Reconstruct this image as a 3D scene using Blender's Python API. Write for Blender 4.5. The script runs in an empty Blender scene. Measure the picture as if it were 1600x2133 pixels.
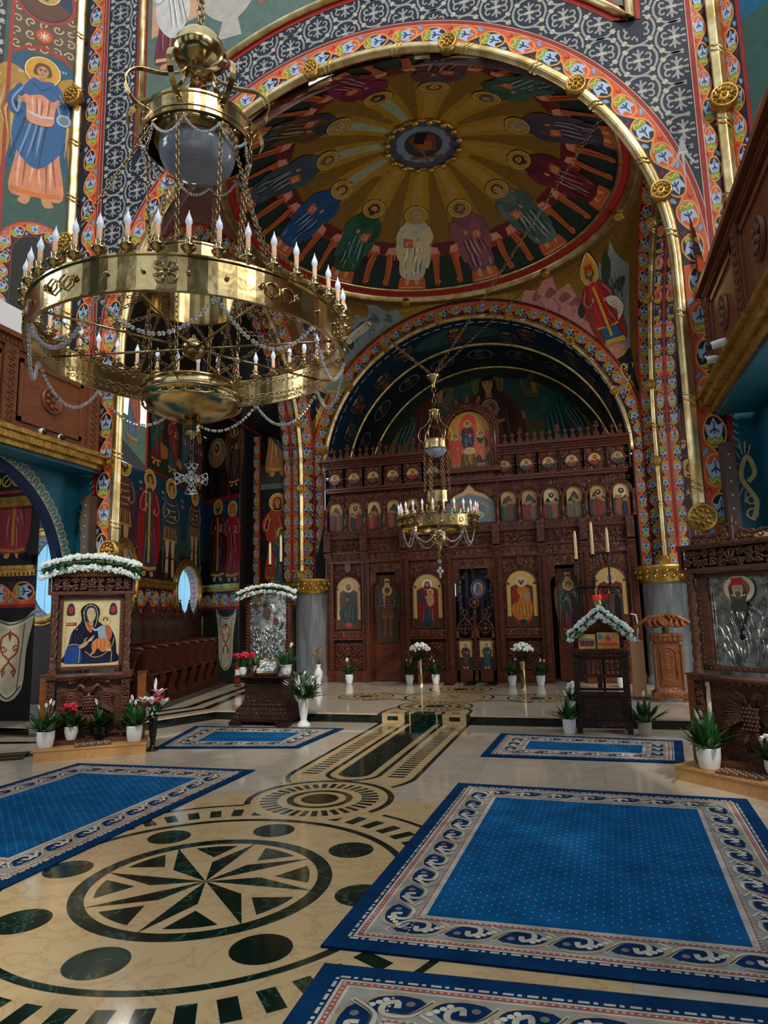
import bpy, math, random
import numpy as np
from math import sin, cos, pi, radians as rad, sqrt, atan2, hypot
from mathutils import Matrix, Vector
random.seed(7)
SC = bpy.context.scene
COL = SC.collection

# ---------------------------------------------------------------- camera
cam_d = bpy.data.cameras.new('camera')
cam = bpy.data.objects.new('camera', cam_d)
COL.objects.link(cam)
SC.camera = cam
F = 1407.0
cam_d.sensor_fit = 'HORIZONTAL'; cam_d.sensor_width = 36.0; cam_d.lens = F / 1600 * 36
cam_d.clip_start = .05; cam_d.clip_end = 200
def _cam_axes():
    d = np.array([415, 201.5, F]); d /= np.linalg.norm(d)
    p2 = np.array([-585., 225.2, F])
    up = np.cross(p2, d); up /= np.linalg.norm(up)
    if up[1] > 0: up = -up
    x = np.cross(d, up)
    return np.array([x, d, up])
RC = _cam_axes()
m = Matrix(((RC[0][0], -RC[0][1], -RC[0][2], 2.3),
            (RC[1][0], -RC[1][1], -RC[1][2], 0.0),
            (RC[2][0], -RC[2][1], -RC[2][2], 1.6), (0, 0, 0, 1)))
cam.matrix_world = m

# ---------------------------------------------------------------- light, exposure
SC.view_settings.view_transform = 'Standard'
SC.view_settings.look = 'None'
SC.view_settings.exposure = 0.25
SC.view_settings.gamma = 1.0
SC.view_settings.use_curve_mapping = False
W = bpy.data.worlds.new('daylight'); SC.world = W; W.use_nodes = True
bg = W.node_tree.nodes['Background']
bg.inputs[0].default_value = (0.80, 0.90, 1.0, 1); bg.inputs[1].default_value = 0.95
def area(name, loc, target, sx, sy, power, col):
    l = bpy.data.lights.new(name, 'AREA'); l.shape = 'RECTANGLE'; l.size = sx; l.size_y = sy
    l.energy = power; l.color = col
    o = bpy.data.objects.new(name, l); COL.objects.link(o); o.location = loc
    o.rotation_euler = (Vector(target) - Vector(loc)).to_track_quat('-Z', 'Y').to_euler()
    return o
# daylight through the high windows of the nave (behind and above the viewer) and of the left apse, plus added fill lamps
area('window_light_nave_right', (6.5, 0.5, 9.5), (-2.5, 8, 5), 3, 4, 520, (1.0, .93, .82))
area('window_light_nave_left', (-7.5, 1.0, 7.0), (2, 8, 3), 3, 3, 170, (.85, .93, 1.0))
area('window_light_apse_right', (5.4, 10.5, 5.2), (-1.5, 11.5, 4.0), 1.6, 2.6, 90, (1.0, .95, .88))  # added fill for the inner bay, no window is built there
area('window_light_apse_left', (-5.3, 10.17, 5.42), (-4.3, 10.4, 5.42), .95, .95, 34, (.95, .98, 1.0))
area('window_light_sanctuary', (.1, 15.6, 4.6), (.1, 18.6, 7.6), 3.5, .6, 120, (1.0, .93, .8))  # added fill aimed up at the apse painting, not a window
area('window_light_aisle', (-5.9, 3.6, 2.9), (-6.2, 8.3, 1.7), 1.2, 1.2, 45, (.95, .97, 1.0))  # added fill that lifts the aisle wall, not a window
sun = bpy.data.lights.new('sun', 'SUN'); sun.energy = 1.1; sun.angle = rad(2.0); sun.color = (1, .93, .8)
so = bpy.data.objects.new('sun', sun); COL.objects.link(so)
so.rotation_euler = Vector((-.55, 1.0, -1.05)).to_track_quat('-Z', 'Y').to_euler()

# ---------------------------------------------------------------- colour + materials
def lin(c): return c / 12.92 if c <= .04045 else ((c + .055) / 1.055) ** 2.4
def C(h):
    h = h.lstrip('#'); return tuple(lin(int(h[i:i + 2], 16) / 255) for i in (0, 2, 4))
MATS = {}
def newmat(name):
    m = bpy.data.materials.new(name); m.use_nodes = True
    nt = m.node_tree; b = nt.nodes['Principled BSDF']; MATS[name] = m
    return m, nt, b
def coord(nt, scale=1, obj=False):
    t = nt.nodes.new('ShaderNodeTexCoord'); mp = nt.nodes.new('ShaderNodeMapping')
    nt.links.new(t.outputs['Object'], mp.inputs[0]); mp.inputs['Scale'].default_value = (scale,) * 3 if not isinstance(scale, tuple) else scale
    return mp
def noise(nt, scale, detail=4, rough=.5, dist=0, mp=None):
    n = nt.nodes.new('ShaderNodeTexNoise'); n.inputs['Scale'].default_value = scale
    n.inputs['Detail'].default_value = detail; n.inputs['Roughness'].default_value = rough
    n.inputs['Distortion'].default_value = dist
    nt.links.new((mp or coord(nt)).outputs[0], n.inputs['Vector']); return n
def ramp(nt, src, stops):
    r = nt.nodes.new('ShaderNodeValToRGB'); e = r.color_ramp.elements
    while len(e) < len(stops): e.new(.5)
    for k, (p, c) in enumerate(stops): e[k].position = p; e[k].color = (*c, 1)
    nt.links.new(src, r.inputs[0]); return r
def bump(nt, b, src, strength=.3, dist=.01):
    n = nt.nodes.new('ShaderNodeBump'); n.inputs['Strength'].default_value = strength
    n.inputs['Distance'].default_value = dist
    nt.links.new(src, n.inputs['Height']); nt.links.new(n.outputs[0], b.inputs['Normal']); return n
def plain(name, col, rough=.5, metal=0, **kw):
    m, nt, b = newmat(name)
    b.inputs['Base Color'].default_value = (*C(col), 1); b.inputs['Roughness'].default_value = rough
    b.inputs['Metallic'].default_value = metal
    for k, v in kw.items(): b.inputs[k.replace('_', ' ')].default_value = v
    return m, nt, b
def noisy(name, c1, c2, scale, rough=.5, metal=0, bs=0, bscale=None, bd=.01, lo=.35, hi=.65, mapscale=1, detail=4, dist=0):
    m, nt, b = newmat(name); mp = coord(nt, mapscale)
    n = noise(nt, scale, detail, .55, dist, mp)
    r = ramp(nt, n.outputs[0], [(lo, C(c1)), (hi, C(c2))]); nt.links.new(r.outputs[0], b.inputs['Base Color'])
    b.inputs['Roughness'].default_value = rough; b.inputs['Metallic'].default_value = metal
    if bs:
        n2 = noise(nt, bscale or scale * 4, 3, .5, 0, mp); bump(nt, b, n2.outputs[0], bs, bd)
    return m, nt, b
def carved(name, c1, c2, scale=14, rough=.35, bs=.8, bd=.02, spec=.5):
    m, nt, b = newmat(name); mp = coord(nt)
    v = nt.nodes.new('ShaderNodeTexVoronoi'); v.feature = 'SMOOTH_F1'; v.inputs['Scale'].default_value = scale
    n = noise(nt, 3, 3, .5, 0, mp)
    mx = nt.nodes.new('ShaderNodeVectorMath'); mx.operation = 'MULTIPLY_ADD'
    nt.links.new(n.outputs[1], mx.inputs[0]); mx.inputs[1].default_value = (.2, .2, .2); nt.links.new(mp.outputs[0], mx.inputs[2])
    nt.links.new(mx.outputs[0], v.inputs['Vector'])
    n3 = noise(nt, 6, 4, .6, 0, mp)
    r = ramp(nt, n3.outputs[0], [(.3, C(c1)), (.7, C(c2))]); nt.links.new(r.outputs[0], b.inputs['Base Color'])
    b.inputs['Roughness'].default_value = rough
    b.inputs['Specular IOR Level'].default_value = spec
    bump(nt, b, v.outputs['Distance'], bs, bd); return m
def wood(name, c1, c2, rough=.4, sc=(2, 2, 14), bs=.15):
    m, nt, b = newmat(name); mp = coord(nt, sc)
    n = noise(nt, 3, 6, .6, 1.2, mp)
    r = ramp(nt, n.outputs[0], [(.3, C(c1)), (.7, C(c2))]); nt.links.new(r.outputs[0], b.inputs['Base Color'])
    b.inputs['Roughness'].default_value = rough; bump(nt, b, n.outputs[0], bs, .004); return m
def painted(name, rough, var=.12, nscale=6, metal=0, bs=0, bscale=60, spec=.3, sheen=0):
    m, nt, b = newmat(name)
    a = nt.nodes.new('ShaderNodeVertexColor'); a.layer_name = 'Col'
    n = noise(nt, nscale, 5, .6)
    mr = nt.nodes.new('ShaderNodeMapRange'); mr.inputs[1].default_value = .3; mr.inputs[2].default_value = .7
    mr.inputs[3].default_value = 1 - var; mr.inputs[4].default_value = 1 + var
    nt.links.new(n.outputs[0], mr.inputs[0])
    mx = nt.nodes.new('ShaderNodeVectorMath'); mx.operation = 'SCALE'
    nt.links.new(a.outputs[0], mx.inputs[0]); nt.links.new(mr.outputs[0], mx.inputs['Scale'])
    nt.links.new(mx.outputs[0], b.inputs['Base Color'])
    b.inputs['Roughness'].default_value = rough; b.inputs['Metallic'].default_value = metal
    b.inputs['Specular IOR Level'].default_value = spec
    if sheen: b.inputs['Sheen Weight'].default_value = sheen
    if bs:
        n2 = noise(nt, bscale, 2); bump(nt, b, n2.outputs[0], bs, .003)
    return m
painted('fresco', .55, .14, 9)
painted('icon_paint', .3, .1, 20, spec=.5)
painted('rug_pile', .95, .3, 5, bs=.6, bscale=350, spec=.05)
painted('gilt_paint', .38, .25, 12, metal=.75, bs=.2, bscale=25)
noisy('gold', '#bfa062', '#f0dba6', 5, .36, 1, .25, 30, .006)
noisy('gilding', '#a07c38', '#d2ab5c', 9, .42, .9, .5, 26, .008)
noisy('brass', '#a08a5c', '#d4bd88', 4, .19, 1, .35, 6, .012)
noisy('brass_old', '#7d6e4c', '#b39c6c', 6, .2, 1, .12, 10, .004)
noisy('chain_metal', '#6a5a44', '#a08a66', 10, .3, 1)
noisy('silver', '#848c88', '#e4e8e4', 12, .25, 1, .6, 40, .01)
carved('carved_wood', '#38180d', '#763c24', 30, .3, 1.0, .022)
wood('dark_wood', '#401c10', '#6c3822', .26)
wood('stall_wood', '#341810', '#4c261a', .28)
carved('stall_carved', '#2a140d', '#40201a', 30, .4, .8, .01)
carved('carved_walnut', '#4a2a1c', '#6b4230', 30, .36, .85, .012)
wood('walnut', '#4b2b1e', '#6d4634', .35)
carved('carved_black', '#24120e', '#3a1d16', 34, .34, .9, .012)
wood('black_wood', '#25130f', '#3b1e17', .3)
wood('gallery_wood', '#5c2f17', '#7c4424', .42)
carved('gallery_carved', '#58301a', '#744022', 40, .45, .6, .008)
wood('pine', '#c08a52', '#d8a66c', .4, (3, 14, 3))
wood('oak', '#6c3a16', '#905424', .36)
carved('carved_oak', '#643412', '#8a5022', 30, .38, .8, .012)
wood('beige_wood', '#a9805a', '#b98f66', .5)
noisy('teal', '#0d5266', '#11627a', 3, .45)
plain('navy_paint', '#0c2348', .4)
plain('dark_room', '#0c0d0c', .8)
plain('white_ceramic', '#e9ebea', .22)
plain('black_glass', '#0b0b0c', .08)
plain('black_plastic', '#151515', .35)
plain('white_plastic', '#e4e6e8', .35)
plain('beige_ceramic', '#a8988a', .5)
plain('candle_sleeve', '#e2b494', .5)
plain('wax', '#eed49a', .45, Subsurface_Weight=.2)
plain('bulb_glass', '#dfe9ff', .12, Subsurface_Weight=.3, Emission_Color=(.75, .85, 1, 1), Emission_Strength=.12)
plain('globe_glass', '#8f98a8', .12, Subsurface_Weight=.2)
plain('petal_white', '#f2f4ef', .6, Subsurface_Weight=.2)
plain('petal_red', '#d01c3c', .5)
plain('petal_pink', '#e6b9c0', .5)
noisy('leaf', '#16401a', '#2f6a2c', 14, .38)
noisy('leaf_dark', '#0e2a14', '#1f4a22', 14, .4)
noisy('dry_stem', '#77604a', '#9d8464', 20, .7)
plain('soil', '#2c2018', .9)
plain('wicker', '#6b4a30', .8)
plain('fire_red', '#b3161a', .35)
plain('speaker_brown', '#4c3a2e', .5)
plain('iron', '#17110e', .35, .6)
m, nt, b = plain('crystal', '#f4f8ff', .02); b.inputs['Transmission Weight'].default_value = .75; b.inputs['IOR'].default_value = 1.5
m, nt, b = plain('red_glass', '#b0101c', .05); b.inputs['Emission Color'].default_value = (1, .05, .05, 1); b.inputs['Emission Strength'].default_value = .25
m, nt, b = plain('lamp_flame', '#fff0c0', .5); b.inputs['Emission Color'].default_value = (1, .7, .5, 1); b.inputs['Emission Strength'].default_value = 5
m, nt, b = plain('window_pane', '#6fb4dc', .3); b.inputs['Emission Color'].default_value = (*C('#8ccbee'), 1); b.inputs['Emission Strength'].default_value = 0.75
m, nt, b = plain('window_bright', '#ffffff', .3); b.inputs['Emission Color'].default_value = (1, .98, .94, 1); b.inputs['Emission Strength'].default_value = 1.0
# marbles
def marble(name, base, vein, warm, rough, scale=1.6, tiles=None, vein_w=(.47, .5, .53)):
    m, nt, b = newmat(name); mp = coord(nt)
    n = noise(nt, scale, 7, .62, 1.0, mp)
    r = ramp(nt, n.outputs[0], [(.3, C(warm)), (vein_w[0], C(base)), (vein_w[1], C(vein)), (vein_w[2], C(base)), (.75, C(warm))])
    out = r.outputs[0]
    if tiles:
        br = nt.nodes.new('ShaderNodeTexBrick'); br.offset = 0
        br.inputs['Scale'].default_value = 1; br.inputs['Mortar Size'].default_value = .003
        br.inputs['Brick Width'].default_value = tiles; br.inputs['Row Height'].default_value = tiles
        br.inputs['Color1'].default_value = (1, 1, 1, 1); br.inputs['Color2'].default_value = (.88, .87, .86, 1)
        br.inputs['Mortar'].default_value = (.7, .68, .64, 1)
        nt.links.new(mp.outputs[0], br.inputs['Vector'])
        mx = nt.nodes.new('ShaderNodeVectorMath'); mx.operation = 'MULTIPLY'
        nt.links.new(out, mx.inputs[0]); nt.links.new(br.outputs[0], mx.inputs[1]); out = mx.outputs[0]
    nt.links.new(out, b.inputs['Base Color']); b.inputs['Roughness'].default_value = rough
    b.inputs['Specular IOR Level'].default_value = .6
    return m
marble('marble_cream', '#c9bba6', '#c1b29b', '#d0c4b0', .08, 1.1, .6)
marble('marble_beige', '#ccb083', '#bfa074', '#d0b68a', .12, 2.6)
marble('marble_green', '#10281f', '#3e6656', '#0c1c18', .1, 2.4, vein_w=(.49, .5, .51))
noisy('marble_grey', '#5c6166', '#858a8e', 4, .25, 0, mapscale=(2, 2, .25), detail=8)
marble('marble_black', '#0e1412', '#1c2a26', '#0a0f0e', .12, 3)

# ---------------------------------------------------------------- mesh builder
I4 = np.eye(4)
def mat4(loc=(0, 0, 0), rz=0, rx=0, ry=0, s=1):
    M = Matrix.Translation(loc) @ Matrix.Rotation(rz, 4, 'Z') @ Matrix.Rotation(ry, 4, 'Y') @ Matrix.Rotation(rx, 4, 'X')
    M = M @ (Matrix.Diagonal((*s, 1)) if isinstance(s, tuple) else Matrix.Scale(s, 4))
    return np.array(M)
def frame(o, x, y, z):
    M = np.eye(4); M[:3, 0] = x; M[:3, 1] = y; M[:3, 2] = z; M[:3, 3] = o; return M
class MB:
    def __init__(s): s.V = []; s.n = 0; s.F = []; s.mi = []; s.col = []; s.sm = []; s.mats = []; s.T = I4
    def mid(s, mat):
        if mat not in s.mats: s.mats.append(mat)
        return s.mats.index(mat)
    def add(s, vs, fs, mat, col=None, smooth=False):
        vs = np.asarray(vs, float).reshape(-1, 3)
        if s.T is not I4: vs = vs @ s.T[:3, :3].T + s.T[:3, 3]
        o = s.n; s.V.append(vs); s.n += len(vs); k = s.mid(mat)
        c = col or (1, 1, 1)
        for f in fs:
            s.F.append(tuple(i + o for i in f)); s.mi.append(k); s.col.append(c); s.sm.append(smooth)
    def box(s, c, d, mat, col=None, M=None):
        x, y, z = d[0] / 2, d[1] / 2, d[2] / 2
        v = [(c[0] + a * x, c[1] + b_ * y, c[2] + e * z) for a in (-1, 1) for b_ in (-1, 1) for e in (-1, 1)]
        if M is not None: v = [tuple((M @ np.array([*p, 1]))[:3]) for p in v]
        s.add(v, [(0, 1, 3, 2), (4, 6, 7, 5), (0, 4, 5, 1), (2, 3, 7, 6), (0, 2, 6, 4), (1, 5, 7, 3)], mat, col)
    def box2(s, a, b_, mat, col=None):
        s.box([(p + q) / 2 for p, q in zip(a, b_)], [abs(p - q) for p, q in zip(a, b_)], mat, col)
    def grid(s, fn, nu, nv, mat, col=None, smooth=True, cu=False, cv=False):
        NU = nu if cu else nu + 1; NV = nv if cv else nv + 1
        vs = [fn(i / nu, j / nv) for i in range(NU) for j in range(NV)]
        fs = [(i * NV + j, ((i + 1) % NU) * NV + j, ((i + 1) % NU) * NV + (j + 1) % NV, i * NV + (j + 1) % NV) for i in range(nu) for j in range(nv)]
        s.add(vs, fs, mat, col, smooth)
    def lathe(s, prof, n, c, mat, col=None, smooth=True, M=None):
        vs = []
        for r, z in prof:
            for k in range(n):
                a = 2 * pi * k / n; vs.append((c[0] + r * cos(a), c[1] + r * sin(a), c[2] + z))
        if M is not None:
            vs = np.array(vs); vs = vs @ M[:3, :3].T + M[:3, 3]
        L = len(prof)
        fs = [(i * n + k, i * n + (k + 1) % n, (i + 1) * n + (k + 1) % n, (i + 1) * n + k) for i in range(L - 1) for k in range(n)]
        s.add(vs, fs, mat, col, smooth)
    def cyl(s, c, r, h, mat, n=16, col=None):
        s.lathe([(0, 0), (r, 0), (r, h), (0, h)], n, c, mat, col, False)
    def sphere(s, c, r, mat, n=10, sc=(1, 1, 1), col=None, smooth=True):
        m_ = max(3, n // 2); vs = []
        for j in range(m_ + 1):
            t = pi * j / m_
            for k in range(n):
                a = 2 * pi * k / n; vs.append((c[0] + sc[0] * r * sin(t) * cos(a), c[1] + sc[1] * r * sin(t) * sin(a), c[2] + sc[2] * r * cos(t)))
        fs = [(j * n + k, (j + 1) * n + k, (j + 1) * n + (k + 1) % n, j * n + (k + 1) % n) for j in range(m_) for k in range(n)]
        s.add(vs, fs, mat, col, smooth)
    def tube(s, pts, r, mat, n=8, closed=False, col=None, lobes=0, smooth=True, flat=1.0, up=None):
        P = np.array(pts, float); L = len(P)
        rr = [r] * L if not hasattr(r, '__len__') else r
        vs = []
        if closed: t = np.roll(P, -1, 0) - np.roll(P, 1, 0)
        else: t = np.gradient(P, axis=0)
        t /= np.maximum(np.linalg.norm(t, axis=1, keepdims=True), 1e-9)
        ref = np.array(up if up is not None else ((0, 0, 1) if abs(t[0][2]) < .9 else (1, 0, 0)), float)
        a = np.cross(ref, t[0]); a /= np.linalg.norm(a)
        for i in range(L):
            if up is not None: a = np.cross(ref, t[i])
            else: a = a - t[i] * (a @ t[i])
            a = a / max(np.linalg.norm(a), 1e-9); b_ = np.cross(t[i], a)
            for k in range(n):
                q = 2 * pi * k / n; R_ = rr[i] * (1 + (.13 * cos(lobes * q) if lobes else 0))
                vs.append(P[i] + a * R_ * cos(q) + b_ * R_ * flat * sin(q))
        seg = L if closed else L - 1
        fs = [(i * n + k, i * n + (k + 1) % n, ((i + 1) % L) * n + (k + 1) % n, ((i + 1) % L) * n + k) for i in range(seg) for k in range(n)]
        if not closed: fs += [tuple(range(n - 1, -1, -1)), tuple((L - 1) * n + k for k in range(n))]
        s.add(vs, fs, mat, col, smooth)
    def extr(s, pts, fn, h0, h1, mat, col=None):   # outline pts (2D) -> prism between heights, fn(u,v,h)->xyz
        n = len(pts); vs = [fn(u, v, h0) for u, v in pts] + [fn(u, v, h1) for u, v in pts]
        fs = [tuple(range(n)), tuple(range(2 * n - 1, n - 1, -1))] + [(k, (k + 1) % n, n + (k + 1) % n, n + k) for k in range(n)]
        s.add(vs, fs, mat, col)
    def build(s, name, parent=None, **props):
        me = bpy.data.meshes.new(name)
        V = np.concatenate(s.V) if s.V else np.zeros((0, 3))
        me.from_pydata(V.tolist(), [], s.F)
        for k in s.mats: me.materials.append(MATS[k])
        me.polygons.foreach_set('material_index', s.mi)
        me.polygons.foreach_set('use_smooth', s.sm)
        if any(k in ('fresco', 'icon_paint', 'rug_pile', 'gilt_paint') for k in s.mats):
            a = me.color_attributes.new('Col', 'FLOAT_COLOR', 'CORNER')
            cnt = np.array([len(f) for f in s.F]); c4 = np.ones((len(s.F), 4)); c4[:, :3] = np.array(s.col)
            a.data.foreach_set('color', np.repeat(c4, cnt, axis=0).ravel())
        me.update()
        o = bpy.data.objects.new(name, me); COL.objects.link(o)
        if parent is not None:
            o.parent = parent; o.matrix_parent_inverse = parent.matrix_world.inverted()
        for k, v in props.items(): o[k] = v
        return o
def thing(name, label, cat, loc=(0, 0, 0), rz=0, group=None):
    o = bpy.data.objects.new(name, None); COL.objects.link(o); o.empty_display_size = .1
    o.matrix_world = Matrix.Translation(loc) @ Matrix.Rotation(rz, 4, 'Z')
    o['label'] = label; o['category'] = cat
    if group: o['group'] = group
    return o
def struct(mb, name): return mb.build(name, kind='structure')
def single(mb, name, label, cat, group=None):
    o = mb.build(name, label=label, category=cat)
    if group: o['group'] = group
    return o
def dup(root, loc, rz=0, label=None, s=1, group=None):
    r = root.copy(); COL.objects.link(r); r.matrix_world = Matrix.Translation(loc) @ Matrix.Rotation(rz, 4, 'Z') @ Matrix.Scale(s, 4)
    if label: r['label'] = label
    if group: r['group'] = group
    def rec(a, b_):
        for ch in list(a.children):
            c = ch.copy(); COL.objects.link(c); c.parent = b_; rec(ch, c)
    rec(root, r); return r
def part_copy(o, parent, M):
    c = o.copy(); COL.objects.link(c); c.parent = parent; c.matrix_parent_inverse = Matrix.Identity(4)
    c.matrix_basis = M
    return c
def spl(pts, n=5, closed=True):
    P = [np.array(p, float) for p in pts]; L = len(P); out = []
    rng = range(L) if closed else range(L - 1)
    for i in rng:
        if closed: p0, p1, p2, p3 = P[i - 1], P[i], P[(i + 1) % L], P[(i + 2) % L]
        else: p0, p1, p2, p3 = P[max(i - 1, 0)], P[i], P[i + 1], P[min(i + 2, L - 1)]
        for k in range(n):
            t = k / n
            out.append(tuple(.5 * ((2 * p1) + (-p0 + p2) * t + (2 * p0 - 5 * p1 + 4 * p2 - p3) * t * t + (-p0 + 3 * p1 - 3 * p2 + p3) * t ** 3)))
    if not closed: out.append(tuple(P[-1]))
    return out
def arc(cx, cy, r, a0, a1, n=16, ry=None):
    ry = ry or r
    return [(cx + r * cos(rad(a0 + (a1 - a0) * k / n)), cy + ry * sin(rad(a0 + (a1 - a0) * k / n))) for k in range(n + 1)]
def spiral(cx, cy, r, a0, turns, n=18, r1=.15):
    return [(cx + r * (1 - (1 - r1) * k / n) * cos(a0 + turns * 2 * pi * k / n), cy + r * (1 - (1 - r1) * k / n) * sin(a0 + turns * 2 * pi * k / n)) for k in range(n + 1)]
# ---------------------------------------------------------------- painter: flat shapes laid on a surface
def clip_half(p, ax, val, keep_less):
    out = []; n = len(p)
    for i in range(n):
        a, b_ = p[i], p[(i + 1) % n]
        ia = (a[ax] <= val) == keep_less or a[ax] == val; ib = (b_[ax] <= val) == keep_less or b_[ax] == val
        if ia: out.append(a)
        if ia != ib:
            t = (val - a[ax]) / (b_[ax] - a[ax]); q = [a[0] + t * (b_[0] - a[0]), a[1] + t * (b_[1] - a[1])]; q[ax] = val; out.append(tuple(q))
    return out
class Paint:
    def __init__(s, mb, surf, mat='fresco', eps=.0008, cell=None, clip=None):
        s.mb = mb; s.surf = surf; s.mat = mat; s.eps = eps; s.cell = cell; s.stack = []; s.clip = clip; s.n = 0
    def push(s, fn): s.stack.append(fn)
    def pop(s): s.stack.pop()
    def tr(s, x, y, sc=1, rot=0, fx=1):
        c, d = cos(rot), sin(rot)
        s.push(lambda p: (x + sc * (c * p[0] * fx - d * p[1]), y + sc * (d * p[0] * fx + c * p[1])))
    def m2(s, p):
        for fn in reversed(s.stack): p = fn(p)
        return p
    def poly(s, pts, col, L=1, mat=None):
        q = [s.m2(p) for p in pts]; s.n = (s.n + 1) % 8; L = L + s.n * .12
        if isinstance(col, str): col = C(col)
        mat = mat or s.mat
        if s.clip:
            for ax, val, kl in s.clip:
                q = clip_half(q, ax, val, kl)
                if len(q) < 3: return
        pieces = [q]
        if s.cell:
            for ax in (0, 1):
                nxt = []
                for r in pieces:
                    lo = min(p[ax] for p in r); hi = max(p[ax] for p in r)
                    k = math.floor(lo / s.cell) + 1
                    while k * s.cell < hi - 1e-9:
                        a = clip_half(r, ax, k * s.cell, True); r = clip_half(r, ax, k * s.cell, False)
                        if len(a) > 2: nxt.append(a)
                        k += 1
                    if len(r) > 2: nxt.append(r)
                pieces = nxt
        for r in pieces:
            s.mb.add([s.surf(u, v, L * s.eps) for u, v in r], [tuple(range(len(r)))], mat, col)
    def stroke(s, pts, w, col, L=2, taper=False, mat=None, closed=False):
        if isinstance(col, str): col = C(col)
        P = np.array(pts, float); n = len(P); s.n = (s.n + 1) % 8; L = L + s.n * .12
        if closed: P = np.vstack([P, P[0]]); n += 1
        d = np.gradient(P, axis=0)
        if closed: d[0] = d[-1] = P[1] - P[-2]
        ln = np.hypot(d[:, 0], d[:, 1]); ln[ln == 0] = 1; nx = -d[:, 1] / ln; ny = d[:, 0] / ln
        vs = []
        for i in range(n):
            k = i / (n - 1); ww = w / 2 * ((sin(pi * min(max(k, .03), .97)) ** .6) if taper else 1)
            for sg in (1, -1):
                u, v = s.m2((P[i][0] + sg * nx[i] * ww, P[i][1] + sg * ny[i] * ww)); vs.append((u, v))
        if s.clip:
            for i in range(n - 1):
                c_ = [(vs[2 * i][0] + vs[2 * i + 3][0]) / 2, (vs[2 * i][1] + vs[2 * i + 3][1]) / 2]
                if all((c_[ax] <= val) == kl for ax, val, kl in s.clip):
                    s.mb.add([s.surf(u, v, L * s.eps) for u, v in (vs[2 * i], vs[2 * i + 1], vs[2 * i + 3], vs[2 * i + 2])], [(0, 1, 2, 3)], mat or s.mat, col)
            return
        s.mb.add([s.surf(u, v, L * s.eps) for u, v in vs], [(2 * i, 2 * i + 1, 2 * i + 3, 2 * i + 2) for i in range(n - 1)], mat or s.mat, col)
    def disk(s, x, y, r, col, L=1, n=20, ry=None, mat=None): s.poly(arc(x, y, r, 0, 360 - 360 / n, n - 1, ry), col, L, mat)
    def ring(s, x, y, r, w, col, L=2, n=24, ry=None, mat=None): s.stroke(arc(x, y, r, 0, 360 - 360 / n, n - 1, ry), w, col, L, mat=mat, closed=True)
    def rect(s, x0, y0, x1, y1, col, L=0, mat=None): s.poly([(x0, y0), (x1, y0), (x1, y1), (x0, y1)], col, L, mat)
def shade(c, k):
    c = C(c) if isinstance(c, str) else c
    return tuple(min(1, v * k) for v in c) if k <= 1 else tuple(v + (1 - v) * (k - 1) * .4 + v * (k - 1) * .6 for v in c)
def flat(o, ux, uy):   # plane surface map
    o = np.array(o, float); ux = np.array(ux, float); uy = np.array(uy, float); n = np.cross(ux, uy); n /= np.linalg.norm(n)
    return lambda u, v, h: o + ux * u + uy * v + n * h

SKIN = '#b98a5c'
def head(P, x, y, r, hair='#3a2418', beard=None, skin=SKIN, halo='#c79a3c', hring='#e8d8a0', hr=1.95, L=3, veil=None, crown=None, det=True, turn=0):
    if halo:
        P.disk(x, y, r * hr, halo, L - 2, 26); P.ring(x, y, r * hr, r * .12, hring, L - 1, 26); P.ring(x, y, r * hr * 1.05, r * .07, '#3c1c14', L - 1, 26)
    if veil:
        P.poly(spl([(x - r * .95, y - r * 1.2), (x - r * 1.0, y + r * .3), (x - r * .5, y + r * 1.1), (x + r * .5, y + r * 1.1), (x + r * 1.0, y + r * .3), (x + r * .95, y - r * 1.2)]), veil, L)
    else:
        P.poly(spl([(x - r * .85, y - r * .6), (x - r * .95, y + r * .3), (x - r * .5, y + r * 1.05), (x + r * .5, y + r * 1.05), (x + r * .95, y + r * .3), (x + r * .85, y - r * .6)]), hair, L)
    P.poly([(x - r * .35, y - r * .6), (x + r * .35, y - r * .6), (x + r * .4, y - r * 1.5), (x - r * .4, y - r * 1.5)], shade(skin, .8), L)
    t = turn * r
    P.poly(spl([(x + t - r * .62, y + r * .25), (x + t, y + r * .72), (x + t + r * .62, y + r * .25), (x + t + r * .5, y - r * .5), (x + t, y - r * 1.0), (x + t - r * .5, y - r * .5)]), skin, L + 1)
    if beard:
        P.poly(spl([(x + t - r * .6, y - r * .1), (x + t - r * .3, y - r * .35), (x + t, y - r * .3), (x + t + r * .3, y - r * .35), (x + t + r * .6, y - r * .1), (x + t + r * .45, y - r * .95), (x + t, y - r * 1.35), (x + t - r * .45, y - r * .95)]), beard, L + 2)
    if det:
        for sg in (-1, 1):
            P.disk(x + t * 1.4 + sg * r * .26, y + r * .08, r * .12, '#1c100c', L + 3, 8, r * .07)
            P.stroke([(x + t * 1.4 + sg * r * .08, y + r * .24), (x + t * 1.4 + sg * r * .3, y + r * .3), (x + t * 1.4 + sg * r * .48, y + r * .2)], r * .08, '#3a2014', L + 3)
        P.stroke([(x + t * 1.6 + r * .04, y + r * .15), (x + t * 1.8 + r * .08, y - r * .25), (x + t * 1.6 - r * .08, y - r * .28)], r * .07, shade(skin, .55), L + 3)
        P.stroke([(x + t * 1.5 - r * .16, y - r * .48), (x + t * 1.5 + r * .16, y - r * .48)], r * .08, '#7c2c20', L + 4)
    if crown:
        P.poly([(x - r * .75, y + r * .45), (x - r * .9, y + r * 1.3), (x - r * .35, y + r * 1.05), (x, y + r * 1.45), (x + r * .35, y + r * 1.05), (x + r * .9, y + r * 1.3), (x + r * .75, y + r * .45)], crown, L + 4)
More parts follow.
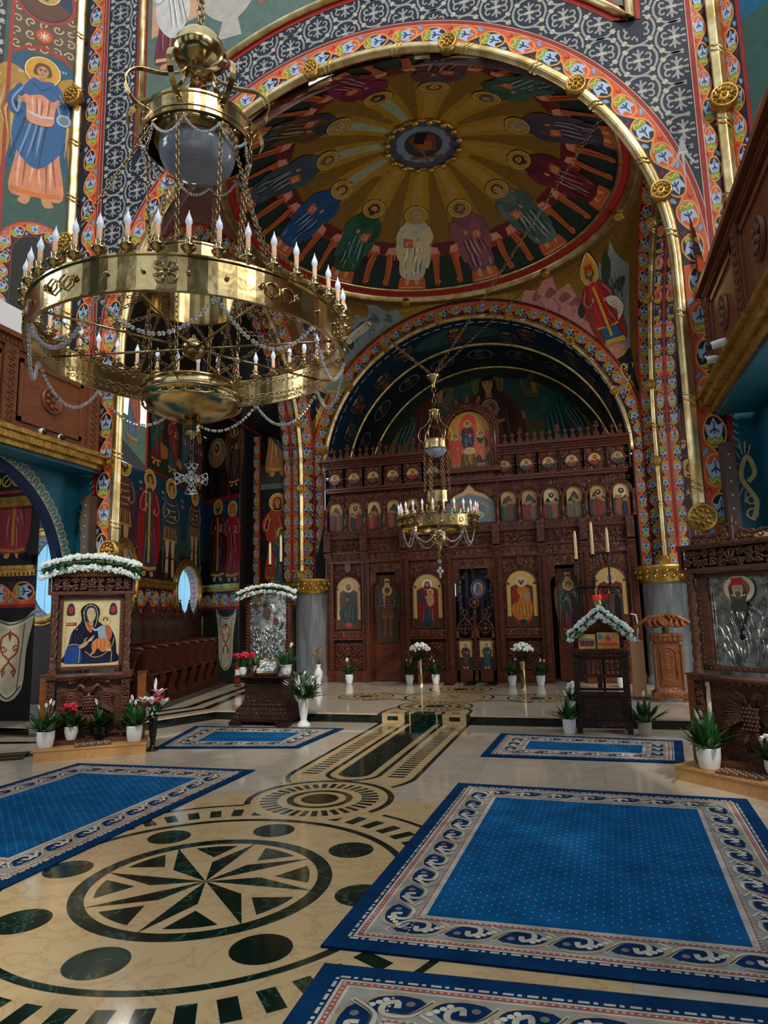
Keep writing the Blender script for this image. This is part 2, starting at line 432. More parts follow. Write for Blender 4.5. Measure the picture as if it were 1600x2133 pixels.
def folds(P, a, b_, n, wid, dark, light, L=4, seed=0, sw=.012):
    rnd = random.Random(seed)
    ax, ay = a; bx, by = b_; dx, dy = bx - ax, by - ay; ln = hypot(dx, dy) or 1; nx, ny = -dy / ln, dx / ln
    for k in range(n):
        o = (k + .5) / n - .5; w0 = o * wid[0]; w1 = o * wid[1] + rnd.uniform(-.01, .01); c = (rnd.random() - .5) * .03
        t0 = rnd.uniform(0, .3); t1 = rnd.uniform(.75, 1.0)
        pts = []
        for j in range(6):
            t = t0 + (t1 - t0) * j / 5; w = w0 + (w1 - w0) * t + c * sin(pi * j / 5)
            pts.append((ax + dx * t + nx * w, ay + dy * t + ny * w))
        P.stroke(pts, sw * rnd.uniform(.7, 1.3), (dark, light)[k % 2], L, taper=True)
def hand(P, x, y, r, L=7, skin=SKIN, ang=90):
    a = rad(ang); P.disk(x, y, r * .8, skin, L, 10)
    for k in range(4):
        t = a + (k - 1.5) * .28; P.stroke([(x, y), (x + cos(t) * r * 1.9, y + sin(t) * r * 1.9)], r * .36, skin, L)
    P.stroke([(x, y), (x + cos(a + 1.2) * r * 1.2, y + sin(a + 1.2) * r * 1.2)], r * .34, skin, L)
def stand(P, x, y, H, tunic='#7c2a22', mantle='#23424e', trim='#b98a3a', seed=0, fx=1, armor=False, wings=None, veil=None, beard=None, hair='#3a2418', crown=None, halo='#b98c38', skin=SKIN, arm='book', hem=.06, L=1, det=True, mshape=0):
    P.tr(x, y, H, 0, fx); rnd = random.Random(seed)
    dk, lt = shade(tunic, .45), shade(tunic, 1.35); mdk, mlt = shade(mantle, .4), shade(mantle, 1.4)
    if wings:
        for sg in (-1, 1):
            P.poly(spl([(sg * .06, .84), (sg * .2, .93), (sg * .27, .8), (sg * .26, .5), (sg * .2, .2), (sg * .15, .45), (sg * .1, .6)]), wings, L)
            for k in range(6): P.stroke([(sg * (.1 + k * .025), .82 - k * .01), (sg * (.16 + k * .018), .6), (sg * (.15 + k * .012), .35 + .04 * k)], .01, shade(wings, .45) if k % 2 else shade(wings, 1.4), L + 1, taper=True)
    for sg in (-1, 1):   # feet
        P.poly(spl([(sg * .03, .045), (sg * .075, .045), (sg * .1, .0), (sg * .05, -.012)]), skin if not armor else '#5a3420', L + 1)
    if armor:
        for sg in (-1, 1): P.poly(spl([(sg * .02, .42), (sg * .095, .42), (sg * .08, .22), (sg * .085, .03), (sg * .035, .03), (sg * .03, .22)]), skin, L + 1); P.stroke([(sg * .03, .2), (sg * .09, .2)], .02, '#6a3a20', L + 2)
        P.poly(spl([(-.12, .8), (.12, .8), (.2, .6), (.19, .2), (.13, .15), (.08, .5), (-.08, .5), (-.16, .3), (-.18, .6)]), mantle, L + 1)
        P.poly([(-.1, .82), (.1, .82), (.09, .56), (.14, .38), (-.14, .38), (-.09, .56)], tunic, L + 2)
        for k in range(4): P.stroke([(-.09, .58 + .06 * k), (0, .565 + .06 * k), (.09, .58 + .06 * k)], .012, trim, L + 3)
        for k in range(7): P.stroke([(-.1 + k * .033, .52), (-.12 + k * .04, .4)], .016, shade(trim, .6 if k % 2 else 1), L + 3)
        P.stroke([(-.13, .385), (.13, .385)], .02, trim, L + 4)
    else:
        P.poly(spl([(-.07, .85), (.07, .85), (.13, .74), (.1, .6), (.12, .35), (.15, hem), (0, hem - .015), (-.15, hem), (-.12, .35), (-.1, .6), (-.13, .74)]), tunic, L + 1)
        folds(P, (0, .6), (0, hem), 8, (.12, .26), dk, lt, L + 2, seed, .014)
        P.stroke([(-.14, hem + .02), (0, hem), (.14, hem + .02)], .03, trim, L + 3)
        sh = [[(-.08, .84), (.06, .86), (.13, .76), (.17, .58), (.18, .3), (.12, .18), (.04, .3), (-.06, .42), (-.14, .52), (-.14, .72)],
              [(-.1, .83), (.1, .83), (.17, .7), (.2, .4), (.17, .14), (.1, .14), (.06, .5), (-.06, .5), (-.1, .14), (-.17, .14), (-.2, .4), (-.17, .7)],
              [(-.13, .78), (-.05, .86), (.06, .7), (.13, .62), (.15, .4), (.02, .24), (-.1, .34), (-.15, .5)]][mshape]
        P.poly(spl(sh), mantle, L + 3)
        folds(P, (-.02, .78), (.08, .24), 7, (.12, .18), mdk, mlt, L + 4, seed + 3, .014)
        if mshape == 1:
            P.poly(spl([(-.06, .8), (.06, .8), (.07, .45), (-.07, .45)]), tunic, L + 5); P.stroke([(0, .8), (0, .12)], .035, trim, L + 6)
    tc = mantle if not armor else tunic
    for sg, hx, hy in ((-1, -.05, .66), (1, .07, .62)) if arm != 'pray' else ((-1, -.09, .72), (1, .12, .68)):
        P.stroke(spl([(sg * .1, .79), (sg * .16, .68), (sg * .13, .6), (hx, hy)], 4, False), .062, shade(tc, .8), L + 6)
        P.stroke(spl([(sg * .1, .79), (sg * .16, .68), (sg * .13, .6), (hx, hy)], 4, False), .014, mlt, L + 7)
        hand(P, hx, hy, .018, L + 8, skin, 100 if arm == 'pray' or sg < 0 else 60)
    if arm == 'book': P.poly([(.02, .6), (.1, .62), (.11, .71), (.03, .69)], '#a8442c', L + 7); P.stroke([(.03, .615), (.1, .635), (.105, .7), (.035, .68)], .008, '#d8a850', L + 8)
    if arm == 'cross': P.stroke([(-.07, .6), (-.07, .84)], .012, '#d8c8a0', L + 7); P.stroke([(-.105, .79), (-.035, .79)], .01, '#d8c8a0', L + 7)
    if arm == 'spear': P.stroke([(-.15, .05), (-.12, .98)], .01, '#8a7050', L + 9)
    if arm == 'scroll': P.poly(spl([(.1, .64), (.2, .6), (.24, .45), (.14, .34), (.16, .45), (.1, .56)]), '#cfc4b0', L + 7); [P.stroke([(.13, .56 - .035 * k), (.19, .555 - .035 * k)], .006, '#4c3a30', L + 8) for k in range(5)]
    head(P, 0, .925, .052, hair, beard, skin, halo, L=L + 5, veil=veil, crown=crown, det=det)
    P.pop()
def seated(P, x, y, H, rot, robe, mantle, seed=0, beard=None, hair='#3a2418', throne='#b4572c', halo='#a07a2c', L=1, fx=1):
    P.push(lambda p: (x + H * (cos(rot) * p[0] * fx - sin(rot) * p[1]), y + H * (sin(rot) * p[0] * fx + cos(rot) * p[1])))
    P.poly([(-.32, .02), (-.26, .44), (.26, .44), (.34, .02), (.28, .0), (.22, .3), (-.22, .3), (-.27, .0)], throne, L)
    P.poly([(-.3, .38), (-.26, .47), (.28, .47), (.32, .38)], shade(throne, 1.3), L + 1)
    for k in range(4): P.stroke([(.12 + k * .035, .18), (.12 + k * .035, .36)], .014, '#3a160c', L + 1)
    for sx in (-.3, .31): P.stroke([(sx, 0), (sx * .9, .4)], .035, shade(throne, .8), L + 1); P.disk(sx, .05, .03, shade(throne, 1.2), L + 1, 8)
    P.poly([(-.17, -.07), (.17, -.07), (.14, .08), (-.14, .08)], throne, L + 1); P.stroke([(-.13, -.04), (.13, -.04)], .015, shade(throne, 1.4), L + 2)
    for sg in (-1, 1): P.poly(spl([(sg * .03, .08), (sg * .07, .08), (sg * .08, -.0), (sg * .04, -.01)]), SKIN, L + 2)
    dk, lt = shade(robe, .4), shade(robe, 1.45); mdk, mlt = shade(mantle, .4), shade(mantle, 1.45)
    P.poly(spl([(-.1, .8), (.1, .8), (.16, .62), (.15, .4), (.13, .1), (-.12, .08), (-.15, .4), (-.16, .62)]), robe, L + 2)
    folds(P, (0, .36), (0, .08), 8, (.2, .22), dk, lt, L + 3, seed, .02)
    P.poly(spl([(-.13, .72), (0, .6), (.1, .78), (.17, .64), (.2, .42), (.13, .24), (.04, .12), (-.06, .3), (-.17, .2), (-.19, .38), (-.16, .56)]), mantle, L + 4)
    folds(P, (-.02, .58), (.02, .2), 9, (.2, .26), mdk, mlt, L + 5, seed + 5, .02)
    for sg, hx, hy in ((-1, -.04, .56), (1, .08, .5)):
        P.stroke(spl([(sg * .12, .74), (sg * .17, .6), (sg * .12, .5), (hx, hy)], 4, False), .07, robe if sg > 0 else mantle, L + 6); hand(P, hx, hy, .02, L + 8)
    P.poly([(.01, .46), (.11, .47), (.12, .59), (.02, .57)], '#a8543c', L + 7); P.ring(.065, .52, .03, .01, '#d89c60', L + 8, 8)
    head(P, 0, .89, .062, hair, beard, halo=halo, hring='#c8b070', L=L + 5, hr=1.9)
    P.pop()
def bust(P, x, y, r, robe, beard='#2c1c14', hair='#2c1c14', ground='#c8a05a', L=1, seed=0, mantle=None):
    P.disk(x, y, r, ground, L, 28)
    P.poly(arc(x, y, r * .98, 200, 340, 12) + spl([(x + r * .62, y - r * .1), (x + r * .2, y + r * .12), (x - r * .2, y + r * .12), (x - r * .62, y - r * .1)], 4, False), robe, L + 1)
    if mantle: P.poly([(x, y - r * .1), (x + r * .5, y), (x + r * .8, y - r * .5), (x + r * .1, y - r * .95)], mantle, L + 2)
    head(P, x, y + r * .32, r * .27, hair, beard, halo='#b98c48', L=L + 3, det=r > .3)

# leaf-medallion border, s runs along the band, t across (-.5..+.5 of the width)
def band(P, T, L0, w, pitch=None, dim=1.0, L=1, phase=0):
    pitch = pitch or w * 1.02; n = max(1, round(L0 / pitch)); p = L0 / n
    cN = shade('#121c2e', dim); cO = shade('#c4532b', dim); cV = shade('#d98a45', dim); cR = shade('#8e2019', dim)
    cB = shade('#9db2cf', dim); cD = shade('#25354e', dim); cG = shade('#7d8f34', dim); cY = shade('#c9b44e', dim); cS = shade('#6d83a0', dim)
    P.push(lambda q: T(q[0] * p, q[1] * w))
    k0 = 0
    st = 6
    for k in range(n):
        od = (k + phase) % 2
        # orange field on one half, navy on the other, parted by the winding vine
        xs = [k + i / st for i in range(st + 1)]
        cv = lambda x: .34 * cos(pi * (x - .5 - phase))
        for a, b_ in zip(xs[:-1], xs[1:]):
            P.poly([(a, -.5), (b_, -.5), (b_, cv(b_)), (a, cv(a))], cO if 1 else cN, L)
            P.poly([(a, cv(a)), (b_, cv(b_)), (b_, .5), (a, .5)], cN, L)
        P.stroke([(x, cv(x)) for x in xs], .07, cV, L + 1)
        cx, cy = k + .5, (-.04 if od == 0 else .04)
        gr = cN if od else cO
        P.poly(spl([(cx - .4, cy), (cx - .25, cy + .34), (cx + .1, cy + .38), (cx + .4, cy + .1), (cx + .36, cy - .22), (cx, cy - .38), (cx - .3, cy - .28)], 3), gr, L + 2)
        P.stroke(spl([(cx - .4, cy), (cx - .25, cy + .34), (cx + .1, cy + .38), (cx + .4, cy + .1), (cx + .36, cy - .22), (cx, cy - .38), (cx - .3, cy - .28)], 3), .06, cV, L + 3, closed=True)
        k_ = 1.32; o_ = cx
        P.push(lambda q, cx=cx, cy=cy: (cx + (q[0] - cx) * 1.3, cy + (q[1] - cy) * 1.3))
        P.poly(spl([(cx + .28, cy), (cx + .12, cy + .1), (cx + .16, cy + .24), (cx - .04, cy + .2), (cx - .14, cy + .1), (cx - .1, cy), (cx - .14, cy - .1), (cx - .04, cy - .2), (cx + .16, cy - .24), (cx + .12, cy - .1)], 2), cB, L + 4)
        P.stroke([(cx - .02, cy - .12), (cx + .06, cy), (cx - .02, cy + .12)], .045, cD, L + 5); P.stroke([(cx - .05, cy), (cx + .2, cy)], .04, cD, L + 5)
        P.poly(spl([(cx - .1, cy + .2), (cx - .08, cy), (cx - .1, cy - .2), (cx - .22, cy - .18), (cx - .27, cy), (cx - .22, cy + .18)], 3), cG, L + 4)
        P.stroke(spl([(cx - .14, cy + .18), (cx - .23, cy + .12), (cx - .16, cy), (cx - .23, cy - .12), (cx - .14, cy - .18)], 3, False), .035, cY, L + 5)
        P.pop()
        sg = -1 if od else 1
        P.poly(spl([(k + .02, sg * .44), (k + .1, sg * .24), (k - .06, sg * .26), (k - .12, sg * .4)], 3), cS, L + 3)
        P.stroke([(k - .08, sg * .42), (k + .05, sg * .28)], .03, cB, L + 4)
        P.stroke([(k + .0, -sg * .4), (k + .08, -sg * .3), (k - .06, -sg * .24)], .05, cR, L + 4)
    P.pop()
def line_T(x0, y0, x1, y1):
    L = hypot(x1 - x0, y1 - y0); dx, dy = (x1 - x0) / L, (y1 - y0) / L
    return (lambda s, t: (x0 + dx * s - dy * t, y0 + dy * s + dx * t)), L
def arc_T(cx, cy, r, a0, a1):
    L = abs(rad(a1 - a0)) * r; sg = 1 if a1 > a0 else -1
    return (lambda s, t: (cx + (r + t) * cos(rad(a0) + sg * s / r), cy + (r + t) * sin(rad(a0) + sg * s / r))), L
def text_marks(P, x, y, h, n, col, L=3, seed=0):   # illegible Greek-style inscription strokes beside a figure
    rnd = random.Random(seed)
    for k in range(n):
        cx = x + k * h * .8
        P.stroke([(cx, y), (cx, y + h)], h * .16, col, L)
        q = rnd.random()
        if q < .4: P.stroke([(cx + h * .4, y), (cx + h * .4, y + h)], h * .14, col, L); P.stroke([(cx, y + h * .5), (cx + h * .4, y + h * .5)], h * .14, col, L)
        elif q < .7: P.stroke([(cx, y + h), (cx + h * .4, y + h * .6), (cx, y + h * .3)], h * .14, col, L)
        else: P.stroke([(cx, y), (cx + h * .4, y + h)], h * .14, col, L)
# ================================================================ NAVE EAST WALL WITH THE GREAT ARCH
Y1 = 7.6; AX, AZ, AR = -.05, 5.3, 3.58
def goldroll(mb, pts, r, wrap=1.0, up=None, mat='gold'):
    mb.tube(pts, r, mat, n=20, lobes=5, up=up)
    P = np.array(pts); d = np.r_[0, np.cumsum(np.linalg.norm(np.diff(P, axis=0), axis=1))]
    t = wrap * .5
    while t < d[-1] - .1:
        for q in (-.03, .03):
            i = min(int(np.searchsorted(d, t + q)), len(P) - 1); i = max(i, 1)
            k = (t + q - d[i - 1]) / (d[i] - d[i - 1]); c = P[i - 1] * (1 - k) + P[i] * k
            tn = P[i] - P[i - 1]; tn /= np.linalg.norm(tn)
            a = np.cross(tn, (0, 1, 0)); a /= np.linalg.norm(a); b_ = np.cross(tn, a)
            ring = [c + (a * cos(z) + b_ * sin(z)) * r * 1.08 + tn * r * .7 * cos(z) for z in np.linspace(0, 2 * pi, 12, endpoint=False)]
            mb.tube(ring, r * .2, mat, n=5, closed=True)
        t += wrap
def boss(c, r, nrm, name='boss', parent=None):
    mb = MB(); nrm = Vector(nrm).normalized(); q = nrm.to_track_quat('Z', 'Y').to_matrix().to_4x4()
    mb.T = np.array(Matrix.Translation(c) @ q)
    mb.lathe([(0, -r * .5), (r, -r * .5), (r * 1.04, r * .45), (r * .9, r * .6), (r * .82, r * .5), (r * .2, r * .5), (0, r * .55)], 22, (0, 0, 0), 'gilding')
    for k in range(8): mb.sphere((r * .5 * cos(k * pi / 4), r * .5 * sin(k * pi / 4), r * .55), r * .19, 'gilding', 8, (1, 1, .7))
    for k in range(16): mb.sphere((r * .76 * cos(k * pi / 8), r * .76 * sin(k * pi / 8), r * .55), r * .09, 'gilding', 6)
    mb.sphere((0, 0, r * .6), r * .2, 'gilding', 8)
    return mb.build(name, parent)

def arabesque(P, inside, x0, x1, z0, z1, c=.44, col='#8b8c8a'):
    nx = int((x1 - x0) / c) + 1; nz = int((z1 - z0) / c) + 2; hi = '#a9a496'
    def st(pts, w, cl=col, L=2):
        run = []
        for p in pts + [None]:
            if p is not None and inside(*p): run.append(p)
            else:
                if len(run) > 1: P.stroke(run, w, cl, L)
                run = []
    for i in range(nx):
        for j in range(nz):
            cx, cz = x0 + (i + .5) * c, z0 + (j + (.5 if i % 2 else 0)) * c
            if not any(inside(cx + a * c * .5, cz + b_ * c * .5) for a in (-1, 0, 1) for b_ in (-1, 0, 1)): continue
            st(arc(cx, cz, c * .5, 0, 360, 22), c * .07)
            for a in (30, 150, 210, 330):
                ca, sa = cos(rad(a)), sin(rad(a))
                st(spiral(cx + ca * c * .27, cz + sa * c * .27, c * .17, rad(a) + pi, .85 * (1 if a in (30, 210) else -1), 10), c * .055)
            for sg in (-1, 1):
                for d in (-1, 0, 1): st(spl([(cx, cz + sg * c * .02), (cx + d * c * .04, cz + sg * c * .18), (cx + d * c * .15, cz + sg * c * (.36 if d == 0 else .27))], 3, False), c * .06)
            st([(cx - c * .1, cz), (cx + c * .1, cz)], c * .09, hi, 3)
            for a in (45, 135, 225, 315): st([(cx + c * .42 * cos(rad(a)), cz + c * .42 * sin(rad(a))), (cx + c * .58 * cos(rad(a)), cz + c * .58 * sin(rad(a)))], c * .11, hi, 3)
mb = MB(); P = Paint(mb, flat((0, Y1, 0), (1, 0, 0), (0, 0, 1)))
XL, XR, ZT = -4.62, 4.2, 12.6
NAVY = '#141e30'
def box_hit(a):
    ca, sa = cos(a), sin(a); t = 1e9
    if ca > 1e-6: t = min(t, (XR - AX) / ca)
    if ca < -1e-6: t = min(t, (XL - AX) / ca)
    if sa > 1e-6: t = min(t, (ZT - AZ) / sa)
    return (AX + ca * t, AZ + sa * t)
angs = sorted(set([k * pi / 64 for k in range(65)] + [atan2(ZT - AZ, XR - AX), atan2(ZT - AZ, XL - AX)]))
for a, b_ in zip(angs[:-1], angs[1:]):
    i0 = (AX + AR * cos(a), AZ + AR * sin(a)); i1 = (AX + AR * cos(b_), AZ + AR * sin(b_))
    P.poly([i0, box_hit(a), box_hit(b_), i1], NAVY, 0)
    P.mb.add([(x, Y1 + .08, z) for x, z in (i0, box_hit(a), box_hit(b_), i1)], [(0, 1, 2, 3)], 'fresco', C('#23201c'))
    mb.add([(i0[0], Y1, i0[1]), (i1[0], Y1, i1[1]), (i1[0], Y1 + .08, i1[1]), (i0[0], Y1 + .08, i0[1])], [(0, 1, 2, 3)], 'fresco', C('#5e2018'))
JL, JR = AX - AR, AX + AR
for x0, x1 in ((XL, JL), (JR, XR)):
    mb.box2((x0, Y1, 2.36), (x1, Y1 + .08, AZ), 'fresco', C(NAVY))
# lower part of the wall: teal paint beside the pier border
P.rect(XL, 2.36, -4.02, 3.62, '#0f5a70', 1); P.rect(3.9, 2.36, XR, 3.62, '#0f5a70', 1)
bw = .28; rc = AR + .06 + bw / 2
T, L = arc_T(AX, AZ, rc, 180, 0); band(P, T, L, -bw if 0 else bw * -1, .40)
for sx, cx in ((-1, AX - rc), (1, AX + rc)):
    T, L = line_T(cx, 2.36, cx, AZ); band(P, T, L, bw * (1 if sx < 0 else -1) * -1 * -1, .40, phase=1)
rr = rc + bw / 2 + .025
P.stroke([(AX - rr, 2.36), (AX - rr, AZ)] + arc(AX, AZ, rr, 180, 0, 60) + [(AX + rr, 2.36)], .05, '#8f231e', 3)
for q in (rr - .028, rr + .028): P.stroke(arc(AX, AZ, q, 180, 0, 60), .007, '#c8b8a0', 4)
# outer vertical borders
for cx, w, red, sg in ((-4.29, .27, -4.1, 1), (4.0, .17, 3.9, -1)):
    P.stroke([(red, 5.3), (red, ZT)], .055, '#8f231e', 6); P.stroke([(red + .03, 5.4), (red + .03, ZT)], .007, '#c8b8a0', 7); P.stroke([(red - .03, 5.4), (red - .03, ZT)], .007, '#c8b8a0', 7)
    T, L = line_T(cx, 3.7, cx, ZT); band(P, T, L, w * sg, .40 if w > .2 else .36)
def ins(x, z):
    r = hypot(x - AX, z - AZ)
    if r < AR + .41 or z < AZ + 1.1: return False
    if x < -4.05 or x > 3.86: return False
    if x > -3.57 and x < 3.4 and r > 4.46: return False
    if z > ZT: return False
    return True
arabesque(P, ins, -4.07, 3.9, 5.9, 12.5, .40)
for fx in (-3.93, 3.7):   # hanging fleur at the foot of each spandrel
    zb = 6.55 if fx < 0 else 6.5
    for d in (-1, 0, 1): P.stroke(spl([(fx, zb + .34), (fx + d * .05, zb + .1), (fx + d * .13, zb - .02 if d else zb - .2)], 4, False), .03, '#9a9c9c', 3, taper=True)
    P.stroke([(fx - .05, zb + .14), (fx + .05, zb + .14)], .03, '#b5b3a8', 3)
# framed scene above
gp = [(-3.44, ZT), (-3.44, AZ + sqrt(4.58 ** 2 - 3.39 ** 2))] + [(AX + 4.58 * cos(a), AZ + 4.58 * sin(a)) for a in np.linspace(pi - math.acos(3.39 / 4.58), math.acos(3.33 / 4.58), 40)] + [(3.28, ZT)]
P.stroke(gp, .22, '#9c2a20', 4); 
inner = [(-3.35, ZT), (-3.35, 8.62)] + [(AX + 4.68 * cos(a), AZ + 4.68 * sin(a)) for a in np.linspace(2.36, .80, 40)] + [(3.19, ZT)]
for (a, b_) in zip(inner[1:-2], inner[2:-1]): P.poly([a, b_, (b_[0], ZT), (a[0], ZT)], '#536a62', 5)
P.clip = [(1, 12.5, True)]
P.poly([(-3.3, 10.1), (-1.2, 10.5), (-.2, 11.5), (-.2, 12.6), (-3.3, 12.6)], '#c79a78', 6)
P.poly([(-.8, 10.9), (.6, 10.5), (2.8, 11.3), (2.8, 12.6), (-.8, 12.6)], '#b9846a', 6)
stand(P, -2.95, 9.55, 1.9, '#6c2033', '#c4c0bc', '#caa86a', 3, L=7, mshape=2)
stand(P, 1.4, 10.3, 1.8, '#2c5670', '#8a3030', '#caa86a', 4, L=7)
P.poly(spl([(-2.45, 10.55), (-2.35, 10.2), (-2.0, 10.0), (-1.7, 10.2), (-1.55, 10.6)]), '#a9a59c', 8); P.disk(-2.0, 10.62, .47, '#bdb9ae', 9, 24, .22); P.disk(-2.0, 10.64, .38, '#1f6f9c', 10, 24, .16)
P.poly([(-2.12, 10.05), (-1.88, 10.05), (-1.82, 9.75), (-2.2, 9.75)], '#a9a59c', 8); P.poly([(-1.55, 10.15), (-1.1, 10.3), (-1.1, 10.8), (-1.5, 10.7)], '#b0553a', 7)
P.clip = None
# ornaments beside the pier (gold on teal)
for fx, sg in ((-4.12, -1), (4.02, 1)):
    for k in range(9): 
        a = rad(60 + k * 24); P.stroke([(fx + sg * -.02 + cos(a) * .06, 2.95 + sin(a) * .2), (fx + sg * -.02 + cos(a) * .13, 2.95 + sin(a) * .33)], .045, '#d8c88c', 3, taper=True)
    P.stroke(spl([(fx, 2.45), (fx + .05, 2.65), (fx - .07, 2.9), (fx, 3.12), (fx + .06, 2.95), (fx - .01, 2.85)], 4, False), .045, '#d8c88c', 3)
    for k in range(5): P.stroke([(fx - sg * .05, 3.2 + k * .08), (fx - sg * .12, 3.26 + k * .08)], .03, '#d8c88c', 3, taper=True)
    P.ring(fx, 2.52, .05, .018, '#d8c88c', 3, 12); P.ring(fx, 2.66, .04, .016, '#d8c88c', 3, 12)
struct(mb, 'wall_east')

mb = MB()
pts = [(JL, Y1 - .02, 2.4 + k * (AZ - 2.4) / 16) for k in range(16)] + [(AX + AR * cos(a), Y1 - .02, AZ + AR * sin(a)) for a in np.linspace(pi, 0, 90)] + [(JR, Y1 - .02, AZ - k * (AZ - 2.4) / 16) for k in range(1, 17)]
goldroll(mb, pts, .062, .95, up=(0, 1, 0)); tr = struct(mb, 'trim_1')
for a in (160, 137, 101, 71, 42, 14): boss((AX + AR * cos(rad(a)), Y1 - .08, AZ + AR * sin(rad(a))), .115, (0, -1, 0), parent=tr)
for x in (JL, JR): boss((x, Y1 - .08, 2.5), .14, (0, -1, 0), parent=tr)
mb = MB(); goldroll(mb, [(-4.54, Y1 - .04, 3.7 + .1 * k) for k in range(90)], .075, .9); tr = struct(mb, 'trim_2')
for z in (7.0, 9.35, 11.6): boss((-4.54, Y1 - .13, z), .14, (.1, -1, 0), parent=tr)
mb = MB(); goldroll(mb, [(4.14, Y1 - .04, 3.7 + .1 * k) for k in range(90)], .07, .9); tr = struct(mb, 'trim_3')
for z in (4.9, 7.1, 9.3): boss((4.14, Y1 - .13, z), .14, (-.1, -1, 0), parent=tr)
mb = MB(); mb.tube([(x, Y1 - .03, z) for x, z in gp], .05, 'gold', n=12, up=(0, 1, 0), lobes=4); struct(mb, 'trim_4')

# ---- nave side walls above the galleries (angled)
def wallmap(a, b_):
    a = np.array([*a, 0.]); d = np.array([*b_, 0.]) - a; d /= np.linalg.norm(d)
    n = np.array([-d[1], d[0], 0]);
    mid = a + d
    if n @ (np.array([0, 9, 0]) - mid) < 0: n = -n
    return lambda u, v, h: a + d * u + np.array([0, 0, v]) + n * h
mb = MB(); a0, b0 = (-4.62, 7.56), (-6.4, 6.0); f0 = wallmap(a0, b0)
f0n = f0(0, 0, 1) - f0(0, 0, 0)
if f0n @ np.array([0, -1, 0]) < 0: 
    _f = f0; f0 = lambda u, v, h: _f(u, v, -h)
P = Paint(mb, f0)
P.rect(0, 3.6, 2.4, 12.6, '#33524a', 0); P.rect(.04, 8.1, .84, 10.0, '#12506c', 1); P.poly(spl([(.04, 9.9), (.44, 10.15), (.84, 9.9), (.84, 9.6), (.04, 9.6)], 4), '#12506c', 1)
P.rect(0.0, 10.0, .86, 12.6, '#5a4632', 1)
for i in range(5):
    for j in range(6): P.stroke(spiral(.08 + i * .18, 10.1 + j * .2, .08, i + j, 1.1, 10), .022, '#b9a887', 2)
P.stroke([(.04, 9.92), (.2, 10.06), (.44, 10.13), (.68, 10.06), (.84, 9.92)], .05, '#9c2a20', 3); P.stroke([(.87, 3.6), (.87, 12.6)], .05, '#9c2a20', 3)
P.disk(.44, 10.32, .13, '#9c2a20', 4); P.disk(.44, 10.32, .105, '#b5542c', 5)
for k in range(4): P.stroke([(.44 - .07 * cos(k * pi / 4), 10.32 - .07 * sin(k * pi / 4)), (.44 + .07 * cos(k * pi / 4), 10.32 + .07 * sin(k * pi / 4))], .016, '#d8c8a0', 6)
P.disk(.44, 10.95, .42, '#9c2a20', 3, 30); P.disk(.44, 10.95, .37, '#16324a', 4, 30); bust(P, .44, 10.95, .36, '#5a3626', seed=2, L=5, ground='#16324a')
stand(P, .43, 7.58, 2.32, '#c9805c', '#22568a', '#c8702c', 11, L=3, wings='#a87c2c', hair='#5c3c24', halo='#c8922e', arm='pray', mshape=2)
P.poly(spl([(.22, 9.42), (.43, 9.5), (.64, 9.42), (.62, 9.1), (.58, 8.86), (.28, 8.86), (.24, 9.1)]), '#d08a6a', 14); folds(P, (.43, 9.4), (.43, 8.9), 6, (.3, .2), C('#8c4c38'), C('#e0a88c'), 15, 3, .02); P.stroke([(.26, 9.0), (.43, 8.97), (.6, 9.02)], .04, '#b9c4cc', 16)
P.poly(spl([(.2, 9.4), (.3, 9.58), (.43, 9.55), (.56, 9.58), (.68, 9.36), (.6, 9.28), (.43, 9.34), (.28, 9.26)]), '#22568a', 16); P.stroke([(.3, 9.5), (.43, 9.4), (.56, 9.5)], .015, '#123050', 17)
P.disk(.12, 9.0, .1, '#9ab0b8', 14, 18); P.disk(.12, 9.0, .07, '#5c7a80', 15, 18)
text_marks(P, .12, 9.78, .045, 4, '#c8c8b8', 4); text_marks(P, .62, 9.62, .045, 4, '#c8c8b8', 4, 2)
P.disk(.42, 6.8, .5, '#a8321f', 2, 34); T, L = arc_T(.42, 6.8, .38, 0, 180); band(P, T, L, -.2, .22, L=3)
P.disk(.42, 6.8, .27, '#15100e', 8, 30); P.rect(.15, 5, .69, 6.8, '#15100e', 8)
for sg in (-1, 1): T, L = line_T(.42 + sg * .38, 4.6, .42 + sg * .38, 6.8); band(P, T, L, .2 * sg, .22, L=3)
P.rect(.95, 3.6, 2.4, 12.6, '#151e30', 1); arabesque(P, lambda x, z: .95 < x < 2.3, .93, 2.4, 3.7, 12.5, .5)
struct(mb, 'wall_left')
mb = MB(); a0, b0 = (4.2, 7.56), (6.2, 5.9); g0 = wallmap(a0, b0)
if (g0(0, 0, 1) - g0(0, 0, 0)) @ np.array([0, -1, 0]) < 0:
    _g = g0; g0 = lambda u, v, h: _g(u, v, -h)
P = Paint(mb, g0)
P.rect(0, 3.6, 2.6, 12.6, '#2c5048', 0); P.rect(.2, 7.95, 2.5, 12.6, '#0f5a7c', 1)
T, L = line_T(.1, 3.7, .1, 12.6); band(P, T, L, -.17, .36); P.stroke([(.21, 3.7), (.21, 12.6)], .04, '#8f231e', 4)
P.disk(.85, 6.55, .62, '#a8321f', 2, 34); T, L = arc_T(.85, 6.55, .48, 180, 0); band(P, T, L, -.24, .26, L=3); T, L = line_T(.37, 3.7, .37, 6.55); band(P, T, L, .24, .26, L=3)
P.disk(.85, 6.55, .35, '#191512', 8, 30); P.rect(.5, 4, 1.2, 6.55, '#191512', 8)
stand(P, 1.2, 7.5, 2.3, '#c9805c', '#22568a', '#c8702c', 21, L=3, wings='#a87c2c')
struct(mb, 'wall_right')

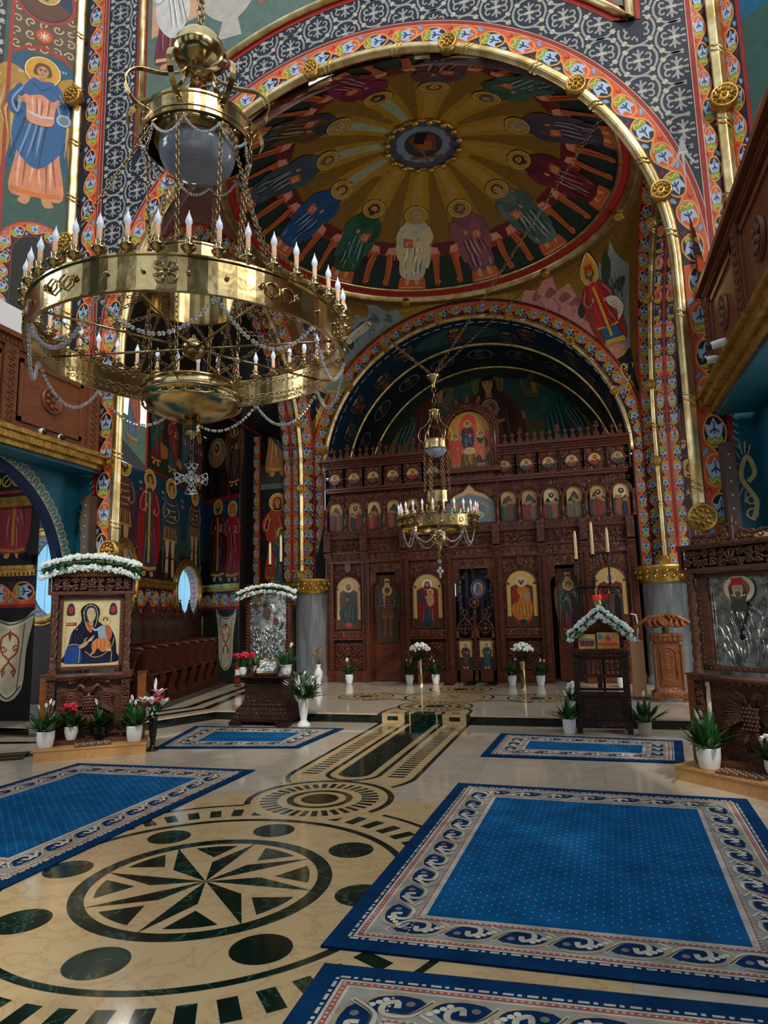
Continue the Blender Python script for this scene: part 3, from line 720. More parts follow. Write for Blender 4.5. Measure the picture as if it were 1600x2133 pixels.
# ================================================================ AISLE WALLS UNDER THE GALLERIES
def aisle_wall(sx, x, name):
    mb = MB(); sf = flat((x, 0, 0), (0, 1, 0), (0, 0, 1)) if sx > 0 else flat((x, 0, 0), (0, 1, 0), (0, 0, 1))
    nx = -sx
    sf = lambda u, v, h: np.array([x + nx * h, u, v])
    P = Paint(mb, sf); cy, cz, r = 5.83, 2.05, 1.48
    n = 40
    for th in (0, sx * .1):
        def q(y, z): return (x + th, y, z)
        for k in range(n):
            a, b_ = pi * k / n, pi * (k + 1) / n
            i0, i1 = (cy + r * cos(a), cz + r * sin(a)), (cy + r * cos(b_), cz + r * sin(b_))
            mb.add([q(*i0), q(i0[0], 3.64), q(i1[0], 3.64), q(*i1)], [(0, 1, 2, 3)], 'teal')
        mb.add([q(cy + r, 0), q(Y1, 0), q(Y1, 3.64), q(cy + r, 3.64)], [(0, 1, 2, 3)], 'teal'); mb.add([q(2.0, 0), q(cy - r, 0), q(cy - r, 3.64), q(2.0, 3.64)], [(0, 1, 2, 3)], 'teal')
    for k in range(n):
        a, b_ = pi * k / n, pi * (k + 1) / n
        mb.add([(x + d, cy + r * cos(t), cz + r * sin(t)) for t, d in ((a, 0), (b_, 0), (b_, sx * .1), (a, sx * .1))], [(0, 1, 2, 3)], 'navy_paint')
    for sy in (-1, 1): mb.add([(x, cy + sy * r, 0), (x + sx * .1, cy + sy * r, 0), (x + sx * .1, cy + sy * r, cz), (x, cy + sy * r, cz)], [(0, 1, 2, 3)], 'navy_paint')
    P.stroke(arc(cy, cz, r + .04, 0, 180, 48), .09, '#0c2348', 1); P.stroke([(cy + r + .04, 0), (cy + r + .04, cz)], .09, '#0c2348', 1)
    g = '#c9c08c'
    for k in range(44):   # palmette frieze round the arch
        a = rad(4 + k * 4); c, s_ = cos(a), sin(a)
        for d in (-1, -.5, 0, .5, 1):
            P.stroke([(cy + (r + .1) * cos(a), cz + (r + .1) * sin(a)), (cy + (r + .24 - abs(d) * .04) * cos(a + d * .022), cz + (r + .24 - abs(d) * .04) * sin(a + d * .022))], .013, g, 3, taper=True)
        P.ring(cy + (r + .17) * c, cz + (r + .17) * s_, .062, .01, g, 3, 10)
    P.stroke(arc(cy, cz, r + .095, 2, 178, 60), .012, g, 3)
    return struct(mb, name)
aisle_wall(-1, -4.25, 'wall_left'); aisle_wall(1, 4.15, 'wall_right')

# ================================================================ DOME
DX, DY, DZ = .05, 10.95, 8.8
def dome(u, v, h=0):
    r = min(hypot(u, v), 1.0); by = 3.27
    z = DZ + .05 + 1.2 * (1 - r * r) - h
    return np.array([DX + 3.32 * u, max(DY + by * v, Y1 + .09), z])
mb = MB(); P = Paint(mb, dome, eps=.0022, cell=.08)
mb.grid(lambda i, j: dome(i * cos(2 * pi * j), i * sin(2 * pi * j), -.012), 16, 72, 'fresco', C('#4a3a14'), cv=True)
P.cell = .08
P.disk(0, 0, .995, '#1c2a24', 0, 72)
P.disk(0, 0, .80, '#8a6420', 1, 72)
P.disk(0, 0, .5, '#97701f', 2, 60)
for k in range(12):
    a = rad(108 + 30 * k)
    P.poly([(.2 * cos(a - .1), .2 * sin(a - .1)), (.62 * cos(a - .07), .62 * sin(a - .07)), (.62 * cos(a + .07), .62 * sin(a + .07)), (.2 * cos(a + .1), .2 * sin(a + .1))], '#a07a34' if k not in (2, 3, 4, 5) else '#8a9070', 3)
    b_ = a + rad(15)
    P.poly([(.2 * cos(b_ - .05), .2 * sin(b_ - .05)), (.78 * cos(b_ - .1), .78 * sin(b_ - .1)), (.78 * cos(b_ + .1), .78 * sin(b_ + .1)), (.2 * cos(b_ + .05), .2 * sin(b_ + .05))], '#74541a', 3)
    P.poly([(.72 * cos(b_ - .1), .72 * sin(b_ - .1)), (.8 * cos(b_ - .1), .8 * sin(b_ - .1)), (.8 * cos(b_ + .1), .8 * sin(b_ + .1)), (.72 * cos(b_ + .1), .72 * sin(b_ + .1))], '#5e1c20', 4)
RB = ['#b9b49c', '#28583a', '#2d5c8c', '#4b5c66', '#3a3f4a', '#7c2140', '#5c5058', '#39604c', '#4c4a56', '#6c2230', '#6d7e74', '#8c5468']
MT = ['#c9b78c', '#2c6650', '#24568a', '#44525c', '#6a4a22', '#8c2148', '#6a3c40', '#476a5c', '#5a4858', '#7c2436', '#4a6a62', '#9a5c60']
P.cell = .06; P.eps = .003
for k in range(12):
    a = rad(108 + 30 * k)
    er = np.array([cos(a), sin(a)]); et = np.array([sin(a), -cos(a)])
    P.push(lambda p, er=er, et=et: tuple(er * (.96 - p[1]) + et * p[0] * 1.2))
    seated(P, 0, 0, .49, 0, shade(RB[k], .6 if k else .8), shade(MT[k], .65 if k else .85), k, beard=('#8a8478', '#3a281c', None, '#5a4a3c')[k % 4], hair=('#8a8478', '#3a281c', '#5a3420', '#5a4a3c')[k % 4], L=5, fx=1 if k % 2 else -1, throne='#b0532a')
    P.poly([(-.003, .47), (.004, .47), (.006, .51), (-.008, .5)], '#a83a1c', 6)
    P.pop()
P.cell = .08; P.eps = .0022
P.disk(0, 0, .2, '#3c4450', 14, 30); P.disk(0, .0, .15, '#6c7680', 15, 28); P.disk(0, 0, .105, '#2c3038', 16, 24)
P.poly([(-.07, -.07), (-.05, .06), (.06, .06), (.08, -.07)], '#6c3420', 17); P.poly([(-.04, -.02), (-.03, .05), (.04, .05), (.05, -.02)], '#8c4a28', 18)
P.stroke([(-.09, .09), (.1, .12)], .02, '#6c4a34', 18); P.stroke([(-.02, .03), (0, .16)], .014, '#6c4a34', 18); P.poly([(-.02, -.1), (.04, -.08), (.0, .0), (-.05, -.02)], '#10141c', 19)
struct(mb, 'ceiling')
def oval(rx, byf, byn, z, n=96): return [(DX + rx * cos(a), DY + byf * sin(a), z) for a in np.linspace(0, 2 * pi, n, endpoint=False)]
def rim(rx, by, z, n=90):
    q = math.asin((DY - Y1 - .14) / by); return [(DX + rx * cos(a), DY + by * sin(a), z) for a in np.linspace(-q, pi + q, n)]
mb = MB(); mb.tube(oval(.66, .65, .6, 9.98), .035, 'gilding', 8, closed=True)
for q in oval(.66, .65, .6, 9.93, 16): mb.sphere(q, .07, 'gilding', 8, (1, 1, .6))
struct(mb, 'trim_5')
mb = MB()
for xa, xb, za in ((-3.6, -.85, 8.66), (-.85, .85, 8.84), (.85, 3.6, 8.66)): mb.add([(xa, Y1 + .1, za), (xb, Y1 + .1, za), (xb, Y1 + .1, 10.6), (xa, Y1 + .1, 10.6)], [(0, 1, 2, 3)], 'fresco', C('#3a2a14'))
struct(mb, 'wall_east')
mb = MB()
mb.tube(rim(3.3, 3.26, DZ + .03), .035, 'gold', 8)
o1, o2, o3, o4 = rim(3.33, 3.29, DZ + .02), rim(3.47, 3.43, DZ - .03), rim(3.53, 3.49, DZ - .107), rim(4.4, 4.3, DZ - .107)
mb.add(o3 + o4, [(k, (k + 1), 90 + (k + 1), 90 + k) for k in range(89)], 'fresco', C('#5a4420'))
mb.add(o1 + o2, [(k, (k + 1), 90 + (k + 1), 90 + k) for k in range(89)], 'fresco', C('#8c1e18'))
mb.tube(rim(3.55, 3.51, DZ - .05), .085, 'gold', 16, lobes=4)
tr = struct(mb, 'trim_6')
for a in (20, 57, 110, 165): boss((DX + 3.55 * cos(rad(a)), DY + 3.51 * sin(rad(a)), DZ - .13), .1, (0, 0, -1), parent=tr)

# ================================================================ PENDENTIVES, SECOND ARCH, SIDE ARCHES
Y2 = 14.65; BX, BZ, BR = .06, 4.85, 3.42
mb = MB()
SIDE = {}
def side_arch(sx):
    ox = DX + sx * 3.66; ix = DX + sx * 3.9
    O = lambda a: np.array([ox, 11.05 + 3.58 * cos(a), BZ + 3.85 * sin(a)])
    I = lambda a: np.array([ix, 11.05 + 3.32 * cos(a), BZ + 3.6 * sin(a)])
    return O, I
for sx in (-1, 1): SIDE[sx] = side_arch(sx)
def pend(sx, far=True):
    O, I = SIDE[sx]
    def fn(i, j):
        a = j * pi / 2
        Ax = BX + sx * (3.8 * cos(a)); A = np.array([Ax, Y2 if far else Y1 + .1, BZ + 3.85 * sin(a)])
        B_ = O(a if far else pi - a); t = i * pi / 2
        return np.array([A[0] + (B_[0] - A[0]) * sin(t), B_[1] + (A[1] - B_[1]) * cos(t), A[2]])
    return fn
def pend_xz(sx):
    def sf(x, z, h):
        a = math.asin(max(0, min(1, (z - BZ) / 3.85))); Ax = BX + sx * 3.8 * cos(a); B_ = SIDE[sx][0](a)
        t = math.asin(max(-.0, min(1, (x - Ax) / (B_[0] - Ax) if abs(B_[0] - Ax) > 1e-6 else 0)))
        return np.array([x, B_[1] + (Y2 - B_[1]) * cos(t) - h, z - h * .5])
    return sf
for sx in (-1, 1):
    mb.grid(pend(sx), 14, 20, 'gilt_paint', C('#9a7a34')); mb.grid(pend(sx, False), 8, 12, 'fresco', C('#6e4a44'))
struct(mb, 'ceiling')
# painted prophets in the landscape of the two far pendentives
for sx in (1, -1):
    mb = MB(); P = Paint(mb, pend_xz(sx), eps=.004, cell=.13)
    R_ = lambda z: BX + 3.8 * sqrt(max(0, 1 - ((z - BZ) / 3.85) ** 2)) + .03
    P.push(lambda p: (sx * p[0] + (1 - sx) * .03, p[1]))
    def inpoly(pts, col, L):
        q = [(max(x, R_(z) + .0), z) for x, z in pts]; P.poly(q, col, L)
    pk = '#b97a74' if sx > 0 else '#6f7c80'; gy = '#7e8684' if sx > 0 else '#8a6c66'
    inpoly([(1.4, 8.5), (1.5, 8.66), (1.75, 8.6), (1.9, 8.69), (2.12, 8.69), (2.2, 8.5), (2.45, 8.55), (2.6, 8.3), (2.8, 7.95), (3.1, 7.6), (3.4, 7.3), (3.45, 6.95), (3.3, 6.85), (0, 6.85), (0, 7.2), (0, 7.5), (0, 7.8), (0, 8.0), (0, 8.2), (0, 8.35), (0, 8.45)], pk, 1)
    for x, z in ((1.6, 8.5), (1.9, 8.5), (2.2, 8.35), (2.42, 8.2), (2.7, 7.85)):
        P.poly([(x, z), (x + .16, z + .1), (x + .3, z - .02), (x + .1, z - .1)], shade(pk, .42), 2)
        P.stroke([(x + .2, z - .1), (x + .34, z - .3), (x + .3, z - .42)], .03, shade(pk, .6), 2)
    P.poly([(3.0, 8.2), (3.05, 8.6), (3.2, 8.5), (3.25, 8.69), (3.6, 8.3), (3.6, 7.0), (3.45, 7.0), (3.3, 7.6)], gy, 2)
    for k in range(5): P.stroke([(3.1 + .08 * k, 8.5 - .04 * k), (3.2 + .07 * k, 8.2 - .07 * k), (3.3 + .05 * k, 8.0 - .1 * k)], .035, shade(gy, .35), 3, taper=True)
    P.poly(spl([(3.16, 8.66), (3.28, 8.5), (3.24, 8.3), (3.14, 8.28), (3.1, 8.5)]), '#2f3c26', 4); P.poly(spl([(3.32, 8.2), (3.46, 8.25), (3.54, 8.15), (3.44, 8.05)]), '#2f3c26', 4)
    P.poly(spl([(2.6, 8.0), (2.67, 8.15), (2.76, 8.0), (2.68, 7.85)]), '#2a3020', 3)
    P.push(lambda p: (p[0] - (p[1] - 7.08) * .33, p[1]))
    if sx > 0:
        stand(P, 3.35, 7.06, 1.6, '#b8281c', '#8c2a20', '#c89432', 5, L=4, beard='#5a5048', hair='#4a4038', crown='#a8341c', halo='#c8922e', arm='scroll', hem=.3, mshape=1)
        P.poly([(3.19, 7.55), (3.51, 7.55), (3.55, 7.24), (3.19, 7.24)], '#1f5878', 14); P.stroke([(3.18, 7.24), (3.56, 7.24)], .1, '#c8922e', 15)
    else:
        P.pop(); stand(P, 3.1, 6.78, 1.62, '#7a8a78', '#a86a5c', '#c89432', 6, L=4, beard='#8a8478', halo='#c8922e', arm='scroll')
        P.poly(spl([(2.75, 8.1), (2.5, 8.3), (2.2, 8.45), (2.15, 8.35), (2.45, 8.15), (2.7, 7.98)]), '#b9b09c', 14)
        for k in range(9): P.stroke([(2.24 + .05 * k, 8.42 - .038 * k), (2.2 + .05 * k, 8.34 - .038 * k)], .012, '#4c3a30', 15)
        P.push(lambda p: p)
    P.pop()
    inpoly([(3.45, 6.9), (3.6, 7.0), (3.66, 6.4), (3.68, 5.0), (0, 5.0), (0, 5.5), (0, 6.0), (0, 6.4), (0, 6.85)], '#10141c', 3)
    P.push(lambda p: (p[0] * .9 + .43, p[1] * .95 + .78))
    for sg in (-1, 1): P.stroke(spl([(3.42, 5.85), (3.42 + sg * .1, 6.05), (3.42 + sg * .12, 6.2), (3.42 + sg * .05, 6.26), (3.42 + sg * .01, 6.17), (3.42 + sg * .05, 6.14)], 4, False), .035, '#d0b060', 5)
    P.stroke([(3.42, 5.85), (3.48, 5.72), (3.44, 5.6), (3.38, 5.72), (3.42, 5.85)], .03, '#d0b060', 5); P.disk(3.42, 6.02, .02, '#d0b060', 5, 8); P.disk(3.42, 6.1, .016, '#d0b060', 5, 8); P.pop()
    P.pop()
    struct(mb, 'ceiling')
# second arch: wall with border
mb = MB(); P = Paint(mb, flat((0, Y2, 0), (1, 0, 0), (0, 0, 1)), eps=.0012)
n = 64
for k in range(n):
    a, b_ = pi * k / n, pi * (k + 1) / n
    q = lambda r, t: (BX + r * cos(t), BZ + r * sin(t))
    P.poly([q(BR, a), q(3.86, a), q(3.86, b_), q(BR, b_)], '#141a24', 0)
    for Y in (0, .5): pass
    mb.add([(q(BR, a)[0], Y2, q(BR, a)[1]), (q(BR, b_)[0], Y2, q(BR, b_)[1]), (q(BR, b_)[0], Y2 + .3, q(BR, b_)[1]), (q(BR, a)[0], Y2 + .3, q(BR, a)[1])], [(0, 1, 2, 3)], 'fresco', C('#1c2230'))
    mb.add([(q(BR, a)[0], Y2 + .3, q(BR, a)[1]), (q(4.6, a)[0], Y2 + .3, q(4.6, a)[1]), (q(4.6, b_)[0], Y2 + .3, q(4.6, b_)[1]), (q(BR, b_)[0], Y2 + .3, q(BR, b_)[1])], [(0, 1, 2, 3)], 'fresco', C('#1c2230'))
T, L = arc_T(BX, BZ, BR + .2, 180, 0); band(P, T, L, -.27, .3, dim=.85)
P.stroke(arc(BX, BZ, BR + .365, 180, 0, 60), .05, '#8c2420', 4); P.stroke(arc(BX, BZ, BR + .335, 180, 0, 60), .012, '#c9a060', 5)
for sx in (-1, 1):
    x = BX + sx * (BR + .2)
    P.rect(min(BX + sx * BR, BX + sx * 4.35), 2.36, max(BX + sx * BR, BX + sx * 4.35), BZ, '#141a24', 0)
    T, L = line_T(x - sx * .06, 2.36, x - sx * .06, BZ); band(P, T, L, .22 * -sx, .3, dim=.85, phase=1)
    P.stroke([(x + sx * .1, 2.36), (x + sx * .1, BZ + .4)], .045, '#8c2420', 4)
    # scroll ornament at the foot of the pendentive
    ox = BX + sx * 3.42; oz = 6.15
for sx in (-1, 1): pass
struct(mb, 'wall_sanctuary')
mb = MB()
goldroll(mb, [(BX + BR * cos(a), Y2 - .03, BZ + BR * sin(a)) for a in np.linspace(pi, 0, 80)], .055, .9, up=(0, 1, 0)); tr = struct(mb, 'trim_7')
for a in (170, 143, 122, 99, 72, 47, 22): boss((BX + BR * cos(rad(a)), Y2 - .1, BZ + BR * sin(rad(a))), .1, (0, -1, 0), parent=tr)
# side arches: chamfered border, gold roll, deep soffit
for sx in (-1, 1):
    O, I = SIDE[sx]; mb = MB()
    def cham(u, v, h, O=O, I=I, sx=sx):
        if u < 0: p, q, dz = O(0), I(0), u
        elif u > pi: p, q, dz = O(pi), I(pi), pi - u
        else: p, q, dz = O(u), I(u), 0
        r = p + (q - p) * (v + .5); r = r + np.array([-sx * h, -h if u < pi / 2 else h, dz * 1.0]); return r
    P = Paint(mb, cham, eps=.0012)
    uo = -(BZ - 2.36)
    for k in range(80):
        a, b_ = uo + (pi - uo) * k / 80, uo + (pi - uo) * (k + 1) / 80; P.poly([(a, -.5), (b_, -.5), (b_, .5), (a, .5)], '#141a24', 0)
    band(P, lambda s, t: (s, t), pi, .9 , .098, dim=.85); band(P, lambda s, t: (-s, -t), -uo, .9, .31, dim=.85, phase=1)
    P.stroke([(uo + (pi - uo) * k / 80, -.46) for k in range(81)], .1, '#8c2420', 5)
    def sof(u, v, h, I=I, sx=sx):
        q = I(max(u, 0)); return q + np.array([sx * (v + .5) * .45 , -h if u < pi / 2 else h, min(u, 0)])
    P = Paint(mb, sof, eps=.0012)
    for k in range(80):
        a, b_ = uo + (pi - uo) * k / 80, uo + (pi - uo) * (k + 1) / 80; P.poly([(a, -.5), (b_, -.5), (b_, .5), (a, .5)], '#141a24', 0)
    for sg in (-1, 1):
        band(P, lambda s, t, sg=sg: (s, sg * (t + .27)), pi, .42, .098, dim=.8); band(P, lambda s, t, sg=sg: (-s, sg * (t + .27)), -uo, .42, .31, dim=.8, phase=1)  # border colours dimmed: shade of the soffit put into the paint
    P.stroke([(uo + (pi - uo) * k / 80, 0) for k in range(81)], .09, '#8c2420', 6)
    struct(mb, 'wall_left' if sx < 0 else 'wall_right')
    mb = MB()
    pts = [(I(0)[0] - sx * .02, I(0)[1] - .03, 2.42 + k * (BZ - 2.42) / 14) for k in range(14)] + [tuple(I(a) + np.array([-sx * .02, -.03 * cos(a), -.03 * sin(a)])) for a in np.linspace(0, pi, 80)]
    goldroll(mb, pts, .06, .8); tr = struct(mb, 'trim_8' if sx < 0 else 'trim_9')
    for a, z in ((None, 2.5), (None, 4.5), (20, 0), (48, 0), (75, 0)):
        c = (pts[0][0] - sx * .03, pts[0][1] - .06, z) if a is None else tuple(I(rad(a)) + np.array([-sx * .05, -.08 * cos(rad(a)), -.04]))
        boss(c, .1, (-sx * .5, -1, 0) if a is None else (-sx * .6, -cos(rad(a)), -sin(rad(a)) * .6), parent=tr)

# ================================================================ SANCTUARY VAULT AND APSE
mb = MB()
def vault(u, v, h): return np.array([BX + (3.42 - h) * cos(u), v, BZ + (3.42 - h) * sin(u)])
P = Paint(mb, vault, eps=.006, cell=.1)
mb.grid(lambda i, j: vault(pi * i, Y2 + .3 + 3.1 * j, 0), 40, 4, 'fresco', C('#142028'))
P.cell = .1
P.poly([(.1, 14.98), (3.04, 14.98), (3.04, 16.15), (.1, 16.15)], '#10283a', 1)
P.disk(1.66, 15.5, .32, '#2f4a44', 2, 24, .42); 
P.push(lambda p: (1.66 + p[0] * .3, 15.9 - p[1] * .8)); stand(P, 0, 0, 1, '#5c2a1c', '#6c3420', seed=3, L=3, det=True); P.pop()
for k, (u, y) in enumerate(((1.15, 15.4), (1.3, 15.8), (2.05, 15.4), (2.3, 15.8), (.8, 15.5), (.6, 15.8), (2.55, 15.5), (2.75, 15.8), (.4, 15.5))):
    P.push(lambda p, u=u, y=y: (u + p[0] * .3, y + .3 - p[1] * .75)); stand(P, 0, 0, .9, ('#5a2228', '#2a3c34', '#3a2a2a')[k % 3], ('#4c2c1c', '#1c3644', '#43252c')[k % 3], seed=k, wings='#4a4048', L=3, det=False, halo='#8a8a7a'); P.pop()
for k in range(9):
    u = .35 + k * .3
    P.disk(u, 16.95, .1, '#6a6e74', 2, 16, .34); P.disk(u, 16.95, .085, '#20262e', 3, 16, .3); P.push(lambda p, u=u: (u + p[0] * .24, 17.2 - p[1] * .55)); stand(P, 0, 0, 1, '#39262a', '#24343c', seed=k, L=4, det=False, halo='#8c8878'); P.pop()
    P.stroke(arc(u + .15, 16.95, .04, 0, 300, 8, .2), .012, '#4a3a34', 3)
ap = lambda x, z, h: np.array([x, 17.9 + 1.5 * sqrt(max(0, 1 - min(1, ((x - BX) ** 2 + (z - BZ) ** 2) / 3.42 ** 2))) - h, z])
P = Paint(mb, ap, eps=.006, cell=.2)
def apg(i, j): r, a = 3.42 * i, pi * j - 0; return ap(BX + r * cos(a), BZ + r * sin(a), 0)
mb.grid(apg, 16, 40, 'fresco', C('#2a3428'))
P.poly([(BX + 3.3 * cos(a), BZ + 3.3 * sin(a)) for a in np.linspace(.02, pi - .02, 40)], '#6c6430', 1)
P.poly([(BX + 3.3 * cos(a), BZ + 3.3 * sin(a)) for a in np.linspace(.75, pi - .75, 24)], '#35564a', 2)
for k in range(3):
    P.tr(.1, 6.05, .75)
    if k == 0:
        P.poly(spl([(-.95, 1.9), (0, 2.55), (.95, 1.9), (1.35, .6), (1.4, -1.5), (-1.4, -1.5), (-1.35, .6)]), '#5c2a1c', 3)
        P.poly(spl([(-.35, 2.35), (.3, 2.35), (.85, 1.75), (.95, .8), (1.0, -1.5), (-1.0, -1.5), (-.95, .8), (-.8, 1.75)]), '#401a14', 4)
        folds(P, (0, 1.7), (0, .1), 10, (1.3, 1.6), C('#200c08'), C('#7c4a30'), 5, 4, .05)
        head(P, 0, 2.55, .3, veil='#3c1812', halo='#6c6438', hring='#8c8450', L=5)
        P.poly(spl([(-.3, 1.5), (.3, 1.5), (.4, .5), (-.35, .5)]), '#5c3420', 9); head(P, 0, 1.72, .16, halo='#7c6a38', L=10)
    P.pop()
P.disk(-.75, 7.55, .14, '#4a1c14', 3, 14, .09); P.disk(1.5, 7.55, .14, '#4a1c14', 3, 14, .09); P.stroke([(-.75, 7.7), (-.7, 6.2)], .05, '#1c1410', 3)
for sx in (-1, 1):   # bowing angels
    P.tr(.06 + sx * 1.95, 5.85, 1, 0, -sx)
    P.poly(spl([(-.05, 1.75), (.25, 1.95), (.1, 1.2), (-.2, .5), (-1.1, -.1), (-1.3, -.4), (-.7, .1), (-.25, 1.0)]), '#24544c' if sx < 0 else '#3a4440', 3)
    for k in range(6): P.stroke(spl([(0, 1.8 - .05 * k), (-.3 - .05 * k, .9), (-1.0, .0 - .08 * k)], 4, False), .05, '#0e1c1c' if k % 2 else '#4f7c70', 4, taper=True)
    P.poly(spl([(-.1, 1.75), (.35, 1.9), (.55, 1.5), (.4, .8), (.3, -.3), (-.55, -.3), (-.2, .7)]), '#5c241c' if sx < 0 else '#1f5c54', 5)
    folds(P, (.2, 1.5), (-.1, -.2), 8, (.4, .7), C('#2c100c' if sx < 0 else '#0c2824'), C('#8c4c38' if sx < 0 else '#4f8c80'), 6, 2, .05)
    P.stroke(spl([(.3, 1.6), (.5, 1.2), (.9, 1.15)], 5, False), .18, '#6c2c20' if sx < 0 else '#2a6c60', 7); hand(P, .98, 1.18, .07, 8)
    head(P, .62, 2.0, .19, hair='#4a3020', halo='#5c6444', hring='#7c8458', L=6); P.pop()
struct(mb, 'ceiling')
mb = MB()
for y in (16.2, 17.9): mb.tube([(BX + 3.38 * cos(a), y, BZ + 3.38 * sin(a)) for a in np.linspace(pi, 0, 60)], .05, 'gold', 10, up=(0, 1, 0), lobes=4)
struct(mb, 'trim_10')
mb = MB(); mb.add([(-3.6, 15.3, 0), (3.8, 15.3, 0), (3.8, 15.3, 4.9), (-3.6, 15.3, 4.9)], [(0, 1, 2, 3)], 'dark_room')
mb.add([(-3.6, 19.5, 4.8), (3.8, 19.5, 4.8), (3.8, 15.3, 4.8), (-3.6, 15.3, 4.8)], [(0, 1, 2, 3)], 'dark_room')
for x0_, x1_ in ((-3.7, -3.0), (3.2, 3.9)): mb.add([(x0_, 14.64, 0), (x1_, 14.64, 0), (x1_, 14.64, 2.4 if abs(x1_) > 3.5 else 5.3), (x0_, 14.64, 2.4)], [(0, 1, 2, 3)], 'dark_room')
struct(mb, 'wall_back')
# ---- the rest of the nave behind the viewer: side walls, west wall with windows, roof with a lantern
mb = MB()
for x in (-4.25, 4.15):
    mb.add([(x, -5, 0), (x, 2.0, 0), (x, 2.0, 3.64), (x, -5, 3.64)], [(0, 1, 2, 3)], 'teal')
P = Paint(mb, flat((0, -5, 0), (1, 0, 0), (0, 0, 1)))
for x0, x1, z0, z1 in ((-6.6, -4.2, 0, 12.6), (-3.0, -1.2, 3.4, 12.6), (-4.2, -3.0, 0, 4.4), (-4.2, -3.0, 9.5, 12.6), (-1.2, 1.2, 3.4, 4.6), (-1.2, 1.2, 10, 12.6), (1.2, 3.0, 3.4, 12.6), (3.0, 4.2, 0, 4.4), (3.0, 4.2, 9.5, 12.6), (4.2, 6.6, 0, 12.6), (-3.0, 3.0, 0, 3.4)):
    P.rect(x0, z0, x1, z1, '#2c1f18', 0)
P.rect(-1.2, 0, 1.2, 2.8, '#4a2414', 1); P.rect(-2.9, .4, -1.5, 3.2, '#14384c', 1); P.rect(1.5, .4, 2.9, 3.2, '#6c2a1c', 1); P.rect(-3, 3.0, 3, 3.3, '#a07c38', 2)
struct(mb, 'wall_west')
for x, nm in ((-6.5, 'wall_left'), (6.4, 'wall_right')):
    mb = MB(); P = Paint(mb, lambda u, v, h, x=x: np.array([x - h * (1 if x > 0 else -1), u, v]))
    for y0, y1, z0, z1 in ((-5, -3, 3.6, 12.6), (-3, -1, 3.6, 5.5), (-3, -1, 10, 12.6), (-1, .5, 3.6, 12.6), (.5, 2.5, 3.6, 5.5), (.5, 2.5, 10, 12.6), (2.5, 6.0, 3.6, 12.6)): P.rect(y0, z0, y1, z1, ('#3a2a20', '#12384e')[int(y0) % 2], 0)
    P.rect(-5, 3.6, 6, 3.7, '#a07c38', 1); P.rect(2.7, 5.5, 5.5, 10, '#6c2a1c', 1); struct(mb, nm)
mb = MB(); P = Paint(mb, lambda u, v, h: np.array([-7.4 + h, u, v])); P.rect(-1, 0, 8.31, 4.25, '#1c2a30', 0); P.rect(-1, 2.0, 8.31, 2.35, '#b5542c', 1); P.rect(-1, 2.35, 8.31, 2.45, '#a07c38', 2); struct(mb, 'wall_aisle')
# ================================================================ SIDE APSES (CONCHES)
ZW = 5.95
def hole_wall(P, L, z0, z1, holes, col, n=28):   # wall s 0..L with oval / rectangular openings
    xs = 0.0
    for kind, cs, cz, rx, ry in sorted(holes, key=lambda h: h[1]):
        m_ = .06; a, b_ = cs - rx - m_, cs + rx + m_; lo, hi = cz - ry - m_, cz + ry + m_
        P.rect(xs, z0, a, z1, col, 0); P.rect(a, z0, b_, lo, col, 0); P.rect(a, hi, b_, z1, col, 0)
        def bx(t):
            c, s_ = cos(t), sin(t); k = 1e9
            if abs(c) > 1e-6: k = min(k, (rx + m_) / abs(c))
            if abs(s_) > 1e-6: k = min(k, (ry + m_) / abs(s_))
            return (cs + c * k, cz + s_ * k)
        def inn(t):
            c, s_ = cos(t), sin(t)
            if kind == 'oval': return (cs + rx * c, cz + ry * s_)
            k = min(rx / max(abs(c), 1e-6), ry / max(abs(s_), 1e-6)); return (cs + c * k, cz + s_ * k)
        ts = sorted(set([2 * pi * k / n for k in range(n)] + [atan2(sy * (ry + m_), sx * (rx + m_)) % (2 * pi) for sx in (-1, 1) for sy in (-1, 1)] + ([atan2(sy * ry, sx * rx) % (2 * pi) for sx in (-1, 1) for sy in (-1, 1)] if kind != 'oval' else [])))
        for t0, t1 in zip(ts, ts[1:] + [2 * pi]): P.poly([inn(t0), bx(t0), bx(t1), inn(t1)], col, 0)
        xs = b_
    P.rect(xs, z0, L, z1, col, 0)
W1A, W1B = (-5.0, 8.6), (-6.33, 14.3)
W1L = hypot(W1B[0] - W1A[0], W1B[1] - W1A[1])
def wmap(a, b_, inside):
    a = np.array([*a, 0.]); d = np.array([*b_, 0.]) - a; d /= np.linalg.norm(d); n = np.array([-d[1], d[0], 0])
    if n @ (np.array([*inside, 0]) - a) < 0: n = -n
    return lambda u, v, h: a + d * u + np.array([0, 0, v]) + n * h
NV = '#12384e'
def greek_key(P, x0, x1, z0, z1, n, cols, L=3):
    for k in range(n):
        a = z0 + (z1 - z0) * k / n; h = (z1 - z0) / n * .8; w = x1 - x0
        P.stroke([(x0, a), (x1, a), (x1, a + h), (x0 + w * .3, a + h), (x0 + w * .3, a + h * .5), (x0 + w * .65, a + h * .5)], h * .16, cols[k % 2], L)
def low_wall(P, L, dim=1.0):   # dado: gold cornice band, medallion border, painted drapery
    P.rect(0, .14, L, 1.78, '#26302a', 1)
    for k in range(int(L / .5)): P.stroke(spl([(k * .5 + .1 * j, .2 + 1.5 * ((j * 37 + k * 13) % 10) / 10) for j in range(5)], 3, False), .012, '#56635a', 2)
    T, LL = line_T(0, 2.0, L, 2.0); band(P, T, LL, .34, .36, dim=dim, L=2); P.stroke([(0, 1.79), (L, 1.79)], .05, '#8c2420', 7); P.stroke([(0, 2.19), (L, 2.19)], .03, '#8c2420', 7)
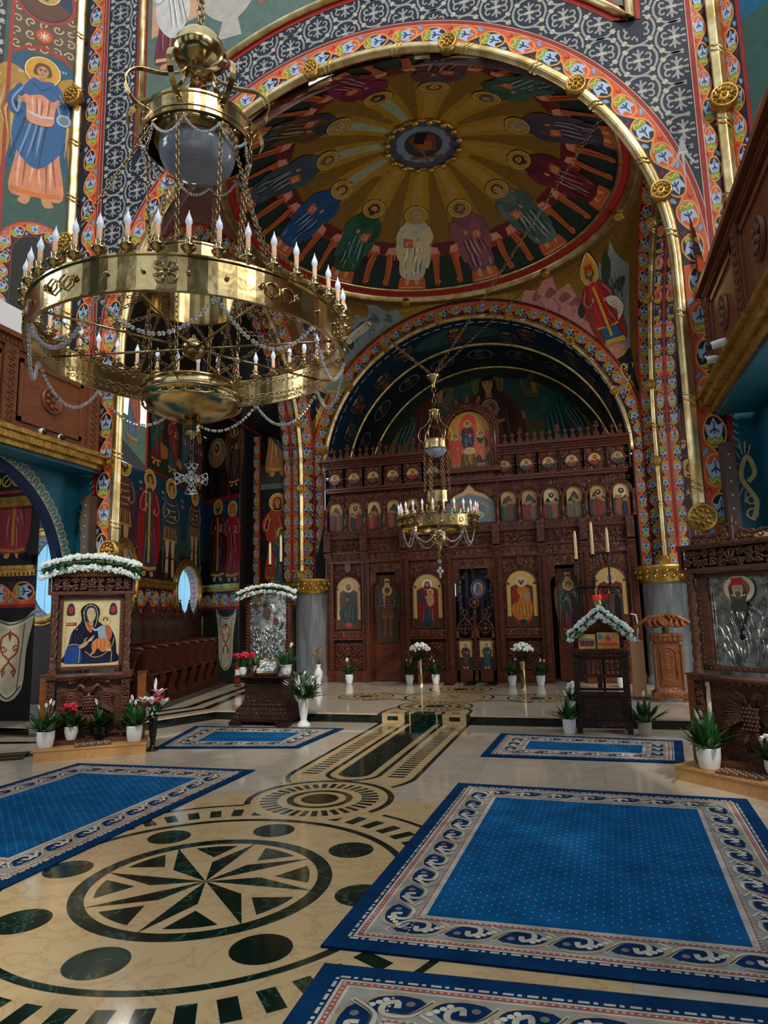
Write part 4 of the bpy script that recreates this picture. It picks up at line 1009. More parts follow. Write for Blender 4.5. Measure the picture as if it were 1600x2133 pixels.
def drape(P, s, w=.95):
    P.poly(spl([(s - w * .5, 1.76), (s - w * .3, 1.66), (s, 1.6), (s + w * .3, 1.66), (s + w * .5, 1.76), (s + w * .36, 1.2), (s + w * .3, .62), (s, .42), (s - w * .3, .62), (s - w * .36, 1.2)], 4), '#b9b094', 8)
    for t, c in ((.0, '#33484c'), (.04, '#d8d2bc')): P.stroke(spl([(s - w * .48, 1.72 - t), (s, 1.56 - t), (s + w * .48, 1.72 - t)], 5, False), .02, c, 9); P.stroke(spl([(s - w * .28, .66 + t), (s, .46 + t), (s + w * .28, .66 + t)], 5, False), .02, c, 9)
    for sg in (-1, 1):
        P.stroke([(s + sg * w * .3, 1.62), (s + sg * w * .2, .6)], .02, '#5c6258', 9)
        P.stroke(spl([(s, 1.45), (s + sg * .14, 1.35), (s + sg * .13, 1.15), (s, 1.02), (s + sg * .1, .9), (s + sg * .09, .78)], 4, False), .026, '#8c3420', 10)
        P.stroke(spiral(s + sg * .1, 1.2, .06, 0, 1.2 * sg, 10), .02, '#8c3420', 10); P.stroke(spiral(s + sg * .08, .86, .05, 1, -1.2 * sg, 10), .02, '#8c3420', 10)
    P.poly([(s, 1.5), (s + .03, 1.4), (s, 1.3), (s - .03, 1.4)], '#8c3420', 10)
def cornice(mb, fn, L, z=2.25):
    for h0, h1, a, b_ in ((0, .06, z - .02, z + .04), (0, .1, z + .04, z + .1), (0, .05, z - .06, z - .02)):
        mb.add([fn(0, a, h0), fn(L, a, h0), fn(L, a, h1), fn(0, a, h1), fn(0, b_, h0), fn(L, b_, h0), fn(L, b_, h1), fn(0, b_, h1)], [(0, 1, 2, 3), (4, 5, 6, 7), (3, 2, 6, 7), (0, 3, 7, 4), (1, 2, 6, 5)], 'gilding')
    for k in range(int(L / .07)): mb.add([fn(k * .07 + d, zz, h) for d in (0, .04) for zz in (z - .05, z + .0) for h in (.05, .085)], [(0, 1, 3, 2), (4, 5, 7, 6), (0, 1, 5, 4), (2, 3, 7, 6), (1, 3, 7, 5)], 'gilding')
mb = MB(); w1 = wmap(W1A, W1B, (0, 11)); P = Paint(mb, w1, eps=.0016)
HB, HC = ('oval', 1.5, 2.3, .42, .56), ('oval', 4.75, 2.18, .76, .56)
hole_wall(P, W1L, .14, ZW, [HB, HC], '#2c1c18')
# the two-storey wall paintings
def seg_fill(z0, z1, col, L, holes):
    x = 0
    for c, r in holes: P.rect(x, z0, c - r, z1, col, L); x = c + r
    P.rect(x, z0, W1L, z1, col, L)
seg_fill(2.36, 2.95, '#14181a', 1, [(1.5, .5), (4.75, .85)]); P.rect(0, 2.95, W1L, 3.3, '#2a4238', 1); P.rect(0, 3.3, W1L, 4.42, NV, 1); P.rect(0, 4.5, W1L, ZW, '#34241e', 1)
P.stroke([(0, 4.46), (W1L, 4.46)], .05, '#7c1f1c', 3); P.stroke([(2.32, 4.46), (2.32, ZW)], .06, '#8c2420', 3)
# warrior saints
stand(P, 1.35, 2.5, 1.95, '#5c3a34', '#4c2430', '#b0803a', 1, armor=True, beard='#4a3a30', arm='cross', L=3, fx=1.4)
stand(P, 2.5, 2.42, 1.98, '#3a3c42', '#8c1c24', '#c09038', 2, arm='cross', L=3, mshape=1, fx=1.4)
stand(P, 3.62, 2.42, 2.02, '#2c3c4c', '#2c4440', '#b0803a', 3, armor=True, arm='spear', L=3, skin='#c09a74', fx=1.4)
stand(P, 5.1, 2.75, 1.72, '#4c3430', '#34505c', '#b0803a', 4, armor=True, arm='spear', L=3, fx=-1.4)
for s_ in (2.0, 3.1, 4.2): text_marks(P, s_, 4.1, .055, 4, '#b9b9a8', 4, int(s_ * 7)); text_marks(P, s_ + .04, 3.98, .05, 4, '#b9b9a8', 4, int(s_ * 9))
# scene above
P.poly([(2.4, 4.52), (5.7, 4.52), (5.7, 4.9), (2.4, 4.8)], '#1f3024', 2); P.poly([(2.5, 4.7), (3.6, 4.9), (4.3, 4.75), (4.4, 4.95), (2.5, 5.2)], '#9a6424', 4)
for k in range(4): P.poly([(2.6 + k * .8, 5.0), (3.05 + k * .8, 5.0), (3.05 + k * .8, ZW), (2.6 + k * .8, ZW)], ('#6a4038', '#4a3c38', '#7c4a3c', '#43343a')[k], 3)
for k, (c1, c2) in enumerate((('#6c1f24', '#2c4c44'), ('#27424c', '#7c2c24'), ('#1c3440', '#3a5058'), ('#7c3028', '#4c2838'))): stand(P, 2.75 + k * .85, 4.62, 1.3, c1, c2, seed=k + 20, L=6, fx=1.3 if k % 2 else -1.3)
for s0, s1 in ((0, 1.0), (2.02, 3.88), (5.62, W1L)):
    P.push(lambda p, s0=s0: (p[0] + s0, p[1])); low_wall(P, s1 - s0); P.pop()
for s_ in (3.2, 2.6, 5.6): drape(P, s_, .8)
# cover the border where the openings are: reveals, rims and panes
struct(mb, 'wall_conch')
def oval_window(fn, h, n_, depth=.22, frame_h=.05):
    _, cs, cz, rx, ry = h; mb = MB()
    N = 40; t = [2 * pi * k / N for k in range(N)]
    vs = [fn(cs + rx * cos(a), cz + ry * sin(a), .02) for a in t] + [fn(cs + rx * .97 * cos(a), cz + ry * .97 * sin(a), -depth) for a in t]
    mb.add(vs, [(k, (k + 1) % N, N + (k + 1) % N, N + k) for k in range(N)], 'fresco', C('#d8b8b0'))
    rv = lambda u, v, q: fn(cs + (rx * (1 - .03 * v) - q) * cos(u), cz + (ry * (1 - .03 * v) - q) * sin(u), -depth * v)
    P = Paint(mb, rv, eps=.004)
    for k in range(14):
        a = -pi / 2 + pi * k / 14; d = .16; c = ('#3c6ca8', '#d06858')[k % 2]
        for q in ([(a, .2), (a, .8), (a + d, .8), (a + d, .35), (a + d * .5, .35), (a + d * .5, .6)], [(a + pi, .2), (a + pi, .8), (a + pi + d, .8), (a + pi + d, .35)]): P.stroke(q, .035, c, 1)
    P.stroke([(a, .04) for a in t], .06, '#b03a30', 2, closed=False); P.stroke([(a, .94) for a in t], .08, '#b03a30', 2)
    o = struct(mb, 'window_%d' % n_)
    mb = MB(); mb.tube([fn(cs + (rx + .05) * cos(a), cz + (ry + .05) * sin(a), .02) for a in t], .06, 'gilding', 10, closed=True); mb.tube([fn(cs + (rx + .14) * cos(a), cz + (ry + .14) * sin(a), .01) for a in t], .025, 'gilding', 8, closed=True); mb.build('window_frame', o)
    mb = MB(); mb.add([fn(cs + rx * .97 * cos(a), cz + ry * .97 * sin(a), -depth + .01) for a in t], [tuple(range(N))], 'window_pane')
    for k in (-.4, 0, .4): mb.tube([fn(cs + rx * k, cz - ry * .9, -depth + .015), fn(cs + rx * k, cz + ry * .9, -depth + .015)], .006, 'white_plastic', 5)
    mb.build('pane', o)
    return o
oval_window(w1, HB, 1); oval_window(w1, HC, 2, .2)
# tall window with a daylit painted reveal, its glow put into a flat panel
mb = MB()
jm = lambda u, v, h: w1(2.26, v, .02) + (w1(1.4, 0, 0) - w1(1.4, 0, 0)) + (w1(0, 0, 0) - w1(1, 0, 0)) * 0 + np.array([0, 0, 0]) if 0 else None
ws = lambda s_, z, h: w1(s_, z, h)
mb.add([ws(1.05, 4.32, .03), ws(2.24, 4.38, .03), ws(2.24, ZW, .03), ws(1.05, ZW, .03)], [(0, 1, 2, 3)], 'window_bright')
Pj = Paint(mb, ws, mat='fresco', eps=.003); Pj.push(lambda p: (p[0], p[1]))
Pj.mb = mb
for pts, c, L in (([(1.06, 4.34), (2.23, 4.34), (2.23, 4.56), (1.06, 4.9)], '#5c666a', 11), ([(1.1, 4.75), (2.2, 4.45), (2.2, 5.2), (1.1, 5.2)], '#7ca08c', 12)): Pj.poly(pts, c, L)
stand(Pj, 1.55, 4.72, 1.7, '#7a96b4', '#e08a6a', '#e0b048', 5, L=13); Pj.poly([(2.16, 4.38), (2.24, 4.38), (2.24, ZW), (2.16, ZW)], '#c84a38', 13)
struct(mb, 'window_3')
# other facets of the left conch
def facet(a, b_, name='wall_conch', pier=None):
    L = hypot(b_[0] - a[0], b_[1] - a[1]); mb = MB(); fn = wmap(a, b_, (0, 11)); P = Paint(mb, fn, eps=.0016)
    return mb, fn, P, L
W2A, W2B = (-6.33, 14.3), (-5.05, 13.67)
mb, w2, P, L = facet(W2A, W2B)
P.rect(0, .14, L, ZW + .6, '#141014', 0); P.rect(0, 2.3, L, 2.95, '#14181a', 1); P.rect(0, 2.95, L, 3.25, '#23362e', 1); P.rect(0, 3.25, L, 4.3, NV, 1)
P.rect(0, 4.3, L, 4.4, '#7c1f1c', 2); P.rect(.96, 4.4, 1.02, 7, '#7c1f1c', 2)
stand(P, .58, 2.45, 1.85, '#4a1c20', '#3a1418', '#b0803a', 7, crown='#b07a34', beard='#2a1c14', L=3, mshape=1); stand(P, 1.16, 2.42, 1.78, '#8c1f28', '#8c1f28', '#b0803a', 8, L=3, veil='#a8503c')
for k in range(8): P.stroke(spiral(.25 + .5 * (k % 2), 4.55 + k * .12, .12, k, 1.3, 12), .018, '#5c3a34', 3)
P.disk(.5, 5.5, .36, '#b0805a', 4, 28); bust(P, .5, 5.5, .33, '#8c6a5c', L=5, ground='#5c6a60', seed=1); stand(P, 1.2, 4.6, 1.4, '#2c1c18', '#3a2418', L=3, wings='#5c3c20', halo='#4c3c20')
low_wall(P, L); drape(P, .95, .8); cornice(mb, w2, L); struct(mb, 'wall_conch')
mb, w3, P, L = facet((-5.05, 13.67), (-5.35, 14.6)); P.rect(0, .14, L, ZW + 1, '#141014', 0); struct(mb, 'wall_conch')
mb, w4, P, L = facet((-5.35, 14.6), (-3.95, 14.6)); P.rect(0, .14, L, 8.2, '#0e1114', 0)
T, LL = line_T(.24, 2.3, .24, 8); band(P, T, LL, .17, .32, dim=.9); P.stroke([(.34, 2.3), (.34, 8)], .025, '#8c2420', 5)
P.rect(.36, 2.3, L, 3.0, '#1c2018', 2); P.rect(.36, 4.62, L, 4.75, '#5c6a5c', 2); P.rect(.36, 4.75, L, 5.2, '#2c3a30', 2)
stand(P, .8, 2.35, 2.1, '#a83a20', '#a83a20', '#c86030', 9, veil='#8c2a1c', halo='#d8a84c', arm='pray', L=3, mshape=0)
stand(P, .93, 2.3, 1.35, '#3a5860', '#35525c', '#5c8080', 10, veil='#35525c', halo='#d8a84c', arm='pray', L=14)
stand(P, .8, 4.95, 2.1, '#a8702c', '#34483c', '#c89040', 12, halo='#a0603c', L=3, arm='pray'); text_marks(P, 1.12, 3.75, .05, 3, '#c8c0a0', 4); text_marks(P, 1.14, 2.95, .045, 3, '#c8c0a0', 4)
low_wall(P, L); drape(P, .8, .75); cornice(mb, w4, L); struct(mb, 'wall_conch')
mb = MB()
Lc = W1L
for s0, s1 in ((0, 1.0), (2.02, 3.88), (5.62, W1L)):
    cornice(mb, lambda u, v, h, s0=s0: w1(s0 + u, v, h), s1 - s0)
for hc in (HB, HC): pass
struct(mb, 'trim_11')
# wall between the aisle and the conch, seen through the aisle arch
W0 = (-5.75, 8.35)
mb, w0, P, L = facet((-6.6, 8.9), (-6.3, 8.35)); struct(mb, 'wall_aisle') if 0 else None
mb = MB(); wA = wmap((-7.4, 8.3), (-5.72, 8.5), (-5, 4)); L = 1.69
fA = wA
P = Paint(mb, fA, eps=.0016); P.rect(0, 0, L, 4.2, '#0e1012', 0)
P.rect(0, 2.62, L, 4.2, '#14181c', 1)
stand(P, .5, 2.55, 1.55, '#6c3020', '#8c3a28', '#b0703a', 30, L=3); stand(P, 1.25, 2.6, 1.5, '#8c2a30', '#7c2630', '#a86a2c', 31, L=3, mshape=1)
T, LL = line_T(0, 2.05, L, 2.05); band(P, T, LL, .36, .42, L=2); P.rect(0, 1.82, L, 1.87, '#8c2420', 7)
drape(P, .45, 1.1); drape(P, 1.3, .8); cornice(mb, fA, L, 2.36); struct(mb, 'wall_aisle')
mb = MB(); wB = wmap((-5.72, 8.5), W1A, (-3, 8)); LB = hypot(.72, .1)
wB = wmap((-8.8, 10.2), (-5.4, 10.2), (-5, 4)); LB = 3.4
P = Paint(mb, wB, eps=.0016); HA = ('oval', 1.63, 2.42, .55, .74)
hole_wall(P, LB, 0, 6, [HA], '#2a1c1a'); P.rect(0, 3.2, LB, 6, '#20343c', 1); stand(P, 2.4, 3.15, 1.6, '#34607c', '#7c3428', L=3, seed=4)
struct(mb, 'wall_aisle'); oval_window(wB, HA, 4, .3)
mb = MB(); mb.box2((-7.6, 3.0, 4.2), (-4.75, 8.7, 4.3), 'fresco', C('#3a2018')); mb.box2((-6.9, 8.2, 3.35), (-4.3, 8.32, 3.5), 'gilding')
P = Paint(mb, flat((0, 8.2, 0), (1, 0, 0), (0, 0, 1))); P.rect(-6.9, 3.5, -4.3, 4.2, '#1c1a16', 1)
for k in range(12): P.ring(-6.7 + k * .2, 3.75, .085, .02, '#b9a060', 2, 14); P.stroke([(-6.75 + k * .2, 3.7), (-6.65 + k * .2, 3.8)], .02, '#b9a060', 2)
P.rect(-6.9, 3.55, -4.3, 3.6, '#8c2420', 3); struct(mb, 'ceiling')
# conch vaults (painted half domes)
PL = [(-3.95, 14.6), (-5.35, 14.6), (-5.05, 13.67), (-6.33, 14.3), (-5.0, 8.6), (-4.6, 7.95)]
def poly_at(pl, t):
    d = [0]
    for a, b_ in zip(pl, pl[1:]): d.append(d[-1] + hypot(a[0] - b_[0], a[1] - b_[1]))
    x = t * d[-1]
    for k in range(len(pl) - 1):
        if x <= d[k + 1] + 1e-9: q = (x - d[k]) / (d[k + 1] - d[k]); return (pl[k][0] + q * (pl[k + 1][0] - pl[k][0]), pl[k][1] + q * (pl[k + 1][1] - pl[k][1]))
    return pl[-1]
for sx in (-1, 1):
    O, I = SIDE[sx]
    def cv(u, v, h=0):
        u = min(max(u, 0), 1); v = min(max(v, 0), 1); p = poly_at(PL, u); px = p[0] if sx < 0 else -p[0] + .1; q = I(pi * u) + np.array([sx * .45, 0, 0])
        z1 = max(q[2], ZW - .3); w = sin(v * pi / 2)
        return np.array([px + (q[0] - px) * v + h * .5 * -sx, p[1] + (q[1] - p[1]) * v, ZW + (z1 - ZW) * w - h])
    mb = MB(); mb.grid(lambda i, j: cv(i, j), 36, 10, 'fresco', C('#171413'))
    if sx < 0:
        P = Paint(mb, cv, eps=.01)
        for k, (u, v, c) in enumerate(((.2, .45, '#4c2420'), (.32, .3, '#5a2a20'), (.45, .35, '#2c343c'), (.55, .4, '#6c2a24'), (.4, .7, '#3c2c30'))):
            P.push(lambda p, u=u, v=v: (u + p[0] * .12, v + p[1] * .3)); stand(P, 0, -.3, 1, c, '#3a2a2a', seed=k, L=2, det=False); P.pop()
        P.stroke([(.1, .1), (.7, .12)], .03, '#7c2420', 2)
    struct(mb, 'ceiling')
# right conch: walls painted dark, the gloom of the apse put into their colour
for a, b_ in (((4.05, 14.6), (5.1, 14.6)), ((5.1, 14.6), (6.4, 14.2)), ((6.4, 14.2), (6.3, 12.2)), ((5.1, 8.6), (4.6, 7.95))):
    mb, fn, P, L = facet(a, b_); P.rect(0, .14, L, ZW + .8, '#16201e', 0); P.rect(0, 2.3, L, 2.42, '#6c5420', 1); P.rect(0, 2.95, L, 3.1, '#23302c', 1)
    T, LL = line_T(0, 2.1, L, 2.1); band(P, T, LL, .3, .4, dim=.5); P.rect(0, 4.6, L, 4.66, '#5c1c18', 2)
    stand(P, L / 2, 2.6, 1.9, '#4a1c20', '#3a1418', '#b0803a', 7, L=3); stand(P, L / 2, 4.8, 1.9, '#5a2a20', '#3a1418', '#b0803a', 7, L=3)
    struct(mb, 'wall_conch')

# ================================================================ FLOORS
mb = MB()
mb.add([(-9, -4, 0), (9, -4, 0), (9, 9.9, 0), (-9, 9.9, 0)], [(0, 1, 2, 3)], 'marble_cream')
P = Paint(mb, lambda u, v, h: np.array([u, v, h]), mat='marble_beige', eps=.0004)
SX, SY = -.03, 3.94
G = 'marble_green'
P.poly([(-3.2, -2), (-3.2, 2.6), (-1.75, 4.2), (-1.6, 5.0), (-.95, 5.85), (1.0, 5.9), (2.4, 5.95), (2.4, 3.0), (3.2, 2.4), (3.2, -2)], (1, 1, 1), 1)
def ringg(cx, cy, r0, r1, a0=0, a1=360, L=3, n=90): P.stroke(arc(cx, cy, (r0 + r1) / 2, a0, a1, n), r1 - r0, (1, 1, 1), L, mat=G)
ringg(SX, SY, .685, .775); ringg(SX, SY, 1.215, 1.265)
for a0, a1 in ((110, 360 + 66),): ringg(SX, SY, 1.66, 1.7, a0, a1)
for k in range(8):
    a = rad(1 + 45 * k); P.disk(SX + 1.0 * cos(a), SY + 1.0 * sin(a), .155, (1, 1, 1), 3, 30, mat=G)
    P.poly([(SX, SY), (SX + .7 * cos(a), SY + .7 * sin(a)), (SX + .33 * cos(a + pi / 8), SY + .33 * sin(a + pi / 8))], (1, 1, 1), 3, mat=G)
    b_ = a + pi / 8
    P.poly([(SX + .42 * cos(b_), SY + .42 * sin(b_))] + [(SX + .635 * cos(b_ + t), SY + .635 * sin(b_ + t)) for t in np.linspace(-.225, .225, 7)], (1, 1, 1), 3, mat=G)
for k in range(52):
    a = 2 * pi * k / 52; c, s_ = cos(a), sin(a)
    P.stroke([(SX + 1.36 * c, SY + 1.36 * s_), (SX + 1.54 * c, SY + 1.54 * s_)], .088, (1, 1, 1), 3, mat=G)
CY = 5.83
P.disk(SX, CY, .625, (1, 1, 1), 4, 64); ringg(SX, CY, .6, .655, -28, 208, 5); ringg(SX, CY, .23, .29, L=5, n=50); P.disk(SX, CY, .165, (1, 1, 1), 5, 36, mat=G)
for k in range(34):
    a = 2 * pi * k / 34; c, s_ = cos(a), sin(a)
    P.stroke([(SX + .37 * c, CY + .37 * s_), (SX + .52 * c, CY + .52 * s_)], .05, (1, 1, 1), 5, mat=G)
# the star's own rim passes over the small circle
P.stroke(arc(SX, SY, 1.3, 0, 180, 60), .1, (1, 1, 1), 6)
ringg(SX, SY, 1.215, 1.265, 0, 180, 7)
# long runner of inlay up to the step
def runner(P, y0, y1, L):
    P.poly([(-.69, y1), (-.69, y0 + .5)] + arc(SX, y0 + .5, .66, 180, 360, 20) + [(.63, y0 + .5), (.63, y1)], (1, 1, 1), L, mat='marble_beige')
    P.stroke([(SX - .65, y1), (SX - .65, y0 + .55)] + arc(SX, y0 + .55, .65, 180, 218, 8), .05, (1, 1, 1), L + 1, mat=G); P.stroke([(SX + .65, y1), (SX + .65, y0 + .55)] + arc(SX, y0 + .55, .65, 0, -38, 8), .05, (1, 1, 1), L + 1, mat=G)
    P.stroke([(SX - .27, y1), (SX - .27, y0 + .6)] + arc(SX, y0 + .6, .27, 180, 360, 16) + [(SX + .27, y1)], .05, (1, 1, 1), L + 1, mat=G)
    P.poly([(SX - .17, y1), (SX - .17, y0 + .62)] + arc(SX, y0 + .62, .17, 180, 360, 14) + [(SX + .17, y1)], (1, 1, 1), L + 1, mat=G)
    y = y0 + .55
    while y < y1 - .05:
        for sg in (-1, 1): P.stroke([(SX + sg * .37, y), (SX + sg * .54, y)], .05, (1, 1, 1), L + 1, mat=G)
        y += .105
runner(P, 6.18, 9.9, 2)
ringg(SX, CY, .6, .655, 30, 150, 6)
struct(mb, 'floor')
HF = .14
mb = MB()
edge = [(-4.3, 7.9), (-3.42, 9.9), (3.62, 9.9), (3.95, 9.1), (7, 9.1), (7, 15.6), (-7.5, 15.6), (-7.5, 7.9)]
mb.add([(x, y, HF) for x, y in edge], [tuple(range(len(edge)))], 'marble_cream')
for a, b_ in zip(edge[:4], edge[1:5]): mb.add([(a[0], a[1], 0), (b_[0], b_[1], 0), (b_[0], b_[1], HF - .025), (a[0], a[1], HF - .025)], [(0, 1, 2, 3)], 'marble_black'); mb.add([(a[0], a[1] - .015, HF - .025), (b_[0], b_[1] - .015, HF - .025), (b_[0], b_[1] - .015, HF + .0005), (a[0], a[1] - .015, HF + .0005)], [(0, 1, 2, 3)], 'marble_cream'); mb.add([(a[0], a[1] - .015, HF + .0005), (b_[0], b_[1] - .015, HF + .0005), (b_[0], b_[1] + .02, HF + .0005), (a[0], a[1] + .02, HF + .0005)], [(0, 1, 2, 3)], 'marble_cream')
P = Paint(mb, lambda u, v, h: np.array([u, v, HF + .001 + h]), mat='marble_beige', eps=.0004)
W_ = (1, 1, 1)
def ring2(cx, cy, r0, r1, L=3, n=60, a0=0, a1=360, ry=None): P.stroke(arc(cx, cy, (r0 + r1) / 2, a0, a1, n), r1 - r0, W_, L, mat=G)
for cx in (-1.5, 1.5):
    P.disk(cx + SX, 11.85, .5, W_, 1, 40); ring2(cx + SX, 11.85, .47, .5, 2); ring2(cx + SX, 11.85, .2, .24, 2, 30); P.disk(cx + SX, 11.85, .13, W_, 2, 24, mat=G)
    for k in range(18): a = 2 * pi * k / 18; P.stroke([(cx + SX + .3 * cos(a), 11.85 + .3 * sin(a)), (cx + SX + .41 * cos(a), 11.85 + .41 * sin(a))], .035, W_, 2, mat=G)
    P.stroke(spl([(cx * .95, 11.3), (cx * .6, 11.5), (cx * .45, 11.35)], 5, False), .05, W_, 2, mat=G); P.stroke(spl([(cx * .95, 12.4), (cx * .6, 12.2), (cx * .45, 12.35)], 5, False), .05, W_, 2, mat=G)
P.disk(SX, 11.87, .8, W_, 2, 56); ring2(SX, 11.87, .74, .78); ring2(SX, 11.87, .6, .62)
rnd = random.Random(3)
for k in range(90):
    a, r = rnd.uniform(0, 2 * pi), rnd.uniform(.05, .5); P.stroke([(SX + r * cos(a), 11.87 + r * sin(a)), (SX + r * cos(a) + .05, 11.87 + r * sin(a) + rnd.uniform(-.04, .04))], .018, W_, 3, mat=G)
for cy in (10.72, 13.05):
    P.disk(SX, cy, .6, W_, 3, 48); ring2(SX, cy, .56, .6, 4); ring2(SX, cy, .22, .27, 4, 36); P.disk(SX, cy, .16, W_, 4, 30, mat=G)
    for k in range(28): a = 2 * pi * k / 28; P.stroke([(SX + .35 * cos(a), cy + .35 * sin(a)), (SX + .48 * cos(a), cy + .48 * sin(a))], .045, W_, 4, mat=G)
P.poly([(-.69, 9.885), (-.69, 10.1)] + arc(SX, 10.15, .66, 180, 120, 6) + arc(SX, 10.15, .66, 60, 0, 6) + [(.63, 9.885)], W_, 2)
for sg in (-1, 1):
    P.stroke([(SX + sg * .65, 9.885), (SX + sg * .65, 10.15)] + arc(SX, 10.15, .65, 90 - sg * 90, 90 - sg * 30, 8), .05, W_, 5, mat=G)
    P.stroke([(SX + sg * .27, 9.885), (SX + sg * .27, 10.12)], .05, W_, 5, mat=G); P.stroke([(SX + sg * .4, 10.0), (SX + sg * .52, 10.0)], .05, W_, 5, mat=G)
P.poly([(SX - .17, 9.885), (SX + .17, 9.885), (SX + .14, 10.1), (SX - .14, 10.1)], W_, 5, mat=G)
for sg in (-1, 0, 1): P.poly([(sg * .4 - .12, 13.7), (sg * .4 + .12, 13.7), (sg * .45 + .12, 14.3), (sg * .45 - .12, 14.3)], W_, 3, mat=G)
# riser inlay
P = Paint(mb, lambda u, v, h: np.array([u, 9.884 - h, v]), mat='marble_beige', eps=.0008)
P.rect(-.72, .003, .66, HF, W_, 1)
for a, b_ in ((-.72, -.655), (-.31, -.24), (-.2, .14), (.18, .25), (.6, .66)): P.rect(a, .003, b_, HF, W_, 2, mat=G)
for sg in (-1, 1): P.rect(SX + sg * .46 - .08, .045, SX + sg * .46 + .08, .105, W_, 2, mat=G)
P.rect(SX - .19, .003, SX + .19, HF, W_, 2, mat=G)
# dark stripes beside the choir stalls
P = Paint(mb, lambda u, v, h: np.array([u, v, HF + .001 + h]), mat='marble_black', eps=.0004)
for o in (.12, .55): P.poly([(-4.3 - o, 8.1), (-3.5 - o * .9, 10.0 + o * .3), (-4.4 - o * .6, 14.2), (-4.4 - o * .6 - .12, 14.2), (-3.5 - o * .9 - .16, 10.05 + o * .3), (-4.3 - o - .16, 8.1)], W_, 1)
P.poly([(3.6, 9.92), (3.75, 9.9), (4.4, 14), (4.1, 14)], W_, 1)
struct(mb, 'floor')
# dark stripes on the nave floor at the left
mb = MB(); P = Paint(mb, lambda u, v, h: np.array([u, v, .0005 + h]), mat='marble_black', eps=.0004)
P.poly([(-5.0, 6.0), (-3.95, 7.2), (-3.95, 7.45), (-5.2, 6.2)], W_, 1); P.poly([(-7, 7.1), (-4.4, 7.75), (-4.4, 7.9), (-7, 7.3)], W_, 1)
struct(mb, 'floor')

# ================================================================ COLUMNS
def column(x, y, r, z0, zt, label, squarecap=True):
    t = thing('marble_column', label, 'column', (x, y, z0), group=None)
    mb = MB(); mb.lathe([(r * 1.12, z0), (r * 1.12, z0 + .1), (r * 1.03, z0 + .14), (r, z0 + .2), (r * .98, zt - .34), (r * 1.04, zt - .32)], 32, (x, y, 0), 'marble_grey'); mb.build('shaft', t)
    mb = MB(); mb.lathe([(r * 1.0, zt - .34), (r * 1.08, zt - .33), (r * 1.06, zt - .28), (r * 1.22, zt - .1), (r * 1.36, zt - .06), (r * 1.36, zt), (0, zt)], 28, (x, y, 0), 'gilding')
    for k in range(18):
        a = 2 * pi * k / 18
        for z, q, s_ in ((zt - .22, 1.15, .045), (zt - .12, 1.25, .04)):
            c = (x + r * q * cos(a + z), y + r * q * sin(a + z), z); mb.sphere(c, s_, 'gilding', 7)
            mb.tube([(c[0] + s_ * 1.3 * cos(t_) * -sin(a + z), c[1] + s_ * 1.3 * cos(t_) * cos(a + z), z + s_ * 1.3 * sin(t_)) for t_ in np.linspace(0, 5, 8)], .009, 'gilding', 5)
    mb.build('capital', t); return t
column(-3.56, 14.3, .36, HF, 2.4, 'grey marble column with gilded capital left of the carved icon screen')
column(3.86, 14.3, .42, HF, 2.4, 'grey marble column with gilded capital behind the carved reading desk')
column(-4.1, 7.95, .2, HF, 2.38, 'column with gold capital behind the framed mother and child shrine')
column(3.95, 7.95, .2, 0, 2.38, 'column with gold capital behind the silver icon shrine at right')

# ================================================================ GALLERIES
def gallery(sx, x, xw, label):
    t = thing('gallery_balustrade', label, 'balustrade', (x, 5.5, 3.7)); X = lambda d: x - sx * d
    y0, y1 = 2.0, 7.52
    mb = MB(); mb.box2((x, y0, 3.8), (x + sx * .12, y1, 4.86), 'gallery_wood'); mb.box2((x, y0, 3.56), (xw + sx * .02, y1, 3.6), 'teal'); mb.build('panel_wall', t)
    mb = MB()   # stepped gilded cornice
    for d, a, b_ in ((.05, 3.6, 3.66), (.12, 3.66, 3.74), (.17, 3.74, 3.77), (.1, 3.77, 3.82)): mb.box2((X(d), y0, a), (x + sx * .2, y1 + .02, b_), 'gilding')
    mb.build('cornice', t)
    mb = MB(); mb.box2((X(.1), y0, 4.86), (x + sx * .16, y1, 4.92), 'gallery_wood'); mb.box2((X(.04), y0, 4.76), (x + sx * .1, y1, 4.86), 'gallery_carved')
    for k in range(90): mb.box((X(.045), y0 + .03 + k * .06, 4.81), (.02, .03, .05), 'gallery_wood')
    mb.build('cap_rail', t)
    for c in (6.62, 5.3, 3.98):
        mb = MB(); w = .52
        for (a, b_) in (((c - w, 3.92), (c + w, 3.97)), ((c - w, 4.62), (c + w, 4.67)), ((c - w, 3.92), (c - w + .05, 4.67)), ((c + w - .05, 3.92), (c + w, 4.67))): mb.box2((X(.035), a[0], a[1]), (X(0), b_[0], b_[1]), 'gallery_wood')
        mb.box2((X(.015), c - w, 3.92), (X(0), c + w, 4.67), 'gallery_wood'); pn = mb.build('panel', t)
        mb = MB(); M = frame((X(.02), c, 4.3), (0, 1, 0), (0, 0, 1), (-sx, 0, 0)); mb.T = M
        mb.lathe([(0, .02), (.14, .02), (.15, .03), (.165, .03), (.17, 0)], 28, (0, 0, 0), 'gallery_carved')
        for k in range(7):
            a = 2 * pi * k / 7 if k else 0; r = .09 if k else 0; mb.sphere((r * cos(a), r * sin(a), .025), .036, 'gallery_carved', 8, (1, 1, .5))
        mb.build('rosette', pn)
    for c in (7.35, 5.96, 4.64):
        mb = MB(); mb.box2((X(.04), c - .1, 3.84), (X(0), c + .1, 4.76), 'gallery_carved')
        for k in range(11):
            for sg in (-1, 1): mb.tube([(X(.045), c + sg * .02 + .03 * cos(q), 3.9 + k * .08 + .03 * sin(q)) for q in np.linspace(0, 5, 7)], .007, 'gallery_wood', 5)
        mb.build('carved_post', t)
gallery(-1, -3.88, -4.25, 'reddish wood gallery front with round rosettes above the left arch')
